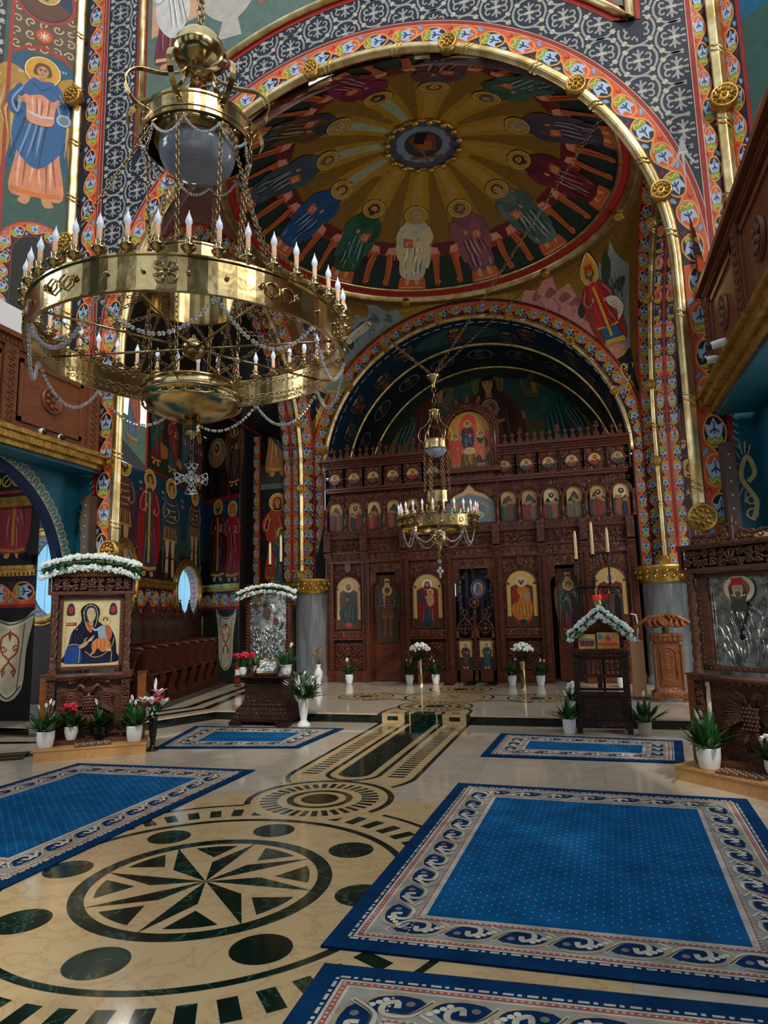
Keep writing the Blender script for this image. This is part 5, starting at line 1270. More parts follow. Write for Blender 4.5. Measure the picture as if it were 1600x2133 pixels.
gallery(1, 3.76, 4.15, 'reddish wood gallery front with round rosettes above the right arch')
mb = MB(); mb.box2((-4.1, 5.0, 4.93), (-3.95, 6.2, 5.3), 'white_plastic'); single(mb, 'white_box', 'white box standing on the left gallery rail', 'box')

# ================================================================ CAMERAS AND LINE LOUDSPEAKERS
def sec_cam(x, y, z, az, label):
    t = thing('security_camera', label, 'security camera', (x, y, z), az, group=None)
    M0 = mat4((x, y, z), az)
    mb = MB(); mb.T = M0; mb.lathe([(0, 0), (.05, 0), (.055, .02), (.03, .035), (0, .04)], 18, (0, 0, 0), 'white_plastic'); mb.build('base', t)
    mb = MB(); mb.T = M0; mb.tube([(0, 0, .03), (0, -.03, .07), (0, -.05, .08)], .014, 'white_plastic', 8); mb.build('bracket', t)
    mb = MB(); mb.T = M0 @ mat4((0, -.05, .08), 0, pi / 2 + .2); mb.lathe([(0, -.04), (.032, -.035), (.036, .0), (.036, .09), (.03, .095)], 18, (0, 0, 0), 'white_plastic')
    mb.build('housing', t)
    mb = MB(); mb.T = M0 @ mat4((0, -.05, .08), 0, pi / 2 + .2); mb.lathe([(.03, .09), (.034, .095), (.034, .125), (.0, .125)], 18, (0, 0, 0), 'black_plastic'); mb.build('lens', t)
sec_cam(-3.98, 6.45, 3.82, 1.9, 'white security camera on the left gallery cornice, nearer the pier rosette panel')
sec_cam(-3.98, 6.8, 3.82, 1.5, 'white security camera on the left gallery cornice, closest to the painted pier')
sec_cam(3.68, 6.3, 3.82, -1.7, 'dark lensed security camera on the right gallery cornice, upper one')
sec_cam(3.68, 6.75, 3.82, -1.2, 'white security camera on the right gallery cornice, lower one')
for x, lab in ((-3.98, 'slim brown column loudspeaker above the left garlanded shrine'), (3.82, 'slim brown column loudspeaker above the right shrine')):
    t = thing('column_speaker', lab, 'loudspeaker', (x, 7.5, 2.3)); mb = MB(); mb.box2((x - .065, 7.44, 2.3), (x + .065, 7.58, 3.25), 'speaker_brown'); mb.build('cabinet', t)
    mb = MB(); mb.box2((x - .055, 7.432, 2.32), (x + .055, 7.44, 3.23), 'speaker_brown')
    for k in range(6): mb.sphere((x, 7.432, 2.42 + k * .14), .009, 'white_plastic', 6)
    mb.build('grille', t)
# ================================================================ RUGS
def rug(x0, y0, x1, y1, label, rz=0, group='blue bordered rugs', corners=None):
    t = None
    mb = MB(); h = .012
    w, l = x1 - x0, y1 - y0; cx, cy = (x0 + x1) / 2, (y0 + y1) / 2
    c, s_ = cos(rz), sin(rz)
    if corners:
        A, B_, C_, D_ = [np.array(q, float) for q in corners]
        def mp(u, v):
            a, b_ = u / w, v / l; q = A * (1 - a) * (1 - b_) + B_ * a * (1 - b_) + C_ * a * b_ + D_ * (1 - a) * b_; return q
    else:
        def mp(u, v): u -= w / 2; v -= l / 2; return np.array([cx + c * u - s_ * v, cy + s_ * u + c * v])
    sf = lambda u, v, q: np.array([*mp(u, v), h + q])
    P = Paint(mb, sf, mat='rug_pile', eps=.0006)
    B0, CR, RD, TN, GY = '#0c345c', '#c2bcae', '#a85c50', '#ac9c80', '#77787a'
    P.rect(0, 0, w, l, B0, 0)
    cs = [(0, 0), (w, 0), (w, l), (0, l)]
    for k in range(4):
        a, b_ = cs[k], cs[(k + 1) % 4]; v0, v1 = sf(*a, 0), sf(*b_, 0)
        mb.add([v0, v1, v1 - [0, 0, h], v0 - [0, 0, h]], [(0, 1, 2, 3)], 'rug_pile', C('#0a2a4c'))
    b1, b2 = .09, .42
    P.rect(b1 + .03, b1 + .03, w - b1 - .03, l - b1 - .03, CR, 1)
    def frame_line(d, t_, col, L):
        P.rect(d, d, w - d, d + t_, col, L); P.rect(d, l - d - t_, w - d, l - d, col, L); P.rect(d, d + t_, d + t_, l - d - t_, col, L); P.rect(w - d - t_, d + t_, w - d, l - d - t_, col, L)
    frame_line(b1 + .045, .025, RD, 2); frame_line(b2 - .055, .022, RD, 2); frame_line(b1 + .085, .2, '#9c9a92', 2)
    def dashes(d, side_len, place):
        y = d + .01
        while y < side_len - d - .05:
            place(y, .045); place(y + .06, .018); y += .1
    for d, col in ((b1 + .012, CR), (b2 - .015, CR)):
        dashes(d, l, lambda y, q: (P.rect(d - .007, y, d + .009, y + q, col, 3), P.rect(w - d - .009, y, w - d + .007, y + q, col, 3)))
        dashes(d, w, lambda y, q: (P.rect(y, d - .007, y + q, d + .009, col, 3), P.rect(y, l - d - .009, y + q, l - d + .007, col, 3)))
    # scrolling border on all four sides
    mid = b1 + .185
    def scrolls(ox, oy, dx, dy, LL, e=0):
        n = max(2, round(LL / .27)); p = LL / n
        for k in range(n):
            bx = (k + .5) * p; sg = 1
            P.push(lambda q: (ox + dx * q[0] - dy * q[1], oy + dy * q[0] + dx * q[1]))
            P.poly(spl([(bx - p * .5, -.01), (bx - p * .25, .07), (bx + p * .1, .08), (bx + p * .4, .02), (bx + p * .45, -.05), (bx + p * .1, -.07), (bx - p * .2, -.08)], 3), '#12305a', 3 + e)
            P.stroke(spl([(bx - p * .55, -.06), (bx - p * .25, .055), (bx + p * .15, .06), (bx + p * .2, .0), (bx + p * .02, -.03), (bx - .02 * p, .015)], 4, False), .028, '#c4bcaa', 4 + e)
            P.stroke(spl([(bx - p * .3, -.075), (bx, -.085), (bx + p * .35, -.06), (bx + p * .52, .0), (bx + p * .58, .06)], 4, False), .024, TN, 4.4 + e)
            P.stroke(spl([(bx - p * .52, -.05), (bx - p * .24, .047), (bx + p * .13, .05)], 4, False), .008, '#5c5648', 5 + e)
            for j in range(4): P.disk(bx + p * (.2 + j * .09), -.035 + .022 * j, .016, '#d4ccba', 5.3 + e, 8)
            P.disk(bx - p * .2, -.02, .02, GY, 5.6 + e, 8); P.stroke([(bx + p * .38, .085), (bx + p * .6, .045)], .012, '#d4ccba', 4.7 + e)
            P.pop()
    scrolls(mid, mid, 1, 0, w - 2 * mid); scrolls(w - mid, mid, 0, 1, l - 2 * mid, 3); scrolls(w - mid, l - mid, -1, 0, w - 2 * mid); scrolls(mid, l - mid, 0, -1, l - 2 * mid, 3)
    P.rect(b2, b2, w - b2, l - b2, '#11588c', 3)
    # tiny woven key marks on the red lines
    y = b1 + .05
    while y < l - b1 - .06:
        for d in (b1 + .048, b2 - .052):
            P.rect(d + .004, y, d + .016, y + .012, CR, 4); P.rect(w - d - .016, y, w - d - .004, y + .012, CR, 4)
        y += .03
    y = b1 + .05
    while y < w - b1 - .06:
        for d in (b1 + .048, b2 - .052): P.rect(y, d + .004, y + .012, d + .016, CR, 4); P.rect(y, l - d - .016, y + .012, l - d - .004, CR, 4)
        y += .03
    nx, ny = int((w - 2 * b2) / .045), int((l - 2 * b2) / .075)
    for i in range(1, nx):
        for j in range(1, ny):
            u = b2 + i * (w - 2 * b2) / nx; v = b2 + (j + (.5 if i % 2 else 0)) * (l - 2 * b2) / ny
            if v < l - b2 - .02: P.poly([(u - (.0055), v), (u, v - .006), (u + (.0055), v), (u, v + .008)], '#8fb4d8' if (i + j) % 5 else '#c49aa8', 4)
    return single(mb, 'rug', label, 'rug', None)
rug(0, 0, 2.42, 3.16, 'large blue rug with cream scroll border filling the right foreground', corners=[(.97, 3.32), (3.36, 3.36), (3.50, 6.48), (1.07, 6.57)])
rug(0, 0, 2.4, 3.1, 'blue scroll bordered rug cut by the bottom edge of the photo', corners=[(1.1, .05), (3.5, .05), (3.48, 3.28), (1.05, 3.17)])
rug(0, 0, 2.3, 3.05, 'blue scroll bordered rug at the left in front of the mother and child shrine', corners=[(-3.35, 3.5), (-1.18, 3.55), (-1.11, 6.72), (-3.28, 6.66)])
rug(0, 0, 2.0, 1.5, 'low lying blue rug before the dark stepped table on the left', corners=[(-2.93, 7.58), (-1.14, 7.9), (-1.05, 9.32), (-3.36, 9.2)])
rug(0, 0, 2.1, 1.3, 'low lying blue rug before the peaked garland stand on the right', corners=[(1.1, 7.8), (3.2, 7.8), (3.34, 9.06), (1.16, 9.24)])
mb = MB(); P = Paint(mb, lambda u, v, h: np.array([u, v, .01 + h]), mat='rug_pile'); P.poly([(-4.9, 6.3), (-4.15, 6.75), (-4.4, 7.15), (-5.3, 6.6)], '#3a342c', 0)
P.stroke([(-4.95, 6.4), (-4.2, 6.83)], .03, '#7c7258', 1); P.stroke([(-5.1, 6.56), (-4.36, 7.03)], .03, '#7c7258', 1)
single(mb, 'door_mat', 'small dark patterned mat left of the pine step', 'mat')

# ================================================================ ICONOSTASIS (CARVED ICON SCREEN)
YI = 14.3
CW, DW = 'carved_wood', 'dark_wood'
ico = thing('iconostasis', 'tall carved reddish brown wooden icon screen closing off the sanctuary', 'icon screen', (.1, YI + .1, HF))
PX = [-3.12, -2.27, -1.37, -.43, .64, 1.56, 2.4, 3.3]
fI = lambda d: (lambda u, v, h: np.array([u, YI - d - h, v]))
def bx(mb, x0, x1, z0, z1, d0, d1, mat): mb.box2((x0, YI - d1, z0), (x1, YI - d0, z1), mat)
def vine(mb, x0, x1, z0, z1, d, mat=DW, r=.008, pitch=None, n=9):
    """carved running scrolls in relief"""
    vert = (z1 - z0) > (x1 - x0); W_ = (x1 - x0) if vert else (z1 - z0); L = (z1 - z0) if vert else (x1 - x0); pitch = pitch or W_ * 1.1
    k_ = max(1, int(L / pitch)); p = L / k_
    for k in range(k_):
        sg = 1 if k % 2 else -1; a, c = (k + .5) * p, W_ / 2
        pts = spiral(0, 0, min(W_, p) * .42, -sg * pi / 2, sg * 1.25, n, .2)
        P3 = [(x0 + c + q[1] * 1, YI - d, z0 + a + q[0]) if vert else (x0 + a + q[0], YI - d, z0 + c + q[1]) for q in pts]
        mb.tube(P3, r, mat, 4, up=(0, 1, 0)); q = P3[-1]; mb.sphere((q[0], q[1], q[2]), r * 1.9, mat, 5)
def beads(mb, x0, x1, z, d, mat=DW, st=.05, r=.013):
    for k in range(int((x1 - x0) / st)): mb.sphere((x0 + (k + .5) * st, YI - d, z), r, mat, 5)
def rope(mb, x, z0, z1, d, w=.05, mat=DW, st=.05):
    for k in range(int((z1 - z0) / st)):
        z = z0 + (k + .5) * st
        for sg in (-1, 1): mb.tube([(x - sg * w, YI - d, z - st * .5), (x, YI - d - .012, z), (x + sg * w, YI - d, z + st * .5)], .009, mat, 4, up=(0, 1, 0))
# main pillars
for i, x in enumerate(PX):
    mb = MB(); w = .085
    bx(mb, x - w, x + w, HF, 2.95, -.12, .06, DW); rope(mb, x, HF + .25, 2.75, .065, .05); bx(mb, x - w - .02, x + w + .02, HF, HF + .2, -.1, .08, DW)
    mb.T = frame((x, YI - .07, 2.84), (1, 0, 0), (0, 0, 1), (0, -1, 0)); mb.lathe([(0, .02), (.03, .03), (.055, .012), (.07, .02), (.075, 0)], 14, (0, 0, 0), CW); mb.T = I4
    mb.build('pillar', ico)
    mb = MB(); bx(mb, x - .075, x + .075, 2.98, 3.42, 0, .2, DW)
    for a in range(3):
        for b_ in range(7): mb.box((x - .045 + a * .045, YI - .205, 3.03 + b_ * .055), (.03, .012, .038), CW)
    for k in range(3): bx(mb, x - .075 + k * .0, x + .075, 2.9 - k * .04, 2.94 - k * .04, 0, .18 - k * .04, DW)
    mb.build('bracket', ico)
mb = MB(); bx(mb, PX[0], PX[-1], 2.76, 2.93, -.1, .03, CW); vine(mb, PX[0], PX[-1], 2.78, 2.91, .035, DW, .008); bx(mb, PX[0] - .05, PX[-1] + .05, 2.93, 2.97, -.1, .07, DW); bx(mb, PX[0] - .05, PX[-1] + .05, 2.72, 2.76, -.1, .05, DW)
mb.build('architrave', ico)
for i in range(7):   # grape-vine frieze panels
    x0, x1 = PX[i] + .08, PX[i + 1] - .08; mb = MB(); bx(mb, x0, x1, 2.96, 3.26, -.1, .04, 'carved_black' if 0 else CW); vine(mb, x0, x1, 2.98, 3.12, .06, DW, .013, .14); vine(mb, x0, x1, 3.1, 3.24, .07, DW, .012, .12)
    rnd = random.Random(i)
    for k in range(16): 
        gx, gz = rnd.uniform(x0 + .05, x1 - .05), rnd.uniform(3.02, 3.2)
        for q in range(4): mb.sphere((gx + (q % 2) * .02, YI - .07, gz - (q // 2) * .02), .014, DW, 5)
    mb.build('grape_frieze', ico)
mb = MB(); bx(mb, PX[0] - .03, PX[-1] + .03, 3.26, 3.32, -.1, .12, DW); bx(mb, PX[0] - .03, PX[-1] + .03, 3.32, 3.44, -.1, .07, DW)
x = PX[0]
while x < PX[-1]:
    for b_ in range(3): mb.box((x, YI - .075, 3.345 + b_ * .036), (.026, .012, .026), CW)
    x += .037
beads(mb, PX[0], PX[-1], 3.29, .125); mb.build('grid_rail', ico)
def icon_fig(P, w, h, kind, seed=0):
    """painted panel, origin at the middle of the bottom edge"""
    rnd = random.Random(seed)
    P.tr(0, 0, 1)
    if kind in ('king', 'mother', 'bishop', 'baptist'):
        rb, mn = {'king': ('#8c2418', '#b06a22'), 'mother': ('#1c4048', '#7c1c1c'), 'bishop': ('#8c2420', '#2a4034'), 'baptist': ('#5a3020', '#1c3434')}[kind]
        P.poly([(-w * .36, h * .12), (-w * .36, h * .7), (-w * .2, h * .74), (w * .2, h * .74), (w * .36, h * .7), (w * .36, h * .12)], '#6c2c18', 3); P.rect(-w * .5, 0, w * .5, h * .18, '#4c2c18', 3)
        H = h * .92
        P.poly(spl([(-.1 * H, .78 * H), (.1 * H, .78 * H), (.15 * H, .6 * H), (.17 * H, .3 * H), (.12 * H, .06 * H), (-.12 * H, .06 * H), (-.17 * H, .3 * H), (-.15 * H, .6 * H)]), rb, 5)
        P.poly(spl([(-.08 * H, .74 * H), (.13 * H, .72 * H), (.16 * H, .5 * H), (.2 * H, .38 * H), (.15 * H, .16 * H), (0, .1 * H), (-.17 * H, .2 * H), (-.2 * H, .4 * H), (-.06 * H, .5 * H)]) if kind != 'mother' else spl([(-.12 * H, .8 * H), (.12 * H, .8 * H), (.19 * H, .5 * H), (.17 * H, .22 * H), (.1 * H, .12 * H), (.06 * H, .4 * H), (-.06 * H, .4 * H), (-.1 * H, .12 * H), (-.17 * H, .22 * H), (-.19 * H, .5 * H)]), mn, 7)
        folds(P, (0, .5 * H), (0, .12 * H), 9, (.24 * H, .3 * H), shade(mn, .4), shade(mn, 1.35), 8, seed, .014 * H)
        P.stroke(spl([(-.12 * H, .74 * H), (-.17 * H, .6 * H), (-.04 * H, .58 * H)], 4, False), .07 * H, rb, 9); hand(P, -.03 * H, .6 * H, .022 * H, 10)
        if kind == 'mother': P.poly(spl([(0, .66 * H), (.1 * H, .68 * H), (.13 * H, .5 * H), (.04 * H, .42 * H), (-.02 * H, .52 * H)]), '#b08a5c', 9); head(P, .06 * H, .71 * H, .033 * H, L=10, halo='#d8b468')
        elif kind != 'baptist': P.poly([(.04 * H, .5 * H), (.15 * H, .52 * H), (.15 * H, .65 * H), (.04 * H, .63 * H)], '#8c8470' if kind == 'king' else '#7c6a58', 9)
        if kind == 'king':
            for k in range(22): P.disk(rnd.uniform(-.14, .12) * H, rnd.uniform(.16, .42) * H, .008 * H, '#5c2410', 9, 6)
        if kind == 'bishop': P.stroke([(-.03 * H, .78 * H), (0, .6 * H), (0, .2 * H)], .04 * H, '#8c1c20', 9); P.stroke([(.03 * H, .78 * H), (0, .6 * H)], .04 * H, '#8c1c20', 9)
        P.poly(spl([(-.07 * H, .1 * H), (0, .03 * H), (.08 * H, .1 * H), (0, .14 * H)]), '#b03a30' if kind == 'baptist' else '#1c2c3c', 9)
        head(P, 0, .87 * H, .052 * H, hair='#4a3424' if kind != 'bishop' else '#8a8880', beard=None if kind == 'mother' else '#3a2a1c' if kind != 'bishop' else '#8a8880', veil='#6c1c1c' if kind == 'mother' else None, halo='#c9a878' if kind != 'mother' else '#e0d8c4', hring='#e8dcc0', L=9, crown='#b9b9b0' if kind == 'king' else None, hr=2.1)
        for sg in (-1, 1): P.poly(spl([(sg * .25 * H, .86 * H), (sg * .22 * H, .81 * H), (sg * .28 * H, .81 * H)]), '#5c3c28', 4)
    elif kind == 'angel': stand(P, 0, h * .1, h * .82, '#5a2a22', '#3c2c22', '#8c5a2c', seed, armor=True, wings='#3c4438', L=3, halo='#b08c44', arm='cross', skin='#6c4430')
    elif kind == 'angel2': stand(P, 0, h * .1, h * .82, '#5c2020', '#2c4038', '#8c5a2c', seed, wings='#5c4c38', L=3, halo='#b08c44')
    elif kind == 'scene':
        cs = ['#7c2420', '#1c3438', '#3c4a34', '#5c3a2c', '#8c4a2c', '#1c2430', '#6c5a44']
        P.poly([(-w / 2, 0), (w / 2, 0), (w / 2, h * .55), (w * .25, h * rnd.uniform(.55, .75)), (0, h * .52), (-w * .25, h * rnd.uniform(.6, .8)), (-w / 2, h * .5)], rnd.choice(['#2a241c', '#332a24', '#1c2428']), 3)
        for k in range(5):
            x = -w * .36 + k * w * .18 + rnd.uniform(-.02, .02); z = rnd.uniform(.02, .1) * h; H = h * rnd.uniform(.45, .6); c = rnd.choice(cs)
            P.poly(spl([(x - .05, z), (x + .05, z), (x + .055, z + H * .6), (x + .02, z + H * .85), (x - .02, z + H * .85), (x - .055, z + H * .6)], 3), c, 4 + k % 2)
            P.stroke([(x - .01, z + H * .7), (x + .01, z + .02)], .012, shade(c, 1.4), 6, taper=True)
            P.disk(x, z + H * .92, .032, '#a88c4c', 6, 12); P.disk(x, z + H * .92, .018, '#7c5438', 7, 10)
        q = rnd.random()
        if q < .4: P.disk(0, h * .75, w * .18, '#1c2430', 5, 16); P.disk(0, h * .76, w * .08, '#a88c4c', 6, 12)
        else: P.poly(spl([(-w * .3, h * .62), (0, h * .84), (w * .3, h * .6), (w * .1, h * .56), (-w * .1, h * .6)]), rnd.choice(['#5c2c20', '#3c3c34']), 4)
    P.pop()
def icon_panel(x, z0, w, h, kind, seed, d=.0, arch=True, name='icon', frm=.03, ground='#c49a56', parent=ico, depth=.02):
    """icon board with rounded head, frame moulding as sub-part"""
    mb = MB(); sf = lambda u, v, q: np.array([x + u, YI - d - depth - q, z0 + v]); P = Paint(mb, sf, mat='icon_paint', eps=.0007)
    zz = h - w / 2 if arch else h
    out = ([(-w / 2, 0), (w / 2, 0), (w / 2, zz)] + arc(0, zz, w / 2, 0, 180, 18)[1:]) if arch else [(-w / 2, 0), (w / 2, 0), (w / 2, h), (-w / 2, h)]
    mb.extr(out, lambda u, v, q: sf(u, v, q), -depth, 0, 'icon_paint', C(ground)); P.poly([(p[0] * .97, p[1] * .99 + .004) for p in out], ground, 1); 
    icon_fig(P, w, h, kind, seed)
    o = mb.build(name, parent)
    mb = MB(); mb.tube([(x + p[0], YI - d - depth - .005, z0 + p[1]) for p in out], frm * .5, DW, 6, closed=True, up=(0, 1, 0)); mb.build('icon_frame', o)
    return o
# lower register: four large icons, two side doors, the royal doors
def bay_icon(i, kind, seed):
    x0, x1 = PX[i] + .09, PX[i + 1] - .09; xc = (x0 + x1) / 2; w = x1 - x0
    mb = MB(); bx(mb, x0, x1, 1.24, 2.74, -.08, -.05, CW); bx(mb, x0, x1, 1.1, 1.24, -.06, .02, CW); vine(mb, x0, x1, 1.12, 1.22, .025, DW, .008); bx(mb, x0, x1, 1.04, 1.09, -.06, .05, DW); beads(mb, x0, x1, 1.01, .02)
    iw = w * .86
    # carved spandrel round the arched icon
    zc = 2.42 - iw / 2
    for sg in (-1, 1):
        for k in range(7):
            a = rad(92 - k * 12) if sg > 0 else rad(88 + k * 12); r = iw / 2 + .07
            for rr_ in (r, r + .1):
                px, pz = xc + rr_ * cos(a), zc + rr_ * sin(a)
                if abs(px - xc) < w / 2 - .03 and pz < 2.68: mb.tube([(px + q[0], YI + .04, pz + q[1]) for q in spiral(0, 0, .042, a, sg * 1.1, 8)], .009, DW, 4, up=(0, 1, 0))
    mb.extr([(xc - .07, 2.72), (xc - .07, 2.58), (xc - .03, 2.52), (xc + .03, 2.52), (xc + .07, 2.58), (xc + .07, 2.72)], lambda u, v, h: (u, YI + .02 - h, v), 0, .03, DW)
    mb.build('icon_bay', ico)
    icon_panel(xc, 1.27, iw, 1.16, kind, seed, d=-.05, ground='#c7a25e')
    mb = MB(); bx(mb, x0, x1, HF, .98, -.08, -.03, DW); bx(mb, x0, x1, HF, .38, -.06, .03, DW)
    for a in range(2):
        for b_ in range(2):
            cx, cz, s_ = x0 + w * (.27 + .46 * a), .55 + .27 * b_, min(w * .2, .12)
            for sx_ in (-1, 1): bx(mb, cx + sx_ * (s_ + .02) - .012, cx + sx_ * (s_ + .02) + .012, cz - s_ - .03, cz + s_ + .03, -.05, 0, DW); bx(mb, cx - s_ - .03, cx + s_ + .03, cz + sx_ * (s_ + .01) - .012, cz + sx_ * (s_ + .01) + .012, -.05, 0, DW)
            for k in range(-2, 3):
                o = k * s_ * .42; l_ = s_ - abs(o) * .6
                mb.tube([(cx - l_ + o, YI + .01, cz - l_ - o), (cx + l_ + o, YI + .01, cz + l_ - o)], .014, CW, 4, up=(0, 1, 0))
                if k % 2 == 0: mb.tube([(cx - l_ + o, YI + .01, cz + l_ + o), (cx + l_ + o, YI + .01, cz - l_ + o)], .014, CW, 4, up=(0, 1, 0))
    mb.build('lattice_panel', ico)
bay_icon(0, 'baptist', 1); bay_icon(2, 'mother', 2); bay_icon(4, 'king', 3); bay_icon(6, 'bishop', 4)
def doorway(i, opn):
    x0, x1 = PX[i] + .09, PX[i + 1] - .09; w = x1 - x0; mb = MB()
    for a, b_ in ((x0, x0 + .035), (x1 - .035, x1)): bx(mb, a, b_, HF, 2.35, -.1, .0, DW)
    bx(mb, x0, x1, 2.5, 2.72, -.08, .0, CW); vine(mb, x0 + .14, x1 - .14, 2.53, 2.69, .01, DW, .009)
    for sg, e in ((1, x0), (-1, x1)):
        pts = [(e, 2.5), (e, 2.1), (e + sg * .05, 2.2), (e + sg * .1, 2.26), (e + sg * .14, 2.28), (e + sg * .14, 2.5)]
        mb.extr(pts, lambda u, v, h: (u, YI + .06 - h, v), 0, .08, DW); bx(mb, min(e, e + sg * .13), max(e, e + sg * .13), 2.32, 2.5, -.04, .01, CW)
    mb.build('door_frame', ico); return x0, x1
for i, k, s_ in ((1, 'angel', 5), (5, 'angel2', 6)):
    x0, x1 = doorway(i, False); xc = (x0 + x1) / 2; mb = MB(); dd = -.14
    off = .0 if i == 1 else .1
    bx(mb, x0 + .03 + off, x1 - .03, HF + .03, 2.44, -.16 - off, -.12 - off, DW)
    mb.tube([(xc + off / 2 + p[0] * .17, YI + .12 + off, .68 + p[1] * .17) for p in arc(0, 0, 1, 0, 350, 20)], .014, CW, 5, closed=True, up=(0, 1, 0))
    for k2 in range(6): mb.tube([(xc + off / 2 + q[0], YI + .12 + off, .68 + q[1]) for q in spiral(.1 * cos(k2), .1 * sin(k2), .06, k2, 1.1, 8)], .009, CW, 4, up=(0, 1, 0))
    o = mb.build('side_door', ico)
    icon_panel(xc + off / 2, .98, (x1 - x0) * .62, 1.3, k, s_, d=-.12 - off, arch=True, ground='#3c3424', parent=o); P_ = None
    mb = MB(); P = Paint(mb, lambda u, v, h: np.array([u, YI + .09 + off - h, v]), mat='icon_paint'); P.rect(xc - .06 + off / 2, 2.2, xc + .06 + off / 2, 2.36, '#b0945c', 1); P.stroke([(xc - .04 + off / 2, 2.3), (xc + .04 + off / 2, 2.3)], .02, '#4a2c1c', 2); mb.build('title_plate', o)
x0, x1 = doorway(3, True); xc = (x0 + x1) / 2
# dark embroidered curtain behind the royal doors
mb = MB(); sf = lambda u, v, h: np.array([u, YI + .25 - .015 * sin(u * 60) * 0 - h, v]); P = Paint(mb, sf, mat='icon_paint', eps=.001)
mb.grid(lambda i, j: (x0 - .05 + (x1 - x0 + .1) * i, YI + .26 + .012 * sin(i * 40), HF + .02 + 2.5 * j), 40, 4, 'icon_paint', C('#070a18'))
rnd = random.Random(9)
for k in range(34):
    a = rad(-70 + 320 * (k / 33)); px, pz = xc + (.36 + rnd.uniform(-.05, .05)) * cos(a), 1.95 + (.58 + rnd.uniform(-.06, .06)) * sin(a)
    for q in range(4): P.poly(spl([(px, pz), (px + .035 * cos(q * 1.6), pz + .035 * sin(q * 1.6)), (px + .03 * cos(q * 1.6 + .7), pz + .03 * sin(q * 1.6 + .7))], 3), rnd.choice(['#6c6c78', '#4a4c5c', '#8c8c94']), 4)
P.disk(xc + .06, 2.08, .165, '#26346c', 5, 30, .2); P.ring(xc + .06, 2.08, .15, .012, '#8c94b4', 6, 30, .185)
P.disk(xc + .06, 2.08, .11, '#c0a08c', 7, 26, .145); P.poly(spl([(xc, 1.98), (xc + .12, 1.98), (xc + .1, 2.14), (xc + .04, 2.16)]), '#3c68a0', 8); P.poly(spl([(xc + .04, 1.98), (xc + .13, 2.0), (xc + .12, 2.1)]), '#b8643c', 9); P.disk(xc + .05, 2.16, .03, '#8c5c3c', 9, 10); P.disk(xc + .1, 2.1, .022, '#b8865c', 10, 10)
mb.build('embroidered_curtain', ico)
def leaf_door(sg):
    xa, xb = (x0 + .05, xc - .03) if sg < 0 else (xc + .03, x1 - .05); w = xb - xa; m_ = (xa + xb) / 2; mb = MB()
    for a, b_ in ((xa, xa + .05), (xb - .05, xb)): bx(mb, a, b_, HF + .03, 1.2, -.02, .03, CW)
    bx(mb, xa, xb, HF + .03, .4, -.02, .03, DW); bx(mb, xa, xb, 1.0, 1.05, -.02, .03, DW)
    ar = arc(m_, 1.2, w / 2 - .02, 0, 180, 14); ar = [(p[0], p[1] + .09 * (1 - abs(p[0] - m_) / (w / 2))) for p in ar]
    mb.tube([(p[0], YI - .01, p[1]) for p in ar], .026, CW, 6, up=(0, 1, 0))
    mb.tube([(m_ + .1 * cos(t), YI, 1.24 + .1 * sin(t)) for t in np.linspace(0, 6.28, 16)], .013, CW, 5, closed=True, up=(0, 1, 0)); mb.sphere((m_, YI, 1.24), .05, CW, 10, (1, .4, 1))
    for k in range(4): a = k * pi / 2; mb.tube([(m_ + .04 * cos(a), YI, 1.24 + .04 * sin(a)), (m_ + .15 * cos(a), YI, 1.24 + .15 * sin(a))], .018, CW, 5, up=(0, 1, 0))
    zt = 1.2 + w / 2 + .12; mb.tube([(m_, YI, zt - .05), (m_, YI, zt + .03)], .016, CW, 6)
    mb.tube([(m_ + .055 * cos(t), YI, zt + .08 + .055 * sin(t)) for t in np.linspace(0, 6.28, 16)], .014, 'silver' if sg > 0 and 0 else CW, 6, closed=True, up=(0, 1, 0))
    rope(mb, xa + .025, .45, .98, .035, .018); rope(mb, xb - .025, .45, .98, .035, .018)
    o = mb.build('royal_door', ico)
    mb = MB(); P = Paint(mb, fI(.005), mat='icon_paint'); mb.box2((xa + .05, YI + .005, .4), (xb - .05, YI, 1.0), 'icon_paint', C('#2c3430')); P.rect(xa + .05, .66, xb - .05, 1.0, '#c8a868', 1)
    stand(P, m_ + .01 * sg, .42, .52, '#2c3c4c' if sg > 0 else '#4c2020', '#20403c' if sg > 0 else '#3c2824', L=2, halo='#c8b488', seed=3); mb.build('icon', o)
for sg in (-1, 1): leaf_door(sg)
mb = MB(); bx(mb, xc - .035, xc + .035, HF + .03, 1.5, -.01, .045, CW); rope(mb, xc, .3, 1.5, .05, .025)
mb.sphere((xc, YI - .01, 1.56), .06, CW, 6, (.8, .5, 1.3)); mb.tube([(xc + .1 * cos(t), YI - .01, 1.78 + .1 * sin(t)) for t in np.linspace(0, 6.28, 20)], .018, CW, 6, closed=True, up=(0, 1, 0)); mb.sphere((xc, YI - .01, 1.78), .055, CW, 10, (1, .4, 1))
for k in range(4): a = pi / 4 + k * pi / 2; mb.tube([(xc, YI - .01, 1.78), (xc + .09 * cos(a), YI - .01, 1.78 + .09 * sin(a))], .014, CW, 5)
mb.build('door_post', ico)
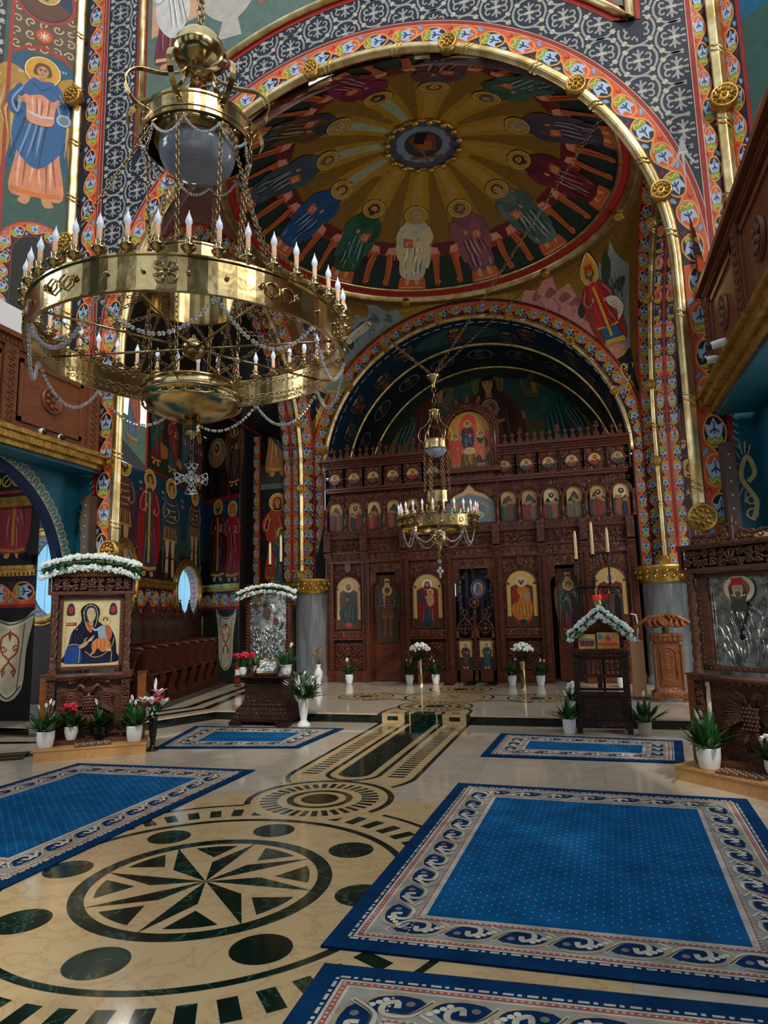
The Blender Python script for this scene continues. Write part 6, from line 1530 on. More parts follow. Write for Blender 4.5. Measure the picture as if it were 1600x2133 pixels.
# arcade register with twelve feast icons and the wide supper icon in the middle
AXS = [-2.97, -2.51, -2.06, -1.60, -1.16, -.72, .92, 1.36, 1.81, 2.27, 2.74, 3.19]
mb = MB(); bx(mb, PX[0], PX[-1], 3.44, 4.42, -.16, -.1, CW); bx(mb, PX[0] - .04, PX[-1] + .04, 4.33, 4.38, -.1, .06, DW); bx(mb, PX[0] - .06, PX[-1] + .06, 4.38, 4.43, -.1, .1, DW)
edges = [a - .225 for a in AXS[:6]] + [-.49] + [.69] + [a + .225 for a in AXS[6:]]
for e in edges:
    mb.lathe([(.05, 3.44), (.05, 3.48), (.032, 3.5), (.03, 3.86), (.045, 3.88), (.055, 3.93)], 10, (e, YI - .03, 0), DW); mb.box((e, YI - .02, 3.95), (.12, .12, .04), DW)
for a in AXS:
    for r, q in ((.2, .022), (.165, .014)): mb.tube([(a + r * cos(t), YI - .02, 3.96 + r * sin(t)) for t in np.linspace(0, pi, 16)], q, DW, 6, up=(0, 1, 0))
    mb.tube([(a, YI - .03, 4.16), (a, YI - .04, 4.3)], .012, CW, 5)
    for sg in (-1, 1): mb.tube([(a + sg * (.13 + q[0]), YI - .0, 4.22 + q[1]) for q in spiral(0, 0, .06, 0, sg * 1.2, 9)], .009, DW, 4, up=(0, 1, 0))
mb.build('arcade', ico)
for k, a in enumerate(AXS): icon_panel(a, 3.46, .32, .67, 'scene', 30 + k, d=-.07, ground=('#c9a468', '#b9945a', '#d8bc84')[k % 3], frm=.014)
mb = MB(); sf = lambda u, v, h: np.array([u, YI + .04 - h, v]); P = Paint(mb, sf, mat='icon_paint', eps=.0008)
out = [(-.44, 3.46), (.64, 3.46), (.64, 3.9), (.45, 4.1), (.25, 4.18), (.1, 4.34), (-.05, 4.18), (-.25, 4.1), (-.44, 3.9)]
P.poly(out, '#6c7c80', 1); P.poly([(-.44, 3.9), (-.25, 4.1), (-.05, 4.18), (.1, 4.33), (.25, 4.18), (.45, 4.1), (.64, 3.9), (.4, 4.02), (.1, 4.12), (-.2, 4.02)], '#c8a070', 2)
P.disk(.1, 3.64, .3, '#8cb09c', 4, 30, .12)
for k in range(13):
    a = rad(180 - 15 * k); px, pz = .1 + .38 * cos(a), 3.68 + .17 * sin(a); c = ('#a8483c', '#4c7c8c', '#8c6c3c', '#6c8c70')[k % 4]
    P.poly(spl([(px - .04, pz - .09), (px + .04, pz - .09), (px + .035, pz + .05), (px - .035, pz + .05)], 3), c, 3 if k not in (0, 1, 12, 11) else 6); P.disk(px, pz + .09, .028, '#c8a060', 5, 10); P.disk(px, pz + .09, .017, '#8c6040', 6, 8)
mb.build('icon', ico, label='wide supper scene icon in the middle of the screen')
mb = MB(); mb.tube([(p[0], YI + .03, p[1]) for p in out], .022, DW, 6, closed=True, up=(0, 1, 0)); mb.build('icon_frame', ico)
# medallion register
mb = MB(); bx(mb, PX[0], PX[-1], 4.43, 4.9, -.12, -.06, CW); 
MEDS = [-2.99, -2.53, -2.07, -1.61, -1.15, -.69, .88, 1.34, 1.8, 2.27, 2.73, 3.18]
for a in MEDS:
    for sg in (-1, 1): bx(mb, a + sg * .23 - .014, a + sg * .23 + .014, 4.43, 4.9, -.06, .0, DW)
    for q in range(4):
        sx_, sz_ = (-1, 1)[q % 2], (-1, 1)[q // 2]; mb.tube([(a + sx_ * .16 + c[0], YI + .055, 4.66 + sz_ * .165 + c[1]) for c in spiral(0, 0, .045, q, 1.3, 9)], .008, DW, 4, up=(0, 1, 0))
    for q in range(4): t = q * pi / 2; mb.box((a + .19 * cos(t), YI + .03, 4.66 + .19 * sin(t)), (.03 + .05 * abs(cos(t)), .03, .03 + .05 * abs(sin(t))), DW)
bx(mb, -.45, .64, 4.43, 4.6, -.1, .03, DW); vine(mb, -.38, .56, 4.46, 4.58, .035, CW, .009)
mb.build('medallion_frieze', ico)
for k, a in enumerate(MEDS):
    mb = MB(); P = Paint(mb, lambda u, v, h: np.array([u, YI + .04 - h, v]), mat='icon_paint', eps=.0008); mb.lathe([(0, .0), (.125, 0), (.125, .02)], 24, (0, 0, 0), DW, M=frame((a, YI + .042, 4.66), (1, 0, 0), (0, 0, 1), (0, 1, 0)))
    bust(P, a, 4.66, .125, ('#6c3a2c', '#2c4a3c', '#4c4438', '#7c4438', '#8c3424', '#34443c')[k % 6], seed=k, beard=('#3a2a1c', '#5a5248')[k % 2], ground='#d0ab74' if k < 11 else '#9c7c54', mantle=(None, '#8c2c20', '#24503c')[k % 3])
    o = mb.build('medallion_icon', ico); mb = MB(); mb.tube([(a + .14 * cos(t), YI + .02, 4.66 + .14 * sin(t)) for t in np.linspace(0, 2 * pi, 22, endpoint=False)], .017, DW, 6, closed=True); mb.build('icon_frame', o)
# top cornice and cresting
mb = MB(); A_, B_ = PX[0] - .1, PX[-1] + .12
for d, z0, z1 in ((.02, 4.9, 4.94), (.08, 4.94, 4.99), (.13, 4.99, 5.03), (.2, 5.03, 5.09)):
    for a, b_ in ((A_, -.46), (.66, B_)): bx(mb, a, b_, z0, z1, -.1, d, DW)
for a, b_ in ((A_, -.46), (.66, B_)):
    beads(mb, a, b_, 4.965, .09, CW, .045, .018); beads(mb, a, b_, 5.01, .14, CW, .035, .012)
mb.build('cornice', ico)
def finial(x, z, big=False, y=YI - .1):
    mb = MB(); M = frame((x, y, z), (1, 0, 0), (0, 0, 1), (0, -1, 0)); s_ = 1.0 if not big else 1.25
    pr = [(-.06, 0), (-.045, .06), (-.018, .11), (-.012, .16), (-.045, .18), (-.05, .205), (-.02, .205), (0, .26), (.02, .205), (.05, .205), (.045, .18), (.012, .16), (.018, .11), (.045, .06), (.06, 0)]
    mb.T = M; mb.extr([(p[0] * s_, p[1] * s_) for p in pr], lambda u, v, h: (u, v, h), -.012, .012, DW)
    if big: mb.sphere((0, .3, 0), .05, CW, 8)
    return mb.build('finial', ico)
x = A_ + .12; k = 0
while x < B_ - .1:
    if not -.55 < x < .78: finial(x, 5.09, k % 5 == 3)
    x += .155; k += 1
# crowning arched icon
cx, cz = .15, 5.45
mb = MB()
for r, q, d in ((.56, .05, .12), (.50, .03, .16), (.62, .03, .08)):
    mb.tube([(cx + r, YI - d, 4.62), (cx + r, YI - d, cz)] + [(cx + r * cos(t), YI - d, cz + r * sin(t)) for t in np.linspace(0, pi, 26)] + [(cx - r, YI - d, 4.62)], q, DW if q != .03 else CW, 8, up=(0, 1, 0))
for t in np.linspace(-.2, pi + .2, 26): mb.sphere((cx + .56 * cos(t), YI - .17, cz + .56 * sin(t)), .02, CW, 6)
bx(mb, cx - .66, cx + .66, 4.55, 4.66, -.1, .18, DW)
pts = [(cx + .66 * cos(t), cz + .66 * sin(t)) for t in np.linspace(0, pi, 26)]
mb.extr([(cx + .66, 4.62)] + pts + [(cx - .66, 4.62)], lambda u, v, h: (u, YI - h, v), -.04, .04, DW)
mb.build('crowning_arch', ico)
for t in np.linspace(.25, pi - .25, 9):
    mb = MB(); a = t; M = frame((cx + .66 * cos(a), YI - .08, cz + .66 * sin(a)), (sin(a), 0, -cos(a)), (cos(a), 0, sin(a)), (0, -1, 0)); mb.T = M
    mb.extr([(-.05, 0), (-.03, .08), (-.04, .12), (0, .19), (.04, .12), (.03, .08), (.05, 0)], lambda u, v, h: (u, v, h), -.012, .012, DW); mb.build('finial', ico)
mb = MB(); P = Paint(mb, lambda u, v, h: np.array([cx + u, YI - .05 - h, 4.68 + v]), mat='icon_paint', eps=.0008)
P.poly([(-.46, 0), (.46, 0), (.46, .78)] + arc(0, .78, .46, 0, 180, 20)[1:] + [(-.46, .78)], '#c08a34', 1)
P.poly([(-.46, 0), (.46, 0), (.46, .3), (-.46, .34)], '#5a4a24', 2); P.poly([(-.16, .95), (.16, .95), (.14, 1.12), (0, 1.2), (-.14, 1.12)], '#c8402a', 3)
for x, z, H, c, m_, lk in ((-.02, .32, .72, '#7c1c20', '#1c3c50', 5), (-.3, .04, .74, '#c84a2c', '#c8442a', 6), (.26, .04, .76, '#243c2c', '#d0603c', 6)):
    P.tr(x, z, H / .95)
    for sg in (-1, 1): P.poly(spl([(sg * .1, .82), (sg * .24, .9), (sg * .26, .5), (sg * .18, .3)]), '#c85a30', lk - 3)
    P.pop(); seated(P, x, z, H, 0, c, m_, seed=int(x * 10), L=lk - 1, halo='#c8a050', throne='#8c5c24')
P.poly(spl([(-.1, .3), (.12, .3), (.1, .42), (-.08, .42)]), '#c8a878', 16); P.rect(-.03, .1, .05, .3, '#8c7434', 15)
mb.build('icon', ico, label='arched icon of three winged figures on the screen top')
mb = MB(); mb.box((-.33, YI + .2, 2.14), (.03, .02, .42), 'window_bright'); mb.build('lit_gap', ico)  # glowing strip stands in for bright light through the gap
# ================================================================ CHANDELIERS
def link_mesh(l=.036, w=.011, r=.0028):
    mb = MB(); mb.tube([(w * cos(t), 0, (l / 2 - w) * (1 if sin(t) > 0 else -1) + w * sin(t)) for t in np.linspace(.2, .2 + 2 * pi, 12, endpoint=False)], r, 'chain_metal', 5, closed=True)
    return np.concatenate(mb.V), mb.F
LV, LF = link_mesh()
def chain(mb, a, b_, sc=1.0, sag=0.0, mat='chain_metal'):
    a, b_ = np.array(a, float), np.array(b_, float); L = np.linalg.norm(b_ - a) + sag; n = max(2, int(L / (.03 * sc))); 
    pt = lambda t: a + (b_ - a) * t - np.array([0, 0, sag * 4 * t * (1 - t)])
    for k in range(n):
        t = (k + .5) / n; c = pt(t); d = pt(min(1, t + .01)) - pt(max(0, t - .01)); d /= np.linalg.norm(d)
        x = np.cross(d, (0, 1, 0) if abs(d[1]) < .9 else (1, 0, 0)); x /= np.linalg.norm(x); y = np.cross(d, x)
        if k % 2: x, y = y, -x
        V = LV * sc; mb.add(c + np.outer(V[:, 0], x) + np.outer(V[:, 1], y) + np.outer(V[:, 2], d) * 1.02, LF, mat, smooth=True)
def beads_str(mb, a, b_, sag, r=.0135, st=.0285):
    a, b_ = np.array(a, float), np.array(b_, float); L = np.linalg.norm(b_ - a); N = 60
    P_ = [a + (b_ - a) * t - np.array([0, 0, sag * (1 - (2 * t - 1) ** 2)]) for t in np.linspace(0, 1, N)]
    d = np.r_[0, np.cumsum([np.linalg.norm(q - p) for p, q in zip(P_, P_[1:])])]
    s_ = st / 2
    while s_ < d[-1]:
        i = min(int(np.searchsorted(d, s_)), N - 1); mb.sphere(P_[i], r, 'crystal', 8, smooth=False); s_ += st
    mb.tube(P_[::6] + [P_[-1]], r * .12, 'chain_metal', 4)
def candle_proto(s=1.0):
    mb = MB(); mb.lathe([(0, 0), (.012, 0), (.012, .012), (.03, .018), (.046, .034), (.048, .044), (.04, .054), (.02, .062), (.017, .066), (.024, .078), (.022, .084), (.028, .098), (.022, .1)], 16, (0, 0, 0), 'brass')
    mb.lathe([(.0155, .09), (.0155, .175), (0, .176)], 12, (0, 0, 0), 'candle_sleeve')
    h = mb.build('candle_holder')
    mb = MB(); mb.lathe([(.012, .175), (.018, .19), (.0215, .205), (.019, .225), (.011, .245), (.005, .262), (.0015, .28), (0, .285)], 12, (0, 0, 0), 'bulb_glass')
    b_ = mb.build('bulb', h); return h, b_
CH, CB = candle_proto()
def place_candle(parent, x, y, z, s=1.0, a=0):
    M = Matrix.Translation((x, y, z)) @ Matrix.Rotation(a, 4, 'Z') @ Matrix.Scale(s, 4)
    loc = parent.matrix_world.inverted() @ M
    h = part_copy(CH, parent, loc); c = CB.copy(); COL.objects.link(c); c.parent = h; c.matrix_parent_inverse = Matrix.Identity(4)
def ringband(mb, cx, cy, r, z0, z1, mat='brass', th=.012, n=96, fl=.012):
    for q, zz in ((r, 0), ):
        mb.lathe([(r - th, z0), (r, z0), (r, z1), (r - th, z1), (r - th, z0)], n, (cx, cy, 0), mat, smooth=False)
        for z in (z0, z1): mb.lathe([(r - th - .004, z - .006), (r + fl, z - .006), (r + fl, z + .006), (r - th - .004, z + .006), (r - th - .004, z - .006)], n, (cx, cy, 0), mat, smooth=False)
CX, CYY = -.185, 3.94
ch = thing('chandelier', 'huge brass ring chandelier with candle bulbs hanging above the star floor', 'chandelier', (CX, CYY, 2.4))
R, ZB, ZT_ = 1.04, 3.365, 3.575
mb = MB(); ringband(mb, CX, CYY, R, ZB, ZT_, 'brass', .01, 120)
def onring(a, z, d=0): return (CX + (R + d) * cos(a), CYY + (R + d) * sin(a), z)
for k in range(10):
    a = 2 * pi * k / 10 + .1; zc = (ZB + ZT_) / 2
    if k % 2 == 0:
        for q in range(4):
            t0 = q * pi / 2 + pi / 4
            lp = [(0.016, t0 - .5), (.068, t0 - .42), (.074, t0), (.068, t0 + .42), (.016, t0 + .5)]
            mb.tube([onring(a + p[0] * cos(p[1]) / R, zc + p[0] * sin(p[1]), .012) for p in lp], .0045, 'brass', 5)
        mb.tube([onring(a + .018 * cos(t) / R, zc + .018 * sin(t), .012) for t in np.linspace(0, 6.28, 12)], .005, 'brass', 5)
    else:
        for sg in (-1, 1):
            mb.tube([onring(a + (sg * .055 + .05 * cos(t)) / R, zc + .045 * sin(t), .012) for t in [k2 * pi / 3 + pi / 6 for k2 in range(6)]], .006, 'brass', 5, closed=True)
            mb.tube([onring(a + sg * (.105 + .03 * t) / R, zc + .03 * t * (1 - t) * 4, .012) for t in (0, .5, 1)], .006, 'brass', 5)
    for sg in (-1, 1): mb.sphere(onring(a + sg * .12 / R, zc, .008), .014, 'brass', 8)
    mb.sphere(onring(a + .314, zc, .008), .014, 'brass', 8)
mb.build('candle_ring', ch)
NC = 40
for k in range(NC):
    a = 2 * pi * (k + .35) / NC; place_candle(ch, CX + (R + .01) * cos(a), CYY + (R + .01) * sin(a), ZT_ + .004, .92, a)
# hub with eight spokes
zh = 3.45
mb = MB(); mb.lathe([(0, -.09), (.012, -.085), (.012, -.07), (.05, -.06), (.076, -.025), (.08, .01), (.078, .02), (.07, .03), (.05, .05), (.03, .07), (.014, .08), (.014, .1), (0, .105)], 24, (CX, CYY, zh), 'brass'); hub = mb.build('hub', ch)
for k in range(8):
    a = 2 * pi * k / 8 + .2; mb = MB(); mb.tube([(CX + .075 * cos(a), CYY + .075 * sin(a), zh), (CX + (R - .01) * cos(a), CYY + (R - .01) * sin(a), zh)], .008, 'brass_old', 8); mb.build('spoke', ch)
# inner drum above
mb = MB(); ringband(mb, CX, CYY, .335, 3.78, 4.06, 'brass_old', .008, 56, .008)
for k in range(12):
    a = 2 * pi * k / 12
    mb.tube([(CX + .345 * cos(a + (sg_ * .03) / .3), CYY + .345 * sin(a + (sg_ * .03) / .3), 3.92 + .03 * q) for sg_, q in ((-1, 0), (0, 1), (1, 0), (0, -1))], .006, 'brass_old', 5, closed=True)
    mb.sphere((CX + .345 * cos(a + .26), CYY + .345 * sin(a + .26), 3.92), .012, 'brass_old', 6)
    mb.tube([(CX + .33 * cos(a) + .02 * cos(t) * -sin(a), CYY + .33 * sin(a) + .02 * cos(t) * cos(a), 4.08 + .02 * sin(t)) for t in np.linspace(0, pi, 8)], .005, 'brass_old', 5)
mb.build('drum', ch)
# top crown with ribs, canopy and glass globe
ZC = 4.99
mb = MB(); mb.lathe([(.385, ZC), (.39, ZC), (.39, ZC + .13), (.40, ZC + .135), (.40, ZC + .15), (.38, ZC + .15), (.38, ZC), (.385, ZC)], 64, (CX, CYY, 0), 'brass', smooth=False)
mb.lathe([(.395, ZC + .03), (.398, ZC + .035), (.395, ZC + .04)], 64, (CX, CYY, 0), 'brass')
for k in range(24):
    a = 2 * pi * k / 24; mb.tube([(CX + .39 * cos(a + q * .06), CYY + .39 * sin(a + q * .06), ZC - .03 * (1 - abs(q)) * 0 + (-.035 if abs(q) > .9 else 0)) for q in (-1, -.99, 1, 1.01)], .008, 'brass', 4)
mb.lathe([(.38, ZC + .13), (.34, ZC + .06), (.3, ZC), (.27, ZC - .03), (.25, ZC - .02)], 48, (CX, CYY, 0), 'brass_old')
for k in range(8): a = 2 * pi * k / 8 + .2; mb.sphere((CX + .4 * cos(a), CYY + .4 * sin(a), ZC + .085), .012, 'brass', 6)
crown = mb.build('crown_ring', ch)
mb = MB(); mb.lathe([(.27, ZC - .01), (.272, ZC - .06), (.262, ZC - .1), (.245, ZC - .14), (.2, ZC - .18), (.15, ZC - .205), (.135, ZC - .21), (.1, ZC - .235), (.05, ZC - .265), (.0, ZC - .285)], 40, (CX, CYY, 0), 'globe_glass')
mb.build('glass_globe', ch)
for k in range(8):
    a = 2 * pi * k / 8 + .2; c, s_ = cos(a), sin(a)
    pr = [(.37, ZC + .12), (.48, ZC + .15), (.54, ZC + .28), (.46, ZC + .4), (.28, ZC + .46), (.13, ZC + .56), (.08, ZC + .7)]
    pr = spl(pr, 4, False); mb = MB()
    w = .02
    vs = [];
    for r, z in pr:
        for sg in (-1, 1): vs.append((CX + r * c - sg * w * s_, CYY + r * s_ + sg * w * c, z))
    vs2 = [(x - .006 * c, y - .006 * s_, z - .006) for x, y, z in vs]; n = len(pr); m_ = len(vs)
    mb.add(vs + vs2, [(2 * i, 2 * i + 1, 2 * i + 3, 2 * i + 2) for i in range(n - 1)] + [(m_ + 2 * i, m_ + 2 * i + 2, m_ + 2 * i + 3, m_ + 2 * i + 1) for i in range(n - 1)] + [(2 * i + sg, 2 * i + 2 + sg, m_ + 2 * i + 2 + sg, m_ + 2 * i + sg) for i in range(n - 1) for sg in (0, 1)], 'brass')
    mb.build('crown_rib', ch)
mb = MB(); mb.lathe([(0, .5), (.05, .5), (.09, .54), (.16, .58), (.195, .64), (.2, .68), (.17, .72), (.175, .74), (.15, .78), (.1, .82), (.05, .84), (.02, .86), (0, .865)], 36, (CX, CYY, ZC + .1), 'brass'); mb.build('canopy', ch)
mb = MB(); chain(mb, (CX, CYY, ZC + .95), (CX, CYY, ZC + 2.1), 2.2); chain(mb, (CX + .02, CYY, ZC + .95), (CX + .02, CYY, ZC + 2.1), 1.6, mat='brass_old'); mb.build('suspension_chain', ch)
for k in range(8):
    a = 2 * pi * k / 8 + .2
    mb = MB(); chain(mb, (CX + .38 * cos(a), CYY + .38 * sin(a), ZC - .02), (CX + .33 * cos(a), CYY + .33 * sin(a), 4.1), 1.15); mb.build('chain', ch)
    mb = MB(); chain(mb, (CX + .36 * cos(a + .2), CYY + .36 * sin(a + .2), ZC - .02), (CX + (R - .02) * cos(a), CYY + (R - .02) * sin(a), ZT_), 1.15) if k % 2 else chain(mb, (CX + .33 * cos(a), CYY + .33 * sin(a), 3.78), (CX + .3 * cos(a), CYY + .3 * sin(a), 3.17), 1.1); mb.build('chain', ch)
    mb = MB(); a2 = a + pi / 8
    for q in (-1, 1): chain(mb, (CX + .33 * cos(a2), CYY + .33 * sin(a2), 3.79), (CX + (R - .02) * cos(a2 + q * .38), CYY + (R - .02) * sin(a2 + q * .38), ZT_ - .02), 1.1)
    mb.build('chain', ch)
    mb = MB()
    for q in (-1, 1): chain(mb, (CX + .32 * cos(a), CYY + .32 * sin(a), 3.17), (CX + (R - .02) * cos(a + q * .2), CYY + (R - .02) * sin(a + q * .2), ZB + .03), 1.1, .04)
    mb.build('chain', ch)
# glass bead swags
for k in range(10):
    a, b_ = 2 * pi * k / 10 + .36, 2 * pi * (k + 1) / 10 + .36
    mb = MB(); beads_str(mb, (CX + R * cos(a), CYY + R * sin(a), ZB - .01), (CX + R * cos(b_), CYY + R * sin(b_), ZB - .01), .22); mb.build('bead_swag', ch)
for k in range(10):
    a, b_ = 2 * pi * k / 10, 2 * pi * (k + 1) / 10
    mb = MB(); beads_str(mb, (CX + .385 * cos(a), CYY + .385 * sin(a), ZC - .05), (CX + .385 * cos(b_), CYY + .385 * sin(b_), ZC - .05), .09, .011, .02); mb.build('bead_swag', ch)
# bottom bowl
mb = MB(); z = 2.93
mb.lathe([(0, .0), (.05, .0), (.16, .02), (.25, .06), (.3, .1), (.315, .13), (.31, .15), (.33, .155), (.335, .17), (.315, .175), (.305, .24), (.31, .25), (.29, .255), (.1, .27), (.09, .3), (.06, .33), (.02, .35), (.012, .37), (0, .375)], 56, (CX, CYY, z), 'brass')
for k in range(24):
    a = 2 * pi * k / 24; mb.tube([(CX + .33 * cos(a + .045 * cos(t) / .33 * .33 / .1), CYY + .33 * sin(a + .045 * cos(t) / .1 * 1.0), z + .13 + .028 * sin(t)) for t in np.linspace(pi, 2 * pi, 7)], .006, 'brass', 5)
mb.lathe([(0, -.13), (.012, -.125), (.018, -.11), (.012, -.1), (.04, -.095), (.06, -.07), (.05, -.05), (.065, -.04), (.055, -.025), (.045, .0), (.04, .01)], 24, (CX, CYY, z), 'brass')
mb.build('bowl', ch)
# crystal cross pendant, faces the viewer
mb = MB(); chain(mb, (CX, CYY, z - .13), (CX, CYY, 2.655), 1.2); mb.build('chain', ch)
mb = MB(); M = frame((CX, CYY, 2.53), (.85, .53, 0), (0, 0, 1), (.53, -.85, 0)); mb.T = M
mb.tube([(.012 * cos(t), .115 + .012 * sin(t), 0) for t in np.linspace(0, 6.28, 10)], .003, 'silver', 5)
for q in range(4):
    a = q * pi / 2; c, s_ = cos(a), sin(a); R2 = lambda u, v: (c * u - s_ * v, s_ * u + c * v, 0)
    mb.tube([R2(*p) for p in [(.02, -.01), (.06, -.022), (.1, -.042), (.108, 0), (.1, .042), (.06, .022), (.02, .01)]], .0045, 'silver', 6, closed=True)
    for u, v, r in ((.05, 0, .012), (.075, -.014, .011), (.075, .014, .011), (.093, 0, .012)): p = R2(u, v); mb.sphere(p, r, 'crystal', 8, (1, 1, .6), smooth=False)
for q in range(10): mb.sphere((.036 * cos(q * .628), .036 * sin(q * .628), .004), .011, 'crystal', 8, (1, 1, .7), smooth=False)
mb.sphere((0, 0, .008), .018, 'window_pane' if 0 else 'crystal', 10, (1, 1, .6)); mb.build('cross_pendant', ch)

# ---- smaller chandelier before the icon screen
SXC, SYC = -.03, 11.5
c2 = thing('chandelier', 'smaller brass chandelier hanging in front of the carved icon screen', 'chandelier', (SXC, SYC, 2.3))
r2 = .69; zb = 3.03; zt = 3.2
mb = MB(); ringband(mb, SXC, SYC, r2, zb, zt, 'brass', .012, 64, .012); ringband(mb, SXC, SYC, r2 * .55, zb - .02, zb + .1, 'brass', .01, 40, .01)
for k in range(24):
    a = 2 * pi * k / 24; mb.tube([(SXC + (r2 + .012) * cos(a + .05 * cos(t)), SYC + (r2 + .012) * sin(a + .05 * cos(t)), (zb + zt) / 2 + .04 * sin(t)) for t in np.linspace(0, 6.28, 9)], .007, 'brass', 5)
for k in range(8): a = 2 * pi * k / 8; mb.tube([(SXC, SYC, zb + .04), (SXC + r2 * cos(a), SYC + r2 * sin(a), zb + .04)], .01, 'brass', 6)
mb.build('candle_ring', c2)
for k in range(24): a = 2 * pi * (k + .3) / 24; place_candle(c2, SXC + r2 * cos(a), SYC + r2 * sin(a), zt, 1.0, a)
mb = MB(); ringband(mb, SXC, SYC, .23, 3.5, 3.68, 'brass', .01, 32, .008); mb.build('drum', c2); mb = MB(); ringband(mb, SXC, SYC, .23, 4.46, 4.6, 'brass', .01, 32, .01); mb.build('crown_ring', c2)
mb = MB(); mb.lathe([(.19, 4.5), (.19, 4.42), (.14, 4.36), (.06, 4.32), (0, 4.3)], 24, (SXC, SYC, 0), 'globe_glass'); mb.build('glass_globe', c2)
for k in range(6):
    a = 2 * pi * k / 6 + .3; mb = MB(); mb.tube([(SXC + r * cos(a), SYC + r * sin(a), z) for r, z in spl([(.22, 4.58), (.3, 4.66), (.28, 4.8), (.14, 4.93), (.08, 5.06), (.1, 5.16)], 4, False)], .012, 'brass', 6, flat=.5); mb.build('crown_rib', c2)
    mb = MB(); chain(mb, (SXC + .2 * cos(a), SYC + .2 * sin(a), 4.46), (SXC + .22 * cos(a), SYC + .22 * sin(a), 3.68), 1.6); mb.build('chain', c2)
mb = MB(); mb.lathe([(0, 5.0), (.05, 5.02), (.06, 5.1), (.11, 5.14), (.12, 5.18), (.05, 5.2), (.03, 5.28), (0, 5.3)], 20, (SXC, SYC, 0), 'brass'); chain(mb, (SXC, SYC, 5.3), (SXC, SYC, 5.62), 3); mb.lathe([(.02, 5.6), (.03, 5.66), (.09, 5.76), (.13, 5.8), (.13, 5.83), (0, 5.83)], 20, (SXC, SYC, 0), 'brass'); mb.build('canopy', c2)
mb = MB(); mb.lathe([(0, 2.6), (.02, 2.6), (.04, 2.66), (.06, 2.72), (.06, 2.78), (.15, 2.8), (.17, 2.84), (.16, 2.88), (.16, 2.97), (.17, 2.98), (.08, 3.02), (.03, 3.08), (0, 3.1)], 28, (SXC, SYC, 0), 'brass')
mb.build('bowl', c2)
for k in range(8):
    a, b_ = 2 * pi * k / 8 + .2, 2 * pi * (k + 1) / 8 + .2
    mb = MB(); beads_str(mb, (SXC + r2 * .9 * cos(a), SYC + r2 * .9 * sin(a), zb - .01), (SXC + r2 * .9 * cos(b_), SYC + r2 * .9 * sin(b_), zb - .01), .26, .013, .03); mb.build('bead_swag', c2)
mb = MB(); chain(mb, (SXC, SYC, 2.6), (SXC, SYC, 2.38), 1.5); mb.box((SXC, SYC, 2.47), (.07, .05, .06), 'silver')
for q in range(4): mb.sphere((SXC + .035 * cos(q * pi / 2), SYC, 2.3 + .05 * sin(q * pi / 2)), .03, 'crystal', 8, smooth=False)
mb.sphere((SXC, SYC, 2.2), .022, 'crystal', 8, smooth=False); mb.build('cross_pendant', c2)
for tgt in ((DX + 3.5 * cos(rad(57)), DY + 3.5 * sin(rad(57)), DZ - .1), (-3.3, 9.6, 8.6), (3.1, 9.0, 8.5), (-1.7, 14.1, 7.9)):
    mb = MB(); a = np.array((SXC, SYC, 5.82)); b_ = np.array(tgt); chain(mb, a, b_, 1.9); mb.build('guy_chain', c2)
for o in (CB, CH): bpy.data.objects.remove(o)
# ================================================================ PLANTS AND POTS
def leaf(mb, base, az, L, w, lift, droop, mat, n=6, roll=0):
    """arching blade"""
    vs = []; fs = []
    for i in range(n + 1):
        t = i / n; r = L * (t * cos(lift) + 0); z = L * (t * sin(lift) - droop * t * t); ww = w * sin(pi * min(1, t * .92 + .06)) ** .8 / 2
        c = (base[0] + r * cos(az), base[1] + r * sin(az), base[2] + z)
        for k, sg in enumerate((-1, 0, 1)): vs.append((c[0] - sg * ww * sin(az), c[1] + sg * ww * cos(az), c[2] + (0 if sg else -ww * .35)))
    for i in range(n):
        for k in range(2): a = 3 * i + k; fs.append((a, a + 1, a + 4, a + 3))
    mb.add(vs, fs, mat, smooth=True)
def pot(mb, r, h, mat='white_ceramic', taper=.85, rim=0):
    mb.lathe([(0, 0), (r * taper * .9, 0), (r * taper, h * .06), (r * .98, h * .55), (r, h * .9), (r + rim, h * .93), (r + rim, h), (r * .92, h), (r * .9, h * .9), (0, h * .9)], 24, (0, 0, 0), mat)
def plant_pot(parent, r, h, mat, taper, rim=0):
    mb = MB(); pot(mb, r, h, mat, taper, rim); mb.build('pot', parent); mb = MB(); mb.lathe([(0, h * .86), (r * .91, h * .86)], 18, (0, 0, 0), 'soil'); mb.build('soil', parent)
def spathe(mb, x, y, z, az, tilt, s=1.0):
    for _ in range(1):
        mb.tube([(x * .2, y * .2, z * .3), (x, y, z)], .004, 'leaf', 5)
        leaf(mb, (x, y, z - .01), az, .085 * s, .036 * s, 1.25, .1, 'petal_white'); mb.tube([(x, y, z), (x + .01 * cos(az), y + .01 * sin(az), z + .05 * s)], .005, 'wax', 5)
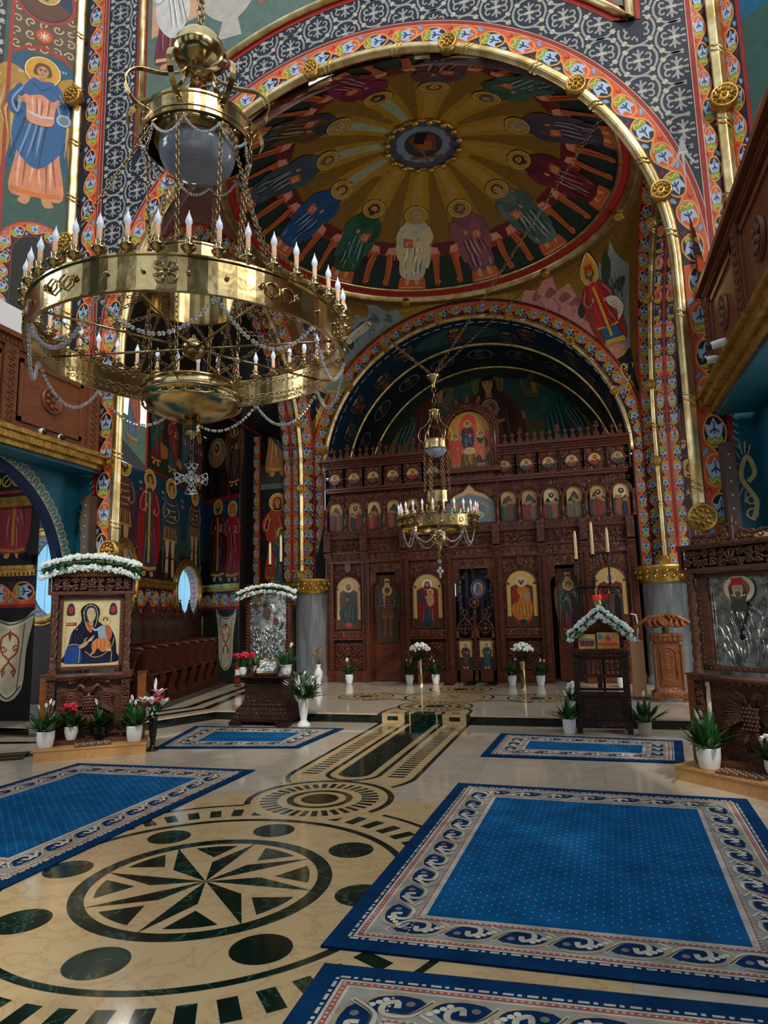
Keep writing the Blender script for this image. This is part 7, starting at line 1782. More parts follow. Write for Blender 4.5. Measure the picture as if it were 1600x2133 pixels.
def peace_lily(name, label, r=.1, ph=.17, nl=26, lh=.36, mat='white_ceramic', taper=.82, flowers=3, seed=1, leafm='leaf', lw=.075, rim=0, flower_mat=None):
    rnd = random.Random(seed); t = thing(name, label, 'potted plant')
    plant_pot(t, r, ph, mat, taper, rim)
    mb = MB()
    for k in range(nl * 2):
        az = rnd.uniform(0, 2 * pi); leaf(mb, (.03 * cos(az), .03 * sin(az), ph * .85), az, lh * rnd.uniform(.55, 1.1), lw * rnd.uniform(.5, .95), rnd.uniform(.5, 1.5), rnd.uniform(.05, .4), leafm if rnd.random() < .7 else 'leaf')
    mb.build('foliage', t)
    for k in range(flowers):
        mb = MB(); az = rnd.uniform(0, 2 * pi); q = rnd.uniform(.04, .12)
        if flower_mat:
            z = ph + lh * rnd.uniform(.75, 1.0); mb.tube([(0, 0, ph), (q * cos(az), q * sin(az), z)], .004, 'leaf', 5)
            for j in range(14): mb.sphere((q * cos(az) + rnd.uniform(-.04, .04), q * sin(az) + rnd.uniform(-.04, .04), z + rnd.uniform(-.03, .03)), rnd.uniform(.014, .024), flower_mat, 6, (1, 1, .7))
        else: spathe(mb, q * cos(az), q * sin(az), ph + lh * rnd.uniform(.7, 1.0), az, 0, rnd.uniform(.8, 1.2))
        mb.build('flower', t)
    return t
def put(t, x, y, z, rz=0, s=1.0): t.matrix_world = Matrix.Translation((x, y, z)) @ Matrix.Rotation(rz, 4, 'Z') @ Matrix.Scale(s, 4); return t
# ================================================================ SHRINES (FRAMED ICON STANDS)
def fret(mb, w, h, mat, y=0, cell=None, r=.009, seed=0, base=None):
    """pierced scrollwork filling a w x h panel, local x right, z up"""
    rnd = random.Random(seed); cell = cell or min(w, h) * .55
    nx, nz = max(1, round(w / cell)), max(1, round(h / cell)); cx_, cz_ = w / nx, h / nz
    for i in range(nx):
        for j in range(nz):
            x, z = -w / 2 + (i + .5) * cx_, (j + .5) * cz_; sg = 1 if (i + j) % 2 else -1
            if (x > 0) : sg = -sg
            pts = spiral(0, 0, min(cx_, cz_) * .5, rnd.uniform(0, 6.28), sg * 1.35, 14, .15)
            mb.tube([(x + p[0], y, z + p[1]) for p in pts], [r * (1.25 - .5 * k / 14) for k in range(15)], mat, 5, up=(0, 1, 0))
            mb.sphere((x + pts[-1][0], y, z + pts[-1][1]), r * 1.8, mat, 6)
            for k in range(3):
                p = pts[3 + 3 * k]; a = atan2(p[1], p[0]) ; mb.sphere((x + p[0] * 1.22, y, z + p[1] * 1.22), r * 1.9, mat, 6, (1.5, .6, .8))
def shrine(name, label, o, ux, nrm, icon_fn, crown=False, xs=(.06, 1.0), fw=.04):
    """o = front left corner of the step on the floor, ux along the front, nrm towards the viewer"""
    up = (0, 0, 1); T = frame(o, ux, tuple(-np.array(nrm)), up)   # local: x along, y back, z up
    t = thing(name, label, 'icon shrine', tuple((T @ np.array([.57, .4, .135, 1]))[:3]))
    def M(): m_ = MB(); m_.T = T; return m_
    (x0, x1), d0, d1 = xs, .25, .52; xm = (x0 + x1) / 2; cw = .09
    CWm, Wd = 'carved_walnut', 'walnut'
    mb = M(); mb.box2((x0 - .02, d0 - .04, .135), (x1 + .02, d1, .19), Wd); mb.box2((x0 + .1, d0 + .1, .19), (x1 - .1, d0 + .13, .93), CWm); mb.build('base', t)
    for xa in (x0, x1 - cw):   # pierced lower posts
        mb = M(); mb.box2((xa, d0 + .02, .19), (xa + cw, d0 + .05, .9), Wd); mb.box2((xa, d0, .19), (xa + .012, d0 + .04, .9), Wd); mb.box2((xa + cw - .012, d0, .19), (xa + cw, d0 + .04, .9), Wd)
        mb.T = T @ mat4((xa + cw / 2, d0, .2)); fret(mb, cw * .8, .68, CWm, 0, .07, .007, 3); mb.build('pierced_post', t)
    mb = M(); mb.box2((x0 - .02, d0 - .03, .9), (x0 + cw + .02, d1, .97), Wd); mb.box2((x1 - cw - .02, d0 - .03, .9), (x1 + .02, d1, .97), Wd); mb.tube([(x0 + cw, d0 - .01, .935), (x1 - cw, d0 - .01, .935)], .032, Wd, 10)
    for k in range(6):
        for xx in (x0, x1 - cw): mb.box((xx + .01 + k * .018, d0 - .033, .935), (.011, .012, .03), CWm)
    mb.build('rail', t)
    # carved eagle with two heads and spread wings
    mb = M(); y = d0 + .07; Z = .3
    mb.sphere((xm, y, Z + .3), .09, CWm, 12, (.9, .45, 1.5))
    for k in range(6):
        for j in range(-2, 3): mb.sphere((xm + j * .035 + (k % 2) * .017, y - .04, Z + .2 + k * .036), .017, Wd, 6, (1, .5, .8))
    for sg in (-1, 1):
        for k in range(9): mb.tube([(xm + sg * .07, y, Z + .38 - k * .012), (xm + sg * (.2 + .012 * k), y - .02, Z + .43 - k * .032), (xm + sg * (.31 - k * .012), y - .01, Z + .38 - k * .046)], [.015, .013, .005], CWm, 5)
        mb.tube([(xm + sg * .03, y, Z + .4), (xm + sg * .05, y - .02, Z + .48), (xm + sg * .1, y - .02, Z + .52), (xm + sg * .14, y - .02, Z + .49)], [.03, .026, .026, .008], CWm, 7)
        mb.tube([(xm + sg * .03, y, Z + .16), (xm + sg * .09, y - .02, Z + .06), (xm + sg * .13, y, Z + .03)], [.028, .018, .006], CWm, 6)
        for j in range(3): mb.tube([(xm + sg * .01 * j, y, Z + .18), (xm + sg * (.015 + .03 * j), y, Z)], .012, CWm, 5)
    for k in range(9): a = k * pi / 8; mb.sphere((xm + .21 * cos(a), y - .03, Z + .55 + .03 * sin(a)), .03, CWm, 7, (1.4, .6, .8))
    mb.build('carved_eagle', t)
    # twisted carved columns
    for xa in (x0 + cw / 2 + .005, x1 - cw / 2 - .005):
        mb = M(); mb.lathe([(.05, .97), (.05, 1.0), (.042, 1.02), (.05, 1.05), (.038, 1.08), (.036, 1.1), (.036, 1.8), (.042, 1.83), (.036, 1.85), (.05, 1.88), (.05, 1.92)], 16, (xa, d0 + .03, 0), CWm)
        for q in range(4): mb.tube([(xa + .037 * cos(s_ * 9 + q * pi / 2), d0 + .03 + .037 * sin(s_ * 9 + q * pi / 2), 1.1 + s_ * .7) for s_ in np.linspace(0, 1, 26)], .008, Wd, 5)
        mb.build('column', t)
    mb = M()
    for a, b_, d in ((x0 + cw + .01, x1 - cw - .01, .0),):
        for (p, q) in (((a, 1.0), (b_, 1.045)), ((a, 1.865), (b_, 1.91)), ((a, 1.0), (a + fw, 1.91)), ((b_ - fw, 1.0), (b_, 1.91))): mb.box2((p[0], d0 + .04, p[1]), (q[0], d0 + .1, q[1]), Wd)
        for k in range(20): mb.sphere((a + .02, d0 + .04, 1.02 + k * .046), .011, CWm, 6); mb.sphere((b_ - .02, d0 + .04, 1.02 + k * .046), .011, CWm, 6)
        for k in range(15): mb.sphere((a + .02 + k * (b_ - a - .04) / 14, d0 + .04, 1.02), .011, CWm, 6); mb.sphere((a + .02 + k * (b_ - a - .04) / 14, d0 + .04, 1.89), .011, CWm, 6)
        mb.box2((a, d0 + .1, 1.0), (b_, d0 + .12, 1.91), Wd)
    mb.build('frame', t)
    mb = M(); mb.box2((x0 - .03, d0 - .02, 1.92), (x1 + .03, d1, 1.96), Wd); mb.box2((x0 - .04, d0 - .04, 2.14), (x1 + .04, d1, 2.19), Wd); mb.box2((x0, d0 + .05, 1.96), (x1, d0 + .07, 2.14), 'black_wood')
    for xx in (x0 - .03, x1): mb.box2((xx, d0 - .02, 1.96), (xx + .03, d0 + .02, 2.14), Wd)
    for k in range(40): mb.box((x0 + k * .0235, d0 - .045, 2.165), (.012, .012, .02), CWm)
    mb.T = T @ mat4((xm, d0 - .005, 1.965)); fret(mb, x1 - x0 - .04, .17, CWm, 0, .095, .01, 5); mb.T = T
    for k in range(5): a = pi * k / 4; mb.tube([(xm, d0 - .02, 2.0), (xm + .07 * cos(a), d0 - .025, 2.02 + .1 * sin(a))], [.014, .007], CWm, 6)
    mb.build('pierced_crown', t)
    if crown:
        mb = M(); mb.T = T @ mat4((xm, d0 + .05, 2.19))
        for sg in (-1, 1):
            for k in range(4): mb.tube([(sg * (.08 + k * .1) + p[0] * sg, 0, .05 + p[1]) for p in spiral(0, 0, .05, 0, 1.4, 12)], .01, CWm, 5, up=(0, 1, 0))
            mb.tube([(sg * p[0], 0, p[1]) for p in spl([(.45, .0), (.36, .08), (.2, .06), (.06, .12)], 4, False)], .014, CWm, 6)
        mb.box((0, 0, .12), (.022, .02, .24), Wd); mb.box((0, 0, .16), (.1, .02, .02), Wd); mb.build('crest', t)
    o_ = icon_fn(T, x0 + cw + .01 + fw, x1 - cw - .01 - fw, 1.045, 1.865, d0 + .09, t)
    # the pine step it stands on and the two side posts
    mb = M(); mb.box2((0, 0, 0), (1.22, .62, .13), 'pine'); mb.box2((-.01, -.01, .115), (1.23, .62, .135), 'pine')
    s2 = single(mb, 'wooden_step', 'pine step under the ' + ('silver icon shrine' if crown else 'painted mother and child shrine'), 'step')
    sd = 'silver icon' if crown else 'mother and child'
    for xx, w_ in ((-.02, 'left'), (1.09, 'right')):
        mb = M(); mb.box2((xx, .3, .135), (xx + .1, .4, .94), 'beige_wood' if 0 else 'oak'); mb.box2((xx - .008, .29, .94), (xx + .108, .41, .955), 'walnut')
        single(mb, 'wooden_post', 'square wooden post on the %s side of the %s shrine' % (w_, sd), 'post')
    return t, T
def icon_mother(T, xa, xb, za, zb, d, parent):
    w, h = xb - xa, zb - za; mb = MB(); mb.T = T; mb.box2((xa, d - .02, za), (xb, d + .005, zb), 'icon_paint', C('#cdb787'))
    P = Paint(mb, lambda u, v, q: np.array([xa + u * w, d - .02 - q, za + v * h]), mat='icon_paint', eps=.0005)
    P.rect(.015, .012, .985, .988, '#d8c697', 1); P.stroke([(.05, .04), (.95, .04), (.95, .96), (.05, .96), (.05, .04)], .008, '#b09c68', 2)
    a = h / w
    P.push(lambda p: (p[0], p[1] / a))   # x 0..1, y 0..a
    P.disk(.47, .985 * a / 1.22 if 0 else .76 * a, .2, '#d9c58c', 2, 40); P.ring(.47, .76 * a, .2, .012, '#b8a268', 3, 40); P.ring(.47, .76 * a, .17, .006, '#c8b47c', 3, 40)
    dk, md, bl = '#171a30', '#1f2440', '#24488c'
    P.poly(spl([(.3, .82 * a), (.36, .9 * a), (.47, .935 * a), (.58, .9 * a), (.64, .8 * a), (.62, .66 * a), (.75, .6 * a), (.86, .52 * a), (.93, .38 * a), (.95, .2 * a), (.95, .05 * a), (.06, .05 * a), (.07, .2 * a), (.12, .36 * a), (.16, .5 * a), (.26, .6 * a), (.32, .68 * a)], 5), dk, 4)
    P.poly(spl([(.06, .05 * a), (.06, .2 * a), (.13, .32 * a), (.3, .3 * a), (.35, .12 * a), (.3, .05 * a)]), bl, 5); P.poly(spl([(.45, .05 * a), (.5, .1 * a), (.7, .12 * a), (.8, .05 * a)]), bl, 5); P.poly(spl([(.3, .05 * a), (.42, .22 * a), (.7, .15 * a), (.86, .05 * a)]), md, 5)
    for pts in ([(.08, .3 * a), (.2, .33 * a), (.33, .3 * a), (.37, .27 * a)], [(.34, .78 * a), (.4, .885 * a), (.47, .905 * a), (.55, .885 * a), (.6, .78 * a)], [(.36, .8 * a), (.37, .7 * a), (.41, .6 * a), (.5, .5 * a)], [(.6, .8 * a), (.59, .68 * a), (.56, .58 * a)], [(.4, .22 * a), (.55, .13 * a), (.72, .16 * a), (.86, .28 * a), (.9, .4 * a)], [(.86, .05 * a), (.87, .2 * a)], [(.3, .05 * a), (.31, .24 * a)]):
        P.stroke(spl(pts, 5, False), .012, '#c8a868', 6)
    for k in range(8): P.stroke(spl([(.2 + k * .03, .58 * a - k * .01), (.15 + k * .03, .42 * a), (.2 + k * .05, .3 * a)], 4, False), .007, '#0c0e1e' if k % 2 else '#3a4068', 6, taper=True)
    for k in range(9): P.stroke([(.09 + k * .026, .28 * a), (.1 + k * .026, .08 * a)], .01, '#14305c' if k % 2 else '#4a74b4', 7, taper=True)
    P.poly(spl([(.39, .62 * a), (.45, .68 * a), (.53, .62 * a), (.5, .5 * a), (.44, .52 * a)]), '#a8622c', 6)
    P.poly(spl([(.375, .8 * a), (.41, .875 * a), (.48, .895 * a), (.56, .865 * a), (.585, .78 * a), (.56, .68 * a), (.5, .64 * a), (.44, .66 * a), (.39, .72 * a)]), '#26365a', 6)
    P.poly(spl([(.41, .8 * a), (.45, .86 * a), (.52, .86 * a), (.56, .79 * a), (.555, .72 * a), (.5, .655 * a), (.44, .69 * a)]), '#c8b48c', 7); P.poly([(.45, .67 * a), (.53, .66 * a), (.52, .6 * a), (.46, .6 * a)], '#a8906c', 7)
    for ex in (.455, .53):
        P.disk(ex, .785 * a, .017, '#e8e0c8', 8, 10, .008); P.disk(ex + .003, .785 * a, .009, '#20140c', 9, 8); P.stroke([(ex - .025, .805 * a), (ex, .815 * a), (ex + .025, .808 * a)], .007, '#4c3420', 8); P.stroke([(ex - .018, .778 * a), (ex + .018, .778 * a)], .004, '#6c5034', 8)
    P.stroke([(.495, .8 * a), (.507, .74 * a), (.49, .735 * a)], .007, '#8c6c44', 8); P.stroke([(.478, .705 * a), (.495, .709 * a), (.515, .705 * a)], .01, '#a03c2c', 8); P.disk(.45, .73 * a, .02, '#c89c74', 8, 10); P.disk(.54, .73 * a, .018, '#c89c74', 8, 10)
    P.disk(.47, .915 * a, .009, '#e8dcb0', 8, 8); P.disk(.25, .55 * a, .011, '#e8dcb0', 8, 8)
    # hand
    P.poly(spl([(.3, .3 * a), (.36, .34 * a), (.42, .37 * a), (.44, .32 * a), (.36, .27 * a), (.3, .26 * a)]), '#b89c70', 9)
    for k in range(4): P.stroke([(.4 + k * .01, .325 * a + k * .012), (.46 + k * .012, .36 * a + k * .022), (.52 + k * .012, .385 * a + k * .028)], .016, '#c4aa7c', 10)
    P.stroke([(.38, .36 * a), (.4, .4 * a), (.43, .42 * a)], .018, '#c4aa7c', 10)
    # child
    P.disk(.745, .665 * a, .085, '#dcc890', 8, 28); P.ring(.745, .665 * a, .085, .008, '#a88c58', 9, 28)
    P.poly(spl([(.62, .56 * a), (.7, .6 * a), (.8, .58 * a), (.83, .48 * a), (.8, .36 * a), (.66, .36 * a), (.62, .46 * a)]), '#8fa8b8', 9)
    P.poly(spl([(.74, .6 * a), (.84, .56 * a), (.86, .44 * a), (.8, .36 * a), (.76, .46 * a)]), '#b8623c', 10)
    P.poly(spl([(.52, .34 * a), (.6, .4 * a), (.74, .4 * a), (.84, .34 * a), (.82, .24 * a), (.7, .2 * a), (.62, .26 * a), (.56, .18 * a), (.52, .24 * a)]), '#c87c44', 10)
    for k in range(7): P.stroke(spl([(.56 + k * .035, .38 * a), (.57 + k * .035, .3 * a), (.6 + k * .025, .24 * a)], 3, False), .007, '#8c4420' if k % 2 else '#e0a468', 11, taper=True)
    P.stroke(spl([(.64, .56 * a), (.58, .53 * a), (.53, .55 * a)], 4, False), .04, '#9cb4c4', 10); hand(P, .52, .56 * a, .015, 11, '#c8b48c', 150)
    P.disk(.74, .68 * a, .05, '#2c1c14', 10, 16); P.poly(spl([(.705, .67 * a), (.74, .71 * a), (.775, .67 * a), (.765, .62 * a), (.74, .6 * a), (.715, .62 * a)]), '#c8b48c', 11)
    for ex in (.728, .755): P.disk(ex, .662 * a, .006, '#20140c', 12, 6)
    P.stroke([(.54, .2 * a), (.5, .16 * a)], .03, '#b89c70', 12); P.stroke([(.78, .24 * a), (.86, .22 * a)], .05, '#c4aa7c', 11)
    for fx in (.13, .87):
        P.poly(spl([(fx - .06, .76 * a), (fx + .06, .76 * a), (fx + .065, .86 * a), (fx + .03, .93 * a), (fx - .03, .93 * a), (fx - .065, .86 * a)]), '#3c3448', 4); P.poly(spl([(fx - .035, .8 * a), (fx + .035, .8 * a), (fx + .03, .88 * a), (fx - .03, .88 * a)]), '#a8382c', 5); P.disk(fx, .9 * a, .017, '#5c3a28', 6, 10)
    P.rect(.06, .6 * a, .24, .65 * a, '#8c3a24', 4); text_marks(P, .075, .612 * a, .035, 5, '#d8b878', 5, 3)
    return mb.build('icon', parent)
def icon_silver(T, xa, xb, za, zb, d, parent):
    w, h = xb - xa, zb - za; mb = MB(); mb.T = T; mb.box2((xa, d - .02, za), (xb, d + .005, zb), 'silver')
    F_ = lambda u, v, q=0: (xa + u * w, d - .022 - q, za + v * h)
    for k in range(44):
        for u in (.035, .08, .92, .965): mb.sphere(F_(u, .02 + k * .022), .009, 'silver', 5)
    for k in range(30):
        for v in (.025, .975): mb.sphere(F_(.03 + k * .0325, v), .01, 'silver', 5)
    body = spl([(.1, .02), (.12, .35), (.2, .56), (.32, .63), (.42, .66), (.62, .66), (.78, .6), (.88, .42), (.9, .02)], 5)
    mb.extr(body, lambda u, v, q: F_(u, v, q), 0, .014, 'silver')
    rnd = random.Random(4)
    for k in range(34):
        u = rnd.uniform(.16, .84); v = rnd.uniform(.05, .55); a = rnd.uniform(-.5, .5) + (u - .5) * 1.2
        mb.tube([F_(u + t * .1 * sin(a) + .01 * sin(t * 4), v + t * .11 * cos(a), .015) for t in (-1, -.5, 0, .5, 1)], [.002, .007, .009, .007, .002], 'silver', 5)
    mb.tube([F_(.42, .62, .02), F_(.48, .42, .024), F_(.5, .36, .024)], .005, 'iron', 5); mb.tube([F_(.62, .62, .02), F_(.53, .42, .024), F_(.5, .36, .024)], .005, 'iron', 5)
    mb.sphere(F_(.5, .33, .02), .028, 'iron', 8, (1, .4, 1.2))
    for k in range(10): mb.sphere(F_(.5 + .06 * cos(k * .63), .33 + .05 * sin(k * .63), .02), .008, 'silver', 5)
    P = Paint(mb, lambda u, v, q: np.array(F_(u, v / (h / w), .016 + q)), mat='icon_paint', eps=.0008); a = h / w
    P.disk(.5, .84 * a, .26, '#8c7c58', 1, 36, .2); P.ring(.52, .86 * a, .2, .09, '#d8cfb4', 2, 36, .15); P.ring(.52, .86 * a, .155, .035, '#b04a34', 3, 36, .12)
    P.disk(.5, .8 * a, .14, '#4c4a38', 4, 24, .17); P.poly(spl([(.4, .72 * a), (.6, .72 * a), (.62, .62 * a), (.38, .62 * a)]), '#3c4434', 5)
    P.poly(spl([(.43, .9 * a), (.57, .9 * a), (.58, .82 * a), (.5, .74 * a), (.42, .82 * a)]), '#c8a890', 5); P.poly([(.42, .9 * a), (.58, .9 * a), (.6, .98 * a), (.4, .98 * a)], '#c8343c', 6)
    for k in range(7): P.disk(.4 + k * .034, .79 * a - .02 * sin(k * .5), .013, '#e8dcb8', 6, 8)
    for ex in (.47, .53): P.disk(ex, .86 * a, .011, '#20140c', 7, 8, .006)
    P.poly(spl([(.46, .82 * a), (.54, .82 * a), (.52, .74 * a), (.48, .74 * a)]), '#6c5a4c', 7)
    return mb.build('icon', parent)
uL = np.array([.842, .54, 0]); nL = np.array([.54, -.842, 0])
sL, TL = shrine('icon_shrine', 'carved walnut shrine at left framing a painted mother and child icon', (-3.87, 6.62, 0), uL, nL, icon_mother)
uR = np.array([.70, -.714, 0]); nR = np.array([-.714, -.70, 0])
sR, TR = shrine('icon_shrine', 'carved walnut shrine at the right edge framing a silver covered icon', (3.03, 7.12, 0), uR, nR, icon_silver, crown=True, xs=(.09, 1.13), fw=.11)
# flower garlands
def garland(name, label, path, parent=None, r=.085, n=190, seed=2, tilt=1.0):
    t = thing(name, label, 'flower garland', path(.5)); rnd = random.Random(seed)
    mb = MB(); P_ = [path(k / 30) for k in range(31)]; mb.tube(P_, r * .45, 'leaf_dark', 8)
    for k in range(260): q = path(rnd.random()); az = rnd.uniform(0, 6.28); leaf(mb, (q[0], q[1], q[2] - .01), az, rnd.uniform(.06, .13), .03, rnd.uniform(-.6, .9), .3, 'leaf', 3)
    mb.build('foliage', t); mb = MB()
    for row, (dy, dz) in enumerate(((-.6, -.75), (-.45, .8), (-.4, -.95), (.1, .95))):
        for k in range(n // 3):
            q = path((k + rnd.uniform(0, .9)) / (n / 3)); c = (q[0] + rnd.uniform(-.01, .01), q[1] + dy * r * .7 + rnd.uniform(-.01, .01), q[2] + dz * r + rnd.uniform(-.012, .012)); s_ = rnd.uniform(.02, .03)
            mb.sphere(c, s_, 'petal_white', 7, (1, 1, .8))
            for j in range(4): a = rnd.uniform(0, 6.28); mb.sphere((c[0] + s_ * .8 * cos(a), c[1] - s_ * .3, c[2] + s_ * .8 * sin(a)), s_ * .55, 'petal_white', 5)
    mb.build('blossoms', t); return t
def pathL(t):
    x = -.03 + 1.12 * t; return tuple((TL @ np.array([x, .2, 2.2 + .12 * (1 - (2 * t - 1) ** 2), 1]))[:3])
garland('garland', 'arched white flower garland on top of the left mother and child shrine', pathL)
# woven seat mats on the steps
for T_, x, lab in ((TL, .62, 'braided brown mat on the pine step of the left shrine'), (TR, .62, 'braided brown mat on the pine step of the right shrine')):
    mb = MB(); mb.T = T_ @ mat4((x, .1, .145), .15)
    mb.box((0, 0, 0), (.4, .17, .014), 'wicker')
    for i in range(10):
        for j in range(5): mb.tube([(-.18 + i * .04 - .018, -.07 + j * .035 - .012 * (1 if (i + j) % 2 else -1), .008), (-.18 + i * .04, -.07 + j * .035, .016), (-.18 + i * .04 + .018, -.07 + j * .035 + .012 * (1 if (i + j) % 2 else -1), .008)], .007, 'wicker' if (i + j) % 2 else 'beige_ceramic', 5)
    single(mb, 'braided_mat', lab, 'mat')
def onT(T_, x, y, z=.137): return tuple((T_ @ np.array([x, y, z, 1]))[:3])
# potted plants by the shrines
put(peace_lily('potted_peace_lily', 'white potted peace lily at the left end of the left pine step', .1, .19, 30, .34, seed=1, flowers=4), *onT(TL, .1, .13))
put(peace_lily('potted_peace_lily', 'white potted peace lily at the right end of the left pine step', .095, .19, 30, .34, seed=2, flowers=3), *onT(TL, 1.08, .13))
put(peace_lily('potted_flower', 'red flowering plant in a white pot inside the left shrine base', .08, .16, 34, .27, seed=3, flowers=3, flower_mat='petal_red', leafm='leaf_dark', lw=.06, taper=.7), *onT(TL, .36, .24, .19))
put(peace_lily('potted_flower', 'dark potted plant with one white bloom inside the left shrine base', .09, .14, 40, .3, 'black_glass', seed=4, flowers=2, leafm='leaf_dark', lw=.06), *onT(TL, .68, .24, .19))
put(peace_lily('potted_peace_lily', 'white potted peace lily at the near end of the right pine step', .105, .19, 30, .38, seed=5, flowers=3), *onT(TR, .3, .1))
put(peace_lily('potted_flower', 'cream flowering plant in a white pot inside the right shrine', .085, .16, 44, .2, seed=6, flowers=4, flower_mat='petal_white', leafm='leaf_dark', lw=.06, taper=.6), *onT(TR, .86, .2))
# black glass vase of white lilies on the floor
t = thing('flower_vase', 'tall black glass vase of white lilies beside the left pine step', 'flower vase')
mb = MB(); mb.lathe([(0, 0), (.075, 0), (.07, .02), (.03, .05), (.028, .1), (.045, .2), (.05, .36), (.06, .42), (.05, .42)], 20, (0, 0, 0), 'black_glass'); mb.build('vase', t)
mb = MB(); rnd = random.Random(8)
for k in range(16): az = rnd.uniform(0, 6.28); leaf(mb, (0, 0, .4), az, rnd.uniform(.2, .38), .045, rnd.uniform(.7, 1.4), .15, 'leaf')
for k in range(7): az = rnd.uniform(0, 6.28); q = rnd.uniform(.03, .14); mb.tube([(0, 0, .35), (q * cos(az), q * sin(az), .7)], .004, 'leaf', 5)
mb.build('foliage', t); mb = MB()
for k in range(8):
    az = k * .8 + .3; c = (.11 * cos(az), .11 * sin(az), rnd.uniform(.48, .7))
    for j in range(6): leaf(mb, c, az + j * 1.05, .17, .055, .95, .35, 'petal_white' if k < 7 else 'petal_pink', 5)
for k in range(3): leaf(mb, (.02 * k, 0, .74), k * 2, .14, .035, 1.4, .02, 'petal_white')
mb.build('lily_blooms', t); mb = MB()
for k in range(5): m_ = MB(); m_.sphere((.09 * cos(k * 1.3 + 3), .09 * sin(k * 1.3 + 3), .56 + .02 * k), .035, 'petal_red', 8); m_.build('red_rose', t)
for k in range(50): a = rnd.uniform(3.5, 6); mb.sphere((rnd.uniform(.02, .1) * cos(a), rnd.uniform(.02, .1) * sin(a) - .03, rnd.uniform(.42, .54)), .007, 'petal_white', 5)
mb.build('small_white_filler', t); put(t, -2.9, 7.5, 0)
# ---------------- dark stepped table with icon on the left
YL, XLc = 9.45, -2.4
t = thing('icon_table', 'dark carved table with stepped plinth carrying an icon and flower pots', 'table', (XLc, YL + .25, 0))
def stepbox(mb, prof, w0, d0, cx, cy, mat):
    for (z0, e0), (z1, e1) in zip(prof, prof[1:]):
        v = [(cx + sx_ * (w0 + e), cy + sy_ * (d0 + e), z) for z, e in ((z0, e0), (z1, e1)) for sx_, sy_ in ((-1, -1), (1, -1), (1, 1), (-1, 1))]
        mb.add(v, [(0, 1, 5, 4), (1, 2, 6, 5), (2, 3, 7, 6), (3, 0, 4, 7)], mat)
mb = MB(); stepbox(mb, [(.06, .1), (.12, .1), (.12, .08), (.18, .06), (.2, .05), (.26, .02), (.26, 0), (.3, -.02), (.34, -.04), (.42, -.05)], .36, .26, XLc, YL + .28, 'carved_black')
for z, e in ((.1, .1), (.16, .075), (.22, .045), (.28, .0), (.33, -.03)):
    for k in range(24): mb.sphere((XLc - .36 - e + (k + .5) * (.72 + 2 * e) / 24, YL + .02 - e, z), .014, 'black_wood', 5)
mb.build('plinth', t)
mb = MB(); stepbox(mb, [(.42, -.05), (.6, -.05), (.64, -.02), (.66, 0), (.67, .0), (.68, .04), (.7, .05)], .36, .26, XLc, YL + .28, 'carved_black')
for z, e in ((.62, -.02), (.66, .01), (.57, -.04)):
    for k in range(22): mb.sphere((XLc - .36 - e + (k + .5) * (.72 + 2 * e) / 22, YL + .02 - e, z), .014, 'black_wood', 5)
mb.build('body', t)
mb = MB(); mb.box((XLc, YL + .28, .705), (.92, .66, .02), 'black_wood'); mb.build('table_top', t)
for sx_ in (-1, 1): mb = MB(); mb.box((XLc + sx_ * .38, YL - .04, .03), (.2, .14, .06), 'black_wood'); mb.build('foot', t)
t = thing('book_icon', 'small gilt framed silver icon propped on the dark stepped table', 'icon', (XLc + .02, YL + .2, .72)); mb = MB(); mb.T = mat4((XLc + .02, YL + .2, .82), 0, rad(42))
mb.box((0, 0, 0), (.4, .3, .03), 'black_wood'); mb.build('easel', t); mb = MB(); mb.T = mat4((XLc + .02, YL + .2, .82), 0, rad(42)); mb.box((0, 0, .02), (.36, .26, .012), 'brass_old'); mb.box((0, 0, .028), (.28, .19, .008), 'silver')
for k in range(24): mb.sphere((rnd.uniform(-.12, .12), rnd.uniform(-.08, .08), .033), .016, 'silver', 6, (1, 1, .4))
mb.build('icon', t)
put(peace_lily('potted_cyclamen', 'white pot of hot pink cyclamen on the dark stepped table', .06, .12, 26, .2, seed=11, flowers=6, flower_mat='petal_red', taper=.75, lw=.06), XLc - .37, YL + .12, .72)
put(peace_lily('potted_flower', 'small white pot of pink flowers behind the cyclamen', .055, .12, 18, .2, seed=12, flowers=2, flower_mat='petal_red', taper=.7, lw=.05), XLc - .24, YL + .3, .72)
put(peace_lily('potted_peace_lily', 'white scalloped pot of narrow leaves at the right of the dark table', .085, .15, 40, .3, seed=13, flowers=2, taper=.8, lw=.03, rim=.008), XLc + .33, YL + .16, .72)
t = thing('flower_vase', 'white footed vase of budding lilies beside the dark stepped table', 'flower vase')
mb = MB(); mb.lathe([(0, 0), (.1, 0), (.1, .03), (.085, .05), (.05, .08), (.045, .1), (.065, .2), (.08, .34), (.085, .4), (.075, .4)], 24, (0, 0, 0), 'white_ceramic'); mb.build('vase', t)
mb = MB(); rnd = random.Random(14)
for k in range(44): az = rnd.uniform(0, 6.28); leaf(mb, (.04 * cos(az), .04 * sin(az), .38), az, rnd.uniform(.2, .46), .06, rnd.uniform(.3, 1.4), .25, ('leaf_dark', 'leaf')[k % 2])
for k in range(60): az = rnd.uniform(0, 6.28); q = rnd.uniform(.03, .18); leaf(mb, (q * cos(az), q * sin(az), rnd.uniform(.45, .68)), az, .13, .035, rnd.uniform(.1, 1.2), .2, 'leaf_dark', 3)
mb.build('foliage', t); mb = MB()
for k in range(18): az = rnd.uniform(0, 6.28); q = rnd.uniform(.06, .24); leaf(mb, (q * cos(az), q * sin(az), rnd.uniform(.5, .74)), az, .12, .036, rnd.uniform(.3, 1.4), .05, 'petal_white', 4)
mb.build('lily_buds', t); put(t, -1.72, 9.45, 0)
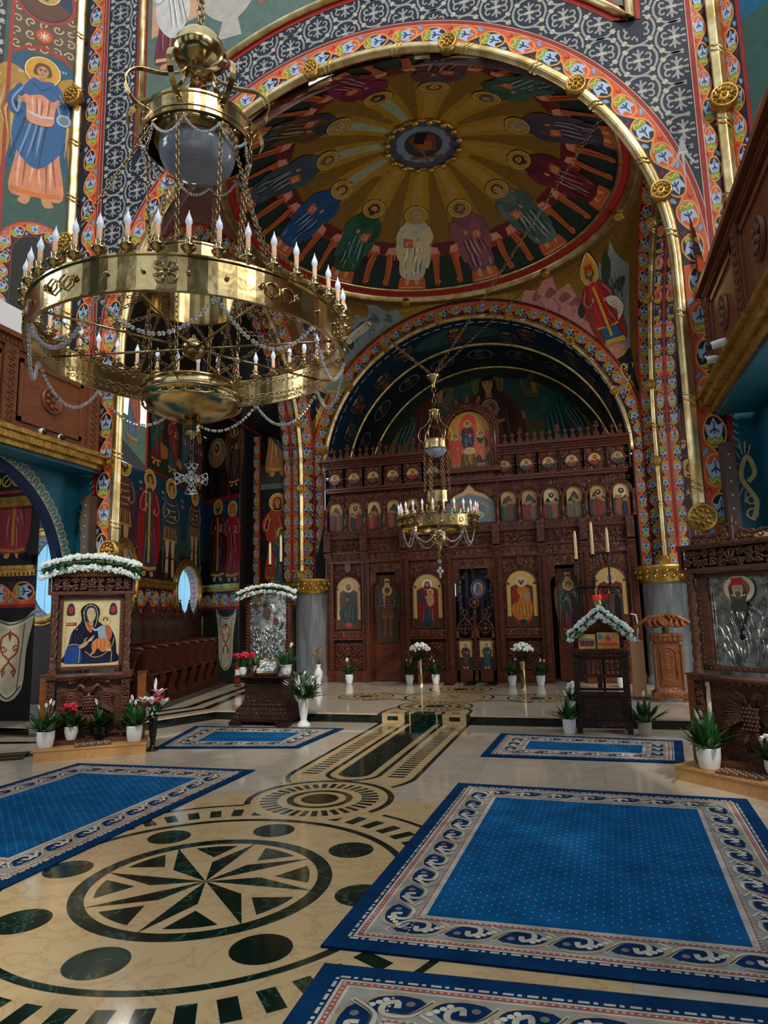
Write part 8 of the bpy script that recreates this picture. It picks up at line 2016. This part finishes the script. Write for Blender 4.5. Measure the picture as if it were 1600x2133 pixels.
# silver icon stand behind it
t = thing('icon_stand', 'dark framed stand holding a silver mother and child icon on the left', 'icon stand', (-2.79, 10.5, HF)); T_ = frame((-2.79, 10.5, HF - .1), (1, 0, 0), (0, 1, 0), (0, 0, 1))
mb = MB(); mb.T = T_
for sx_ in (-1, 1):
    mb.box((sx_ * .37, 0, 1.0), (.07, .08, 2.0), 'dark_wood')
    for k in range(36): mb.tube([(sx_ * .37 - .03, -.045, .1 + k * .052), (sx_ * .37, -.055, .13 + k * .052), (sx_ * .37 + .03, -.045, .1 + k * .052)], .009, 'dark_wood', 5)
mb.box((0, 0, 1.97), (.8, .08, .09), 'dark_wood'); mb.box((0, 0, .62), (.72, .08, .07), 'dark_wood'); mb.box((0, .03, .35), (.7, .03, .6), 'dark_wood'); mb.build('frame', t)
mb = MB(); mb.T = T_; mb.box((0, 0, 1.29), (.67, .03, 1.28), 'silver'); P = Paint(mb, lambda u, v, q: np.array([u, -.065 - q, .65 + v]), mat='icon_paint')
S = lambda pts, h=.016: mb.extr(spl(pts, 5), lambda u, v, q: (u, -.015 - q, .65 + v), 0, h, 'silver')
S([(-.3, .02), (-.28, .5), (-.16, .72), (-.1, .8), (.1, .8), (.22, .66), (.3, .5), (.3, .02)], .03); S([(-.13, .78), (-.15, .98), (-.06, 1.12), (.05, 1.12), (.11, .98), (.08, .8)], .045); S([(.08, .74), (.1, .9), (.2, .92), (.26, .8), (.22, .7)], .05)
P.poly(spl([(-.07, .9), (-.06, 1.02), (0, 1.05), (.06, 1.0), (.05, .88), (0, .84)]), '#5c3a28', 2, mat='icon_paint'); P.poly(spl([(.12, .78), (.12, .86), (.17, .88), (.21, .84), (.19, .76)]), '#5c3a28', 4)
for ex in (-.025, .03): P.disk(ex, .97, .01, '#1c100c', 3, 6, .005)
for k in range(90):
    u, v = rnd.uniform(-.26, .26), rnd.uniform(.04, .7); a = rnd.uniform(-.8, .8); mb.tube([(u + q * .05 * sin(a), -.046, .65 + v + q * .07 * cos(a)) for q in (-1, 0, 1)], [.003, .016, .003], 'silver', 5)
for k in range(60): mb.sphere((rnd.choice((-.31, .31)) + rnd.uniform(-.02, .02), -.018, .68 + rnd.uniform(0, 1.22)), .013, 'silver', 5)
mb.build('icon', t)
garland('garland', 'arched white flower garland over the silver icon stand on the left', lambda q: (-3.33 + 1.1 * q, 10.4, 1.93 + .13 * (1 - (2 * q - 1) ** 2)), r=.06, n=130, seed=5)
def oil_lamp(x, y, z, label, red=False):
    t = thing('hanging_oil_lamp', label, 'oil lamp', (x, y, z)); mb = MB(); mb.lathe([(0, -.07), (.012, -.065), (.018, -.05), (.05, -.02), (.058, .01), (.045, .04), (.05, .05)], 18, (x, y, z), 'brass')
    mb.build('bowl', t); mb = MB()
    for k in range(3): a = k * 2.09; mb.tube([(x + .05 * cos(a), y + .05 * sin(a), z + .04), (x + .02 * cos(a), y + .02 * sin(a), z + .2), (x, y, z + .24)], .003, 'brass', 4)
    mb.build('lamp_chain', t)
    if red:
        mb = MB(); mb.lathe([(.035, .03), (.055, .06), (.06, .1), (.055, .12), (.045, .12)], 18, (x, y, z), 'red_glass'); mb.build('red_glass', t); mb = MB(); mb.sphere((x, y - .03, z + .09), .012, 'lamp_flame', 8); mb.build('flame', t)
    return t
oil_lamp(-2.89, 10.3, 1.8, 'small brass oil lamp hanging before the left silver icon')
# candelabrum with tall candles behind
def candelabrum(x, y, z0, zs, dx, label, cs):
    t = thing('candelabrum', label, 'candle stand', (x, y, z0)); mb = MB()
    mb.lathe([(.16, 0), (.16, .03), (.05, .06), (.03, .1)], 18, (x, y, z0), 'iron'); mb.tube([(x, y, z0 + .05), (x, y, zs)], .018, 'iron', 8); mb.tube([(x - dx, y, zs - .02), (x + dx, y, zs - .02)], .016, 'iron', 8)
    for sg in (-1, 1):
        for k in range(3): mb.tube([(x + sg * (.1 + .1 * k) + p[0] * sg, y, zs - .08 + p[1]) for p in spiral(0, 0, .05, 1.5, 1.2, 10)], .009, 'iron', 5)
    mb.build('stand', t)
    for cx, czb, ln in cs:
        mb = MB(); mb.tube([(cx, y, zs - .02), (cx, y, czb)], .014, 'carved_black', 6)
        for k in range(int((czb - zs) / .04)): mb.sphere((cx, y, zs + k * .04), .019, 'black_wood', 6)
        mb.lathe([(.02, -.03), (.045, 0), (.02, .0)], 12, (cx, y, czb), 'iron'); mb.build('candle_socket', t)
        mb = MB(); mb.lathe([(.022, 0), (.02, ln - .06), (.008, ln - .01), (0, ln)], 12, (cx, y, czb), 'wax'); mb.build('candle', t)
    return t
candelabrum(-2.74, 10.9, HF, 2.1, .26, 'black iron candle stand with tall candles behind the left silver icon', [(-2.96, 2.5, .4), (-2.75, 2.54, .48), (-2.52, 2.36, .02)])
# ---------------- right: stand with the peaked garland
XR_, YR = 2.47, 9.45
t = thing('icon_lectern', 'dark carved wooden stand with spindle panel under the peaked garland', 'lectern', (XR_, YR + .2, 0))
w = .31
for sx_ in (-1, 1):
    for yy in (0, .34):
        mb = MB(); mb.box((XR_ + sx_ * w, YR + yy, .5), (.07, .06, 1.0), 'carved_black'); 
        if yy == 0:
            for k in range(20): mb.tube([(XR_ + sx_ * w - .02, YR - .032, .1 + k * .045), (XR_ + sx_ * w + .02, YR - .036, .125 + k * .045)], .007, 'black_wood', 4)
        mb.build('leg', t)
mb = MB(); mb.box((XR_, YR - .0, .3), (2 * w - .06, .02, .42), 'black_wood'); mb.box((XR_, YR - .01, .12), (2 * w - .06, .03, .06), 'carved_black'); mb.box((XR_, YR - .01, .5), (2 * w - .06, .03, .06), 'carved_black')
for sx_ in (-1, 1): mb.box((XR_ + sx_ * .13, YR - .012, .31), (.2, .012, .26), 'carved_black')
for z in (.12, .5): mb.tube([(XR_ + .03 * cos(a), YR - .03, z + .03 * sin(a)) for a in np.linspace(0, 6.28, 12)], .008, 'black_wood', 5)
mb.box((XR_ - w, YR + .17, .3), (.02, .3, .42), 'black_wood'); mb.box((XR_ + w, YR + .17, .3), (.02, .3, .42), 'black_wood'); mb.build('lower_panel', t)
mb = MB(); mb.box((XR_, YR, .56), (2 * w, .04, .03), 'black_wood'); mb.box((XR_ - .02, YR, .64), (.06, .03, .14), 'black_wood'); mb.box((XR_, YR, .73), (2 * w, .04, .04), 'carved_black'); mb.box((XR_, YR, .96), (2 * w, .04, .04), 'black_wood')
mb.build('cross_rails', t)
for k in range(9):
    mb = MB(); x = XR_ - .24 + k * .06; mb.lathe([(.008, .75), (.013, .77), (.008, .8), (.015, .86), (.008, .91), (.012, .93), (.008, .95)], 8, (x, YR, 0), 'black_wood'); mb.build('spindle', t)
mb = MB(); mb.box((XR_, YR + .17, 1.02), (.74, .46, .05), 'black_wood'); mb.box((XR_, YR + .17, 1.06), (.66, .4, .03), 'dark_wood')
for k in range(14): mb.lathe([(.008, 0), (.013, .02), (.008, .05)], 8, (XR_ - .35 + k * .054, YR - .06, 1.0), 'black_wood')
mb.build('desk_top', t)
mb = MB(); mb.box((XR_, YR + .34, 1.2), (.6, .03, .3), 'dark_wood')
pk = [(XR_ - .3, 1.28), (XR_ + .3, 1.28), (XR_, 1.5)]; mb.extr(pk, lambda u, v, q: (u, YR + .3 - q, v), -.1, .0, 'dark_wood'); mb.build('backboard', t)
for sx_ in (-1, 1):
    mb = MB(); mb.box((XR_ + sx_ * .29, YR + .42, 1.35), (.07, .07, .78), 'carved_black'); mb.lathe([(.03, 0), (.045, .02), (.03, .05), (.04, .08), (.0, .12)], 12, (XR_ + sx_ * .29, YR + .42, 1.74), 'black_wood'); mb.build('post', t)
garland('garland', 'peaked white flower garland on the dark stand at right', lambda q: (XR_ - .39 + .84 * q, YR + .12, 1.56 - .68 * abs(q - .5)), r=.06, n=130, seed=9)
def small_icon(x, z, w, h, tilt, label, seed, col):
    t = thing('small_icon', label, 'icon', (x, YR + .1, z)); T_ = mat4((x, YR + .1, z), 0, rad(-14)); mb = MB(); mb.T = T_; mb.box((0, 0, h / 2), (w, .02, h), 'gilding'); mb.build('board', t)
    mb = MB(); mb.T = T_; P = Paint(mb, lambda u, v, q: np.array([u, -.012 - q, v]), mat='icon_paint'); e = .018; P.rect(-w / 2 + e, e, w / 2 - e, h - e, col[0], 1)
    if seed == 1:
        for k in range(9): x_ = -w * .36 + k * w * .09; P.poly(spl([(x_ - .012, .03), (x_ + .012, .03), (x_ + .012, .1), (x_ - .012, .1)], 2), ('#8c2420', '#1c2c3c', '#5c3a20')[k % 3], 2 + k % 2); P.disk(x_, .115 + .012 * (k % 2), .009, '#5c3a28', 4, 8)
    else:
        P.poly(spl([(-w * .36, .03), (w * .38, .03), (w * .4, .07), (-w * .38, .075)], 3), '#c8321c', 2); P.rect(-w * .3, .07, w * .34, .1, '#d86a2c', 3); P.poly(spl([(-.03, .1), (.03, .1), (.02, .16), (-.02, .16)]), '#a83420', 4)
        for k in range(7): P.disk(-w * .35 + k * w * .12, .13 + .02 * (k % 2), .012, ('#8c7c5c', '#4c6c8c')[k % 2], 3, 8)
        P.poly([(-w * .46, .12), (-w * .25, .12), (-w * .28, .18), (-w * .44, .2)], '#5c6c7c', 2)
    mb.build('painting', t)
small_icon(XR_ - .15, 1.075, .22, .19, 0, 'small gilt icon of a crowd, left one on the dark stand', 1, ('#d8b87c',))
small_icon(XR_ + .12, 1.075, .28, .21, 0, 'small bright orange funeral scene icon, right one on the dark stand', 2, ('#c88c44',))
oil_lamp(XR_ + .02, YR + .2, 1.66, 'lit red glass oil lamp hanging over the peaked garland', True)
t = candelabrum(XR_ + .03, YR + .75, 0, 1.98, .34, 'black iron candle stand with three tall candles behind the peaked garland', [(XR_ - .3, 2.22, .5), (XR_ + .04, 2.4, .5), (XR_ + .33, 2.24, .5)]) if 0 else candelabrum(XR_ + .05, 10.15, HF, 1.92, .28, 'black iron candle stand with three tall candles behind the peaked garland', [(2.25, 2.31, .42), (2.48, 2.37, .48), (2.69, 2.39, .36)])
put(peace_lily('potted_peace_lily', 'white potted peace lily left of the dark garland stand', .085, .19, 30, .32, seed=21, flowers=3), 2.03, 9.4, 0)
put(peace_lily('potted_peace_lily', 'peace lily in a ribbed beige pot right of the garland stand', .085, .17, 26, .36, 'beige_ceramic', seed=22, flowers=1, leafm='leaf_dark'), 2.95, 9.4, 0)
put(peace_lily('potted_flower', 'white pot of small white roses on the raised floor edge', .08, .17, 30, .24, seed=23, flowers=5, flower_mat='petal_white', leafm='leaf_dark', lw=.05, taper=.75), 2.08, 10.3, HF)
# ---------------- reading desk at the right
t = thing('reading_desk', 'carved golden oak reading desk with pierced sloping top', 'lectern', (3.5, 11.6, HF)); x, y = 3.53, 11.75
mb = MB(); stepbox(mb, [(.06, .06), (.14, .06), (.17, .02), (.2, 0), (.24, -.01)], .2, .16, x, y, 'carved_oak')
for k in range(2): mb.box((x + (k - .5) * .44, y - .16, .03 + HF * 0), (.1, .08, .07), 'oak')
mb.T = mat4((0, 0, HF)); 
mb.V = [v + np.array([0, 0, HF]) for v in mb.V]; mb.T = I4; mb.build('base', t)
mb = MB(); mb.box((x, y, .64 + HF), (.36, .3, .8), 'oak'); mb.box((x, y - .155, .62 + HF), (.26, .01, .7), 'carved_oak')
mb.tube([(x - .11, y - .165, .4 + HF), (x - .11, y - .165, .82 + HF)] + [(x + .11 * cos(a), y - .165, .82 + HF + .11 * sin(a)) for a in np.linspace(pi, 0, 12)] + [(x + .11, y - .165, .4 + HF)], .012, 'oak', 6)
for k in range(14): mb.tube([(x + p[0], y - .162, .5 + HF + (k // 2) * .06 + p[1]) for p in spiral((-.045, .045)[k % 2], 0, .035, k, 1.1, 8)], .006, 'oak', 4)
mb.build('body', t)
for sx_ in (-1, 1): mb = MB(); mb.lathe([(.03, .2), (.035, .26), (.02, .3), (.028, .4), (.03, .6), (.024, .82), (.034, .86), (.02, .9), (.035, .98)], 12, (x + sx_ * .2, y - .15, HF), 'oak'); mb.build('column', t)
mb = MB(); mb.box((x, y, 1.1 + HF), (.46, .36, .14), 'oak'); mb.T = mat4((x, y - .185, 1.04 + HF)); fret(mb, .42, .12, 'carved_oak', 0, .07, .008, 2); mb.T = I4; mb.build('frieze', t)
mb = MB(); mb.lathe([(.05, 1.17), (.04, 1.2), (.06, 1.24), (.035, 1.28), (.06, 1.32)], 12, (x, y, HF), 'oak'); mb.build('neck', t)
mb = MB(); z = 1.36 + HF
for sg in (-1, 1):
    for k in range(3): mb.tube([(x + sg * (.03 + .07 * k), y - .02, z + .14 - k * .012), (x + sg * (.1 + .07 * k), y - .12, z + .05 - k * .01), (x + sg * (.04 + .1 * k), y - .2, z - .05 - k * .01)], .02, 'oak', 6)
    mb.tube([(x + sg * .0, y, z + .12), (x + sg * .2, y, z + .1), (x + sg * .32, y, z + .02), (x + sg * .44, y - .02, z - .08), (x + sg * .5, y - .02, z - .12)], [.03, .045, .04, .03, .012], 'oak', 8)
    mb.tube([(x, y - .08, z - .03), (x + sg * .16, y - .1, z - .06), (x + sg * .3, y - .06, z - .04)], .03, 'oak', 8)
    mb.add([(x, y - .2, z - .07), (x + sg * .26, y - .16, z - .06), (x + sg * .3, y + .02, z + .1), (x, y + .02, z + .13)], [(0, 1, 2, 3)], 'carved_oak')
    mb.add([(x, y + .2, z - .07), (x + sg * .26, y + .16, z - .06), (x + sg * .3, y + .02, z + .1), (x, y + .02, z + .13)], [(0, 1, 2, 3)], 'carved_oak')
mb.build('sloping_top', t); t.matrix_world = t.matrix_world @ Matrix.Diagonal((1, 1, .89, 1))
mb = MB(); mb.box((3.1, 12.0, .46 + HF), (.2, .3, .92), 'beige_wood'); mb.box((3.1, 12.0, .02 + HF), (.21, .31, .04), 'walnut'); single(mb, 'wooden_box', 'plain beige box beside the golden oak reading desk', 'box')
t = thing('desk_lamp', 'slim white lamp standing on the plain beige box', 'lamp', (3.12, 11.95, .92 + HF)); mb = MB(); mb.box((3.12, 11.93, .93 + HF), (.09, .09, .02), 'white_plastic'); mb.build('base', t); mb = MB(); mb.tube([(3.12, 11.93, .94 + HF), (3.14, 11.93, 1.2 + HF), (3.12, 11.93, 1.34 + HF), (3.04, 11.93, 1.36 + HF)], .014, 'white_plastic', 8); mb.build('arm', t)
# ---------------- flowers at the foot of the icon screen
scr = (('white pot of peace lily below the leftmost icon of the screen', -2.56, 13.9, 31), ('white potted lily left of the gold pillar stand, left of the royal doors', -1.24, 13.9, 32), ('white potted lily right of the gold pillar stand, left of the royal doors', -.7, 13.95, 33), ('white potted lily left of the gold pillar stand, right of the royal doors', .87, 13.8, 34), ('white potted lily right of the gold pillar stand, right of the royal doors', 1.42, 13.8, 35))
for lab, x, y, s_ in scr: put(peace_lily('potted_peace_lily', lab, .085, .2, 22, .34, seed=s_, flowers=3, leafm='leaf_dark', lw=.06, taper=.7), x, y, HF)
put(peace_lily('potted_flower', 'white pot half hidden behind the dark garland stand', .08, .2, 10, .14, seed=36, flowers=0, leafm='leaf_dark', taper=.7), 2.9, 13.6, HF)
for lab, x, y in (('white chrysanthemums on a gold pillar left of the royal doors', -.96, 13.7), ('white chrysanthemums on a gold pillar right of the royal doors', 1.13, 13.3)):
    t = thing('flower_pillar', lab, 'flower stand', (x, y, HF)); mb = MB(); mb.lathe([(0, 0), (.06, 0), (.05, .03), (.045, .06), (.05, .2), (.042, .35), (.05, .48), (.055, .52), (0, .52)], 10, (x, y, HF), 'brass', smooth=False); mb.build('pillar', t)
    mb = MB(); rnd = random.Random(int(x * 10))
    for k in range(46): az = rnd.uniform(0, 6.28); leaf(mb, (x, y, HF + .5), az, rnd.uniform(.18, .32), .05, rnd.uniform(-.1, 1.4), .2, 'leaf_dark', 4)
    mb.build('foliage', t); mb = MB()
    for k in range(110): az = rnd.uniform(0, 6.28); q = .2 * sqrt(rnd.random()); mb.sphere((x + q * cos(az), y + q * sin(az), HF + .84 - q * q * 3 + rnd.uniform(-.03, .02)), rnd.uniform(.022, .034), 'petal_white', 7, (1, 1, .75))
    mb.build('blossoms', t)
t = thing('floor_vase', 'white porcelain vase of dry stalks by the left marble column', 'flower vase', (-3.2, 13.75, HF)); mb = MB(); mb.lathe([(0, 0), (.06, 0), (.06, .03), (.05, .06), (.09, .18), (.095, .26), (.05, .34), (.04, .38), (.06, .42), (.05, .42)], 22, (-3.2, 13.75, HF), 'white_ceramic'); mb.build('vase', t)
mb = MB(); rnd = random.Random(40)
for k in range(40): a = rnd.uniform(0, 6.28); q = rnd.uniform(.03, .16); z = rnd.uniform(.62, .82); p = (-3.2 + q * cos(a), 13.75 + q * sin(a), HF + z); mb.tube([(-3.2, 13.75, HF + .38), p], .004, 'dry_stem', 4); mb.sphere(p, .012, 'dry_stem', 5, (1, 1, 2.5))
mb.build('dry_stalks', t)
# ---------------- choir stalls along the left conch wall
st = thing('choir_stalls', 'dark carved row of high backed choir stalls along the left wall', 'choir stalls', (-5.0, 11, HF))
d1 = np.array([W1B[0] - W1A[0], W1B[1] - W1A[1], 0.]); d1 /= np.linalg.norm(d1); n1 = w1(0, 0, 1) - w1(0, 0, 0)
NS = 9; SW = .56; s0 = .45
for k in range(NS + 1):
    T_ = frame(w1(s0 + k * SW, HF, .05), n1, -d1, (0, 0, 1)); mb = MB(); mb.T = T_   # x out of wall, y along
    mb.extr(spl([(0, 0), (.5, 0), (.52, .06), (.44, .2), (.5, .4), (.46, .5), (.38, .62), (.42, .8), (.5, .93), (.46, .98), (.3, .96), (0, .98)], 3), lambda u, v, q: (u, q, v), -.025, .025, 'stall_wood')
    mb.tube([(.1, 0, .99), (.48, 0, .98), (.53, 0, .95)], .04, 'stall_wood', 8); mb.build('arm_panel', st)
for k in range(NS):
    T_ = frame(w1(s0 + (k + .5) * SW, HF, .05), n1, -d1, (0, 0, 1)); mb = MB(); mb.T = T_
    mb.box((.02, 0, .75), (.04, SW - .04, 1.4), 'stall_wood'); mb.box((.05, 0, 1.2), (.02, SW - .14, .2), 'stall_carved'); mb.box((.05, 0, .8), (.02, SW - .14, .34), 'stall_carved')
    for j in range(6): mb.tube([(.06, -.16 + j * .064, .62), (.06, -.16 + j * .064, .96)], .012, 'stall_wood', 5)
    mb.extr([(-SW / 2 + .03, 0), (SW / 2 - .03, 0), (SW / 2 - .05, .12), (.1, .2), (.04, .3), (0, .36), (-.04, .3), (-.1, .2), (-SW / 2 + .05, .12)], lambda u, v, q: (.02 + q, u, 1.44 + v), -.015, .025, 'stall_carved')
    for sg in (-1, 1): mb.tube([(.05, sg * (.12 + p[0]), 1.53 + p[1]) for p in spiral(0, 0, .05, 0, 1.2, 9)], .01, 'stall_wood', 5)
    mb.sphere((.03, 0, 1.83), .025, 'stall_wood', 6); mb.build('stall_back', st)
    mb = MB(); mb.T = T_; mb.box((.24, 0, .5), (.36, SW - .06, .04), 'stall_wood'); mb.box((.06, 0, .25), (.02, SW - .06, .5), 'black_wood'); mb.build('seat', st)
mb = MB(); T_ = frame(w1(.2, HF, 0), n1, -d1, (0, 0, 1)); a, b_ = w1(.1, HF, 0), w1(5.7, HF, 0); q0, q1 = n1 * .9, n1 * .0
mb.add([a, b_, b_ + q0, a + q0] + [p + np.array([0, 0, .09]) for p in (a, b_, b_ + q0, a + q0)], [(0, 1, 2, 3), (4, 5, 6, 7), (2, 3, 7, 6), (1, 2, 6, 5), (0, 3, 7, 4)], 'black_wood'); single(mb, 'stall_platform', 'low dark wooden platform under the choir stalls', 'platform')
t = thing('fire_extinguisher', 'red fire extinguisher on the floor among the choir stalls', 'fire extinguisher', (-4.75, 13.1, HF)); mb = MB(); mb.lathe([(0, 0), (.07, 0), (.07, .36), (.05, .42), (.02, .45), (.02, .48)], 18, (-4.75, 13.1, HF + .09), 'fire_red'); mb.build('cylinder', t)
mb = MB(); mb.lathe([(.0715, .12), (.0715, .28)], 18, (-4.75, 13.1, HF + .09), 'white_plastic'); mb.build('label', t); mb = MB(); mb.tube([(-4.75, 13.1, HF + .56), (-4.72, 13.02, HF + .6), (-4.68, 12.98, HF + .45)], .012, 'black_plastic', 6); mb.build('nozzle', t)
# small spotlight on the aisle cornice
mb = MB(); mb.box((-5.8, 8.3, 2.58), (.1, .12, .1), 'black_plastic'); mb.tube([(-5.8, 8.32, 2.55), (-5.8, 8.46, 2.45), (-5.8, 8.46, 2.4)], .02, 'black_plastic', 6); single(mb, 'spotlight', 'small black spotlight above the aisle cornice by the left shrine', 'spotlight')
GR = {'security_camera': 'security cameras on the gallery cornices', 'column_speaker': 'slim column loudspeakers on the great piers', 'marble_column': 'columns with gilded capitals', 'gallery_balustrade': 'wooden gallery fronts', 'chandelier': 'brass ring chandeliers', 'rug': 'blue rugs with scroll borders', 'icon_shrine': 'carved walnut icon shrines', 'wooden_step': 'pine steps under the shrines', 'wooden_post': 'square posts beside the shrines', 'garland': 'white flower garlands', 'braided_mat': 'braided mats on the pine steps', 'potted_peace_lily': 'potted peace lilies', 'potted_flower': 'flowering pot plants', 'flower_vase': 'standing vases of lilies', 'flower_pillar': 'bouquets on gold pillars', 'candelabrum': 'black iron candle stands', 'hanging_oil_lamp': 'hanging oil lamps', 'small_icon': 'small icons on the dark stand'}
for o in SC.objects:
    if o.parent is None and 'category' in o:
        g = GR.get(o.name.split('.')[0])
        if g: o['group'] = g
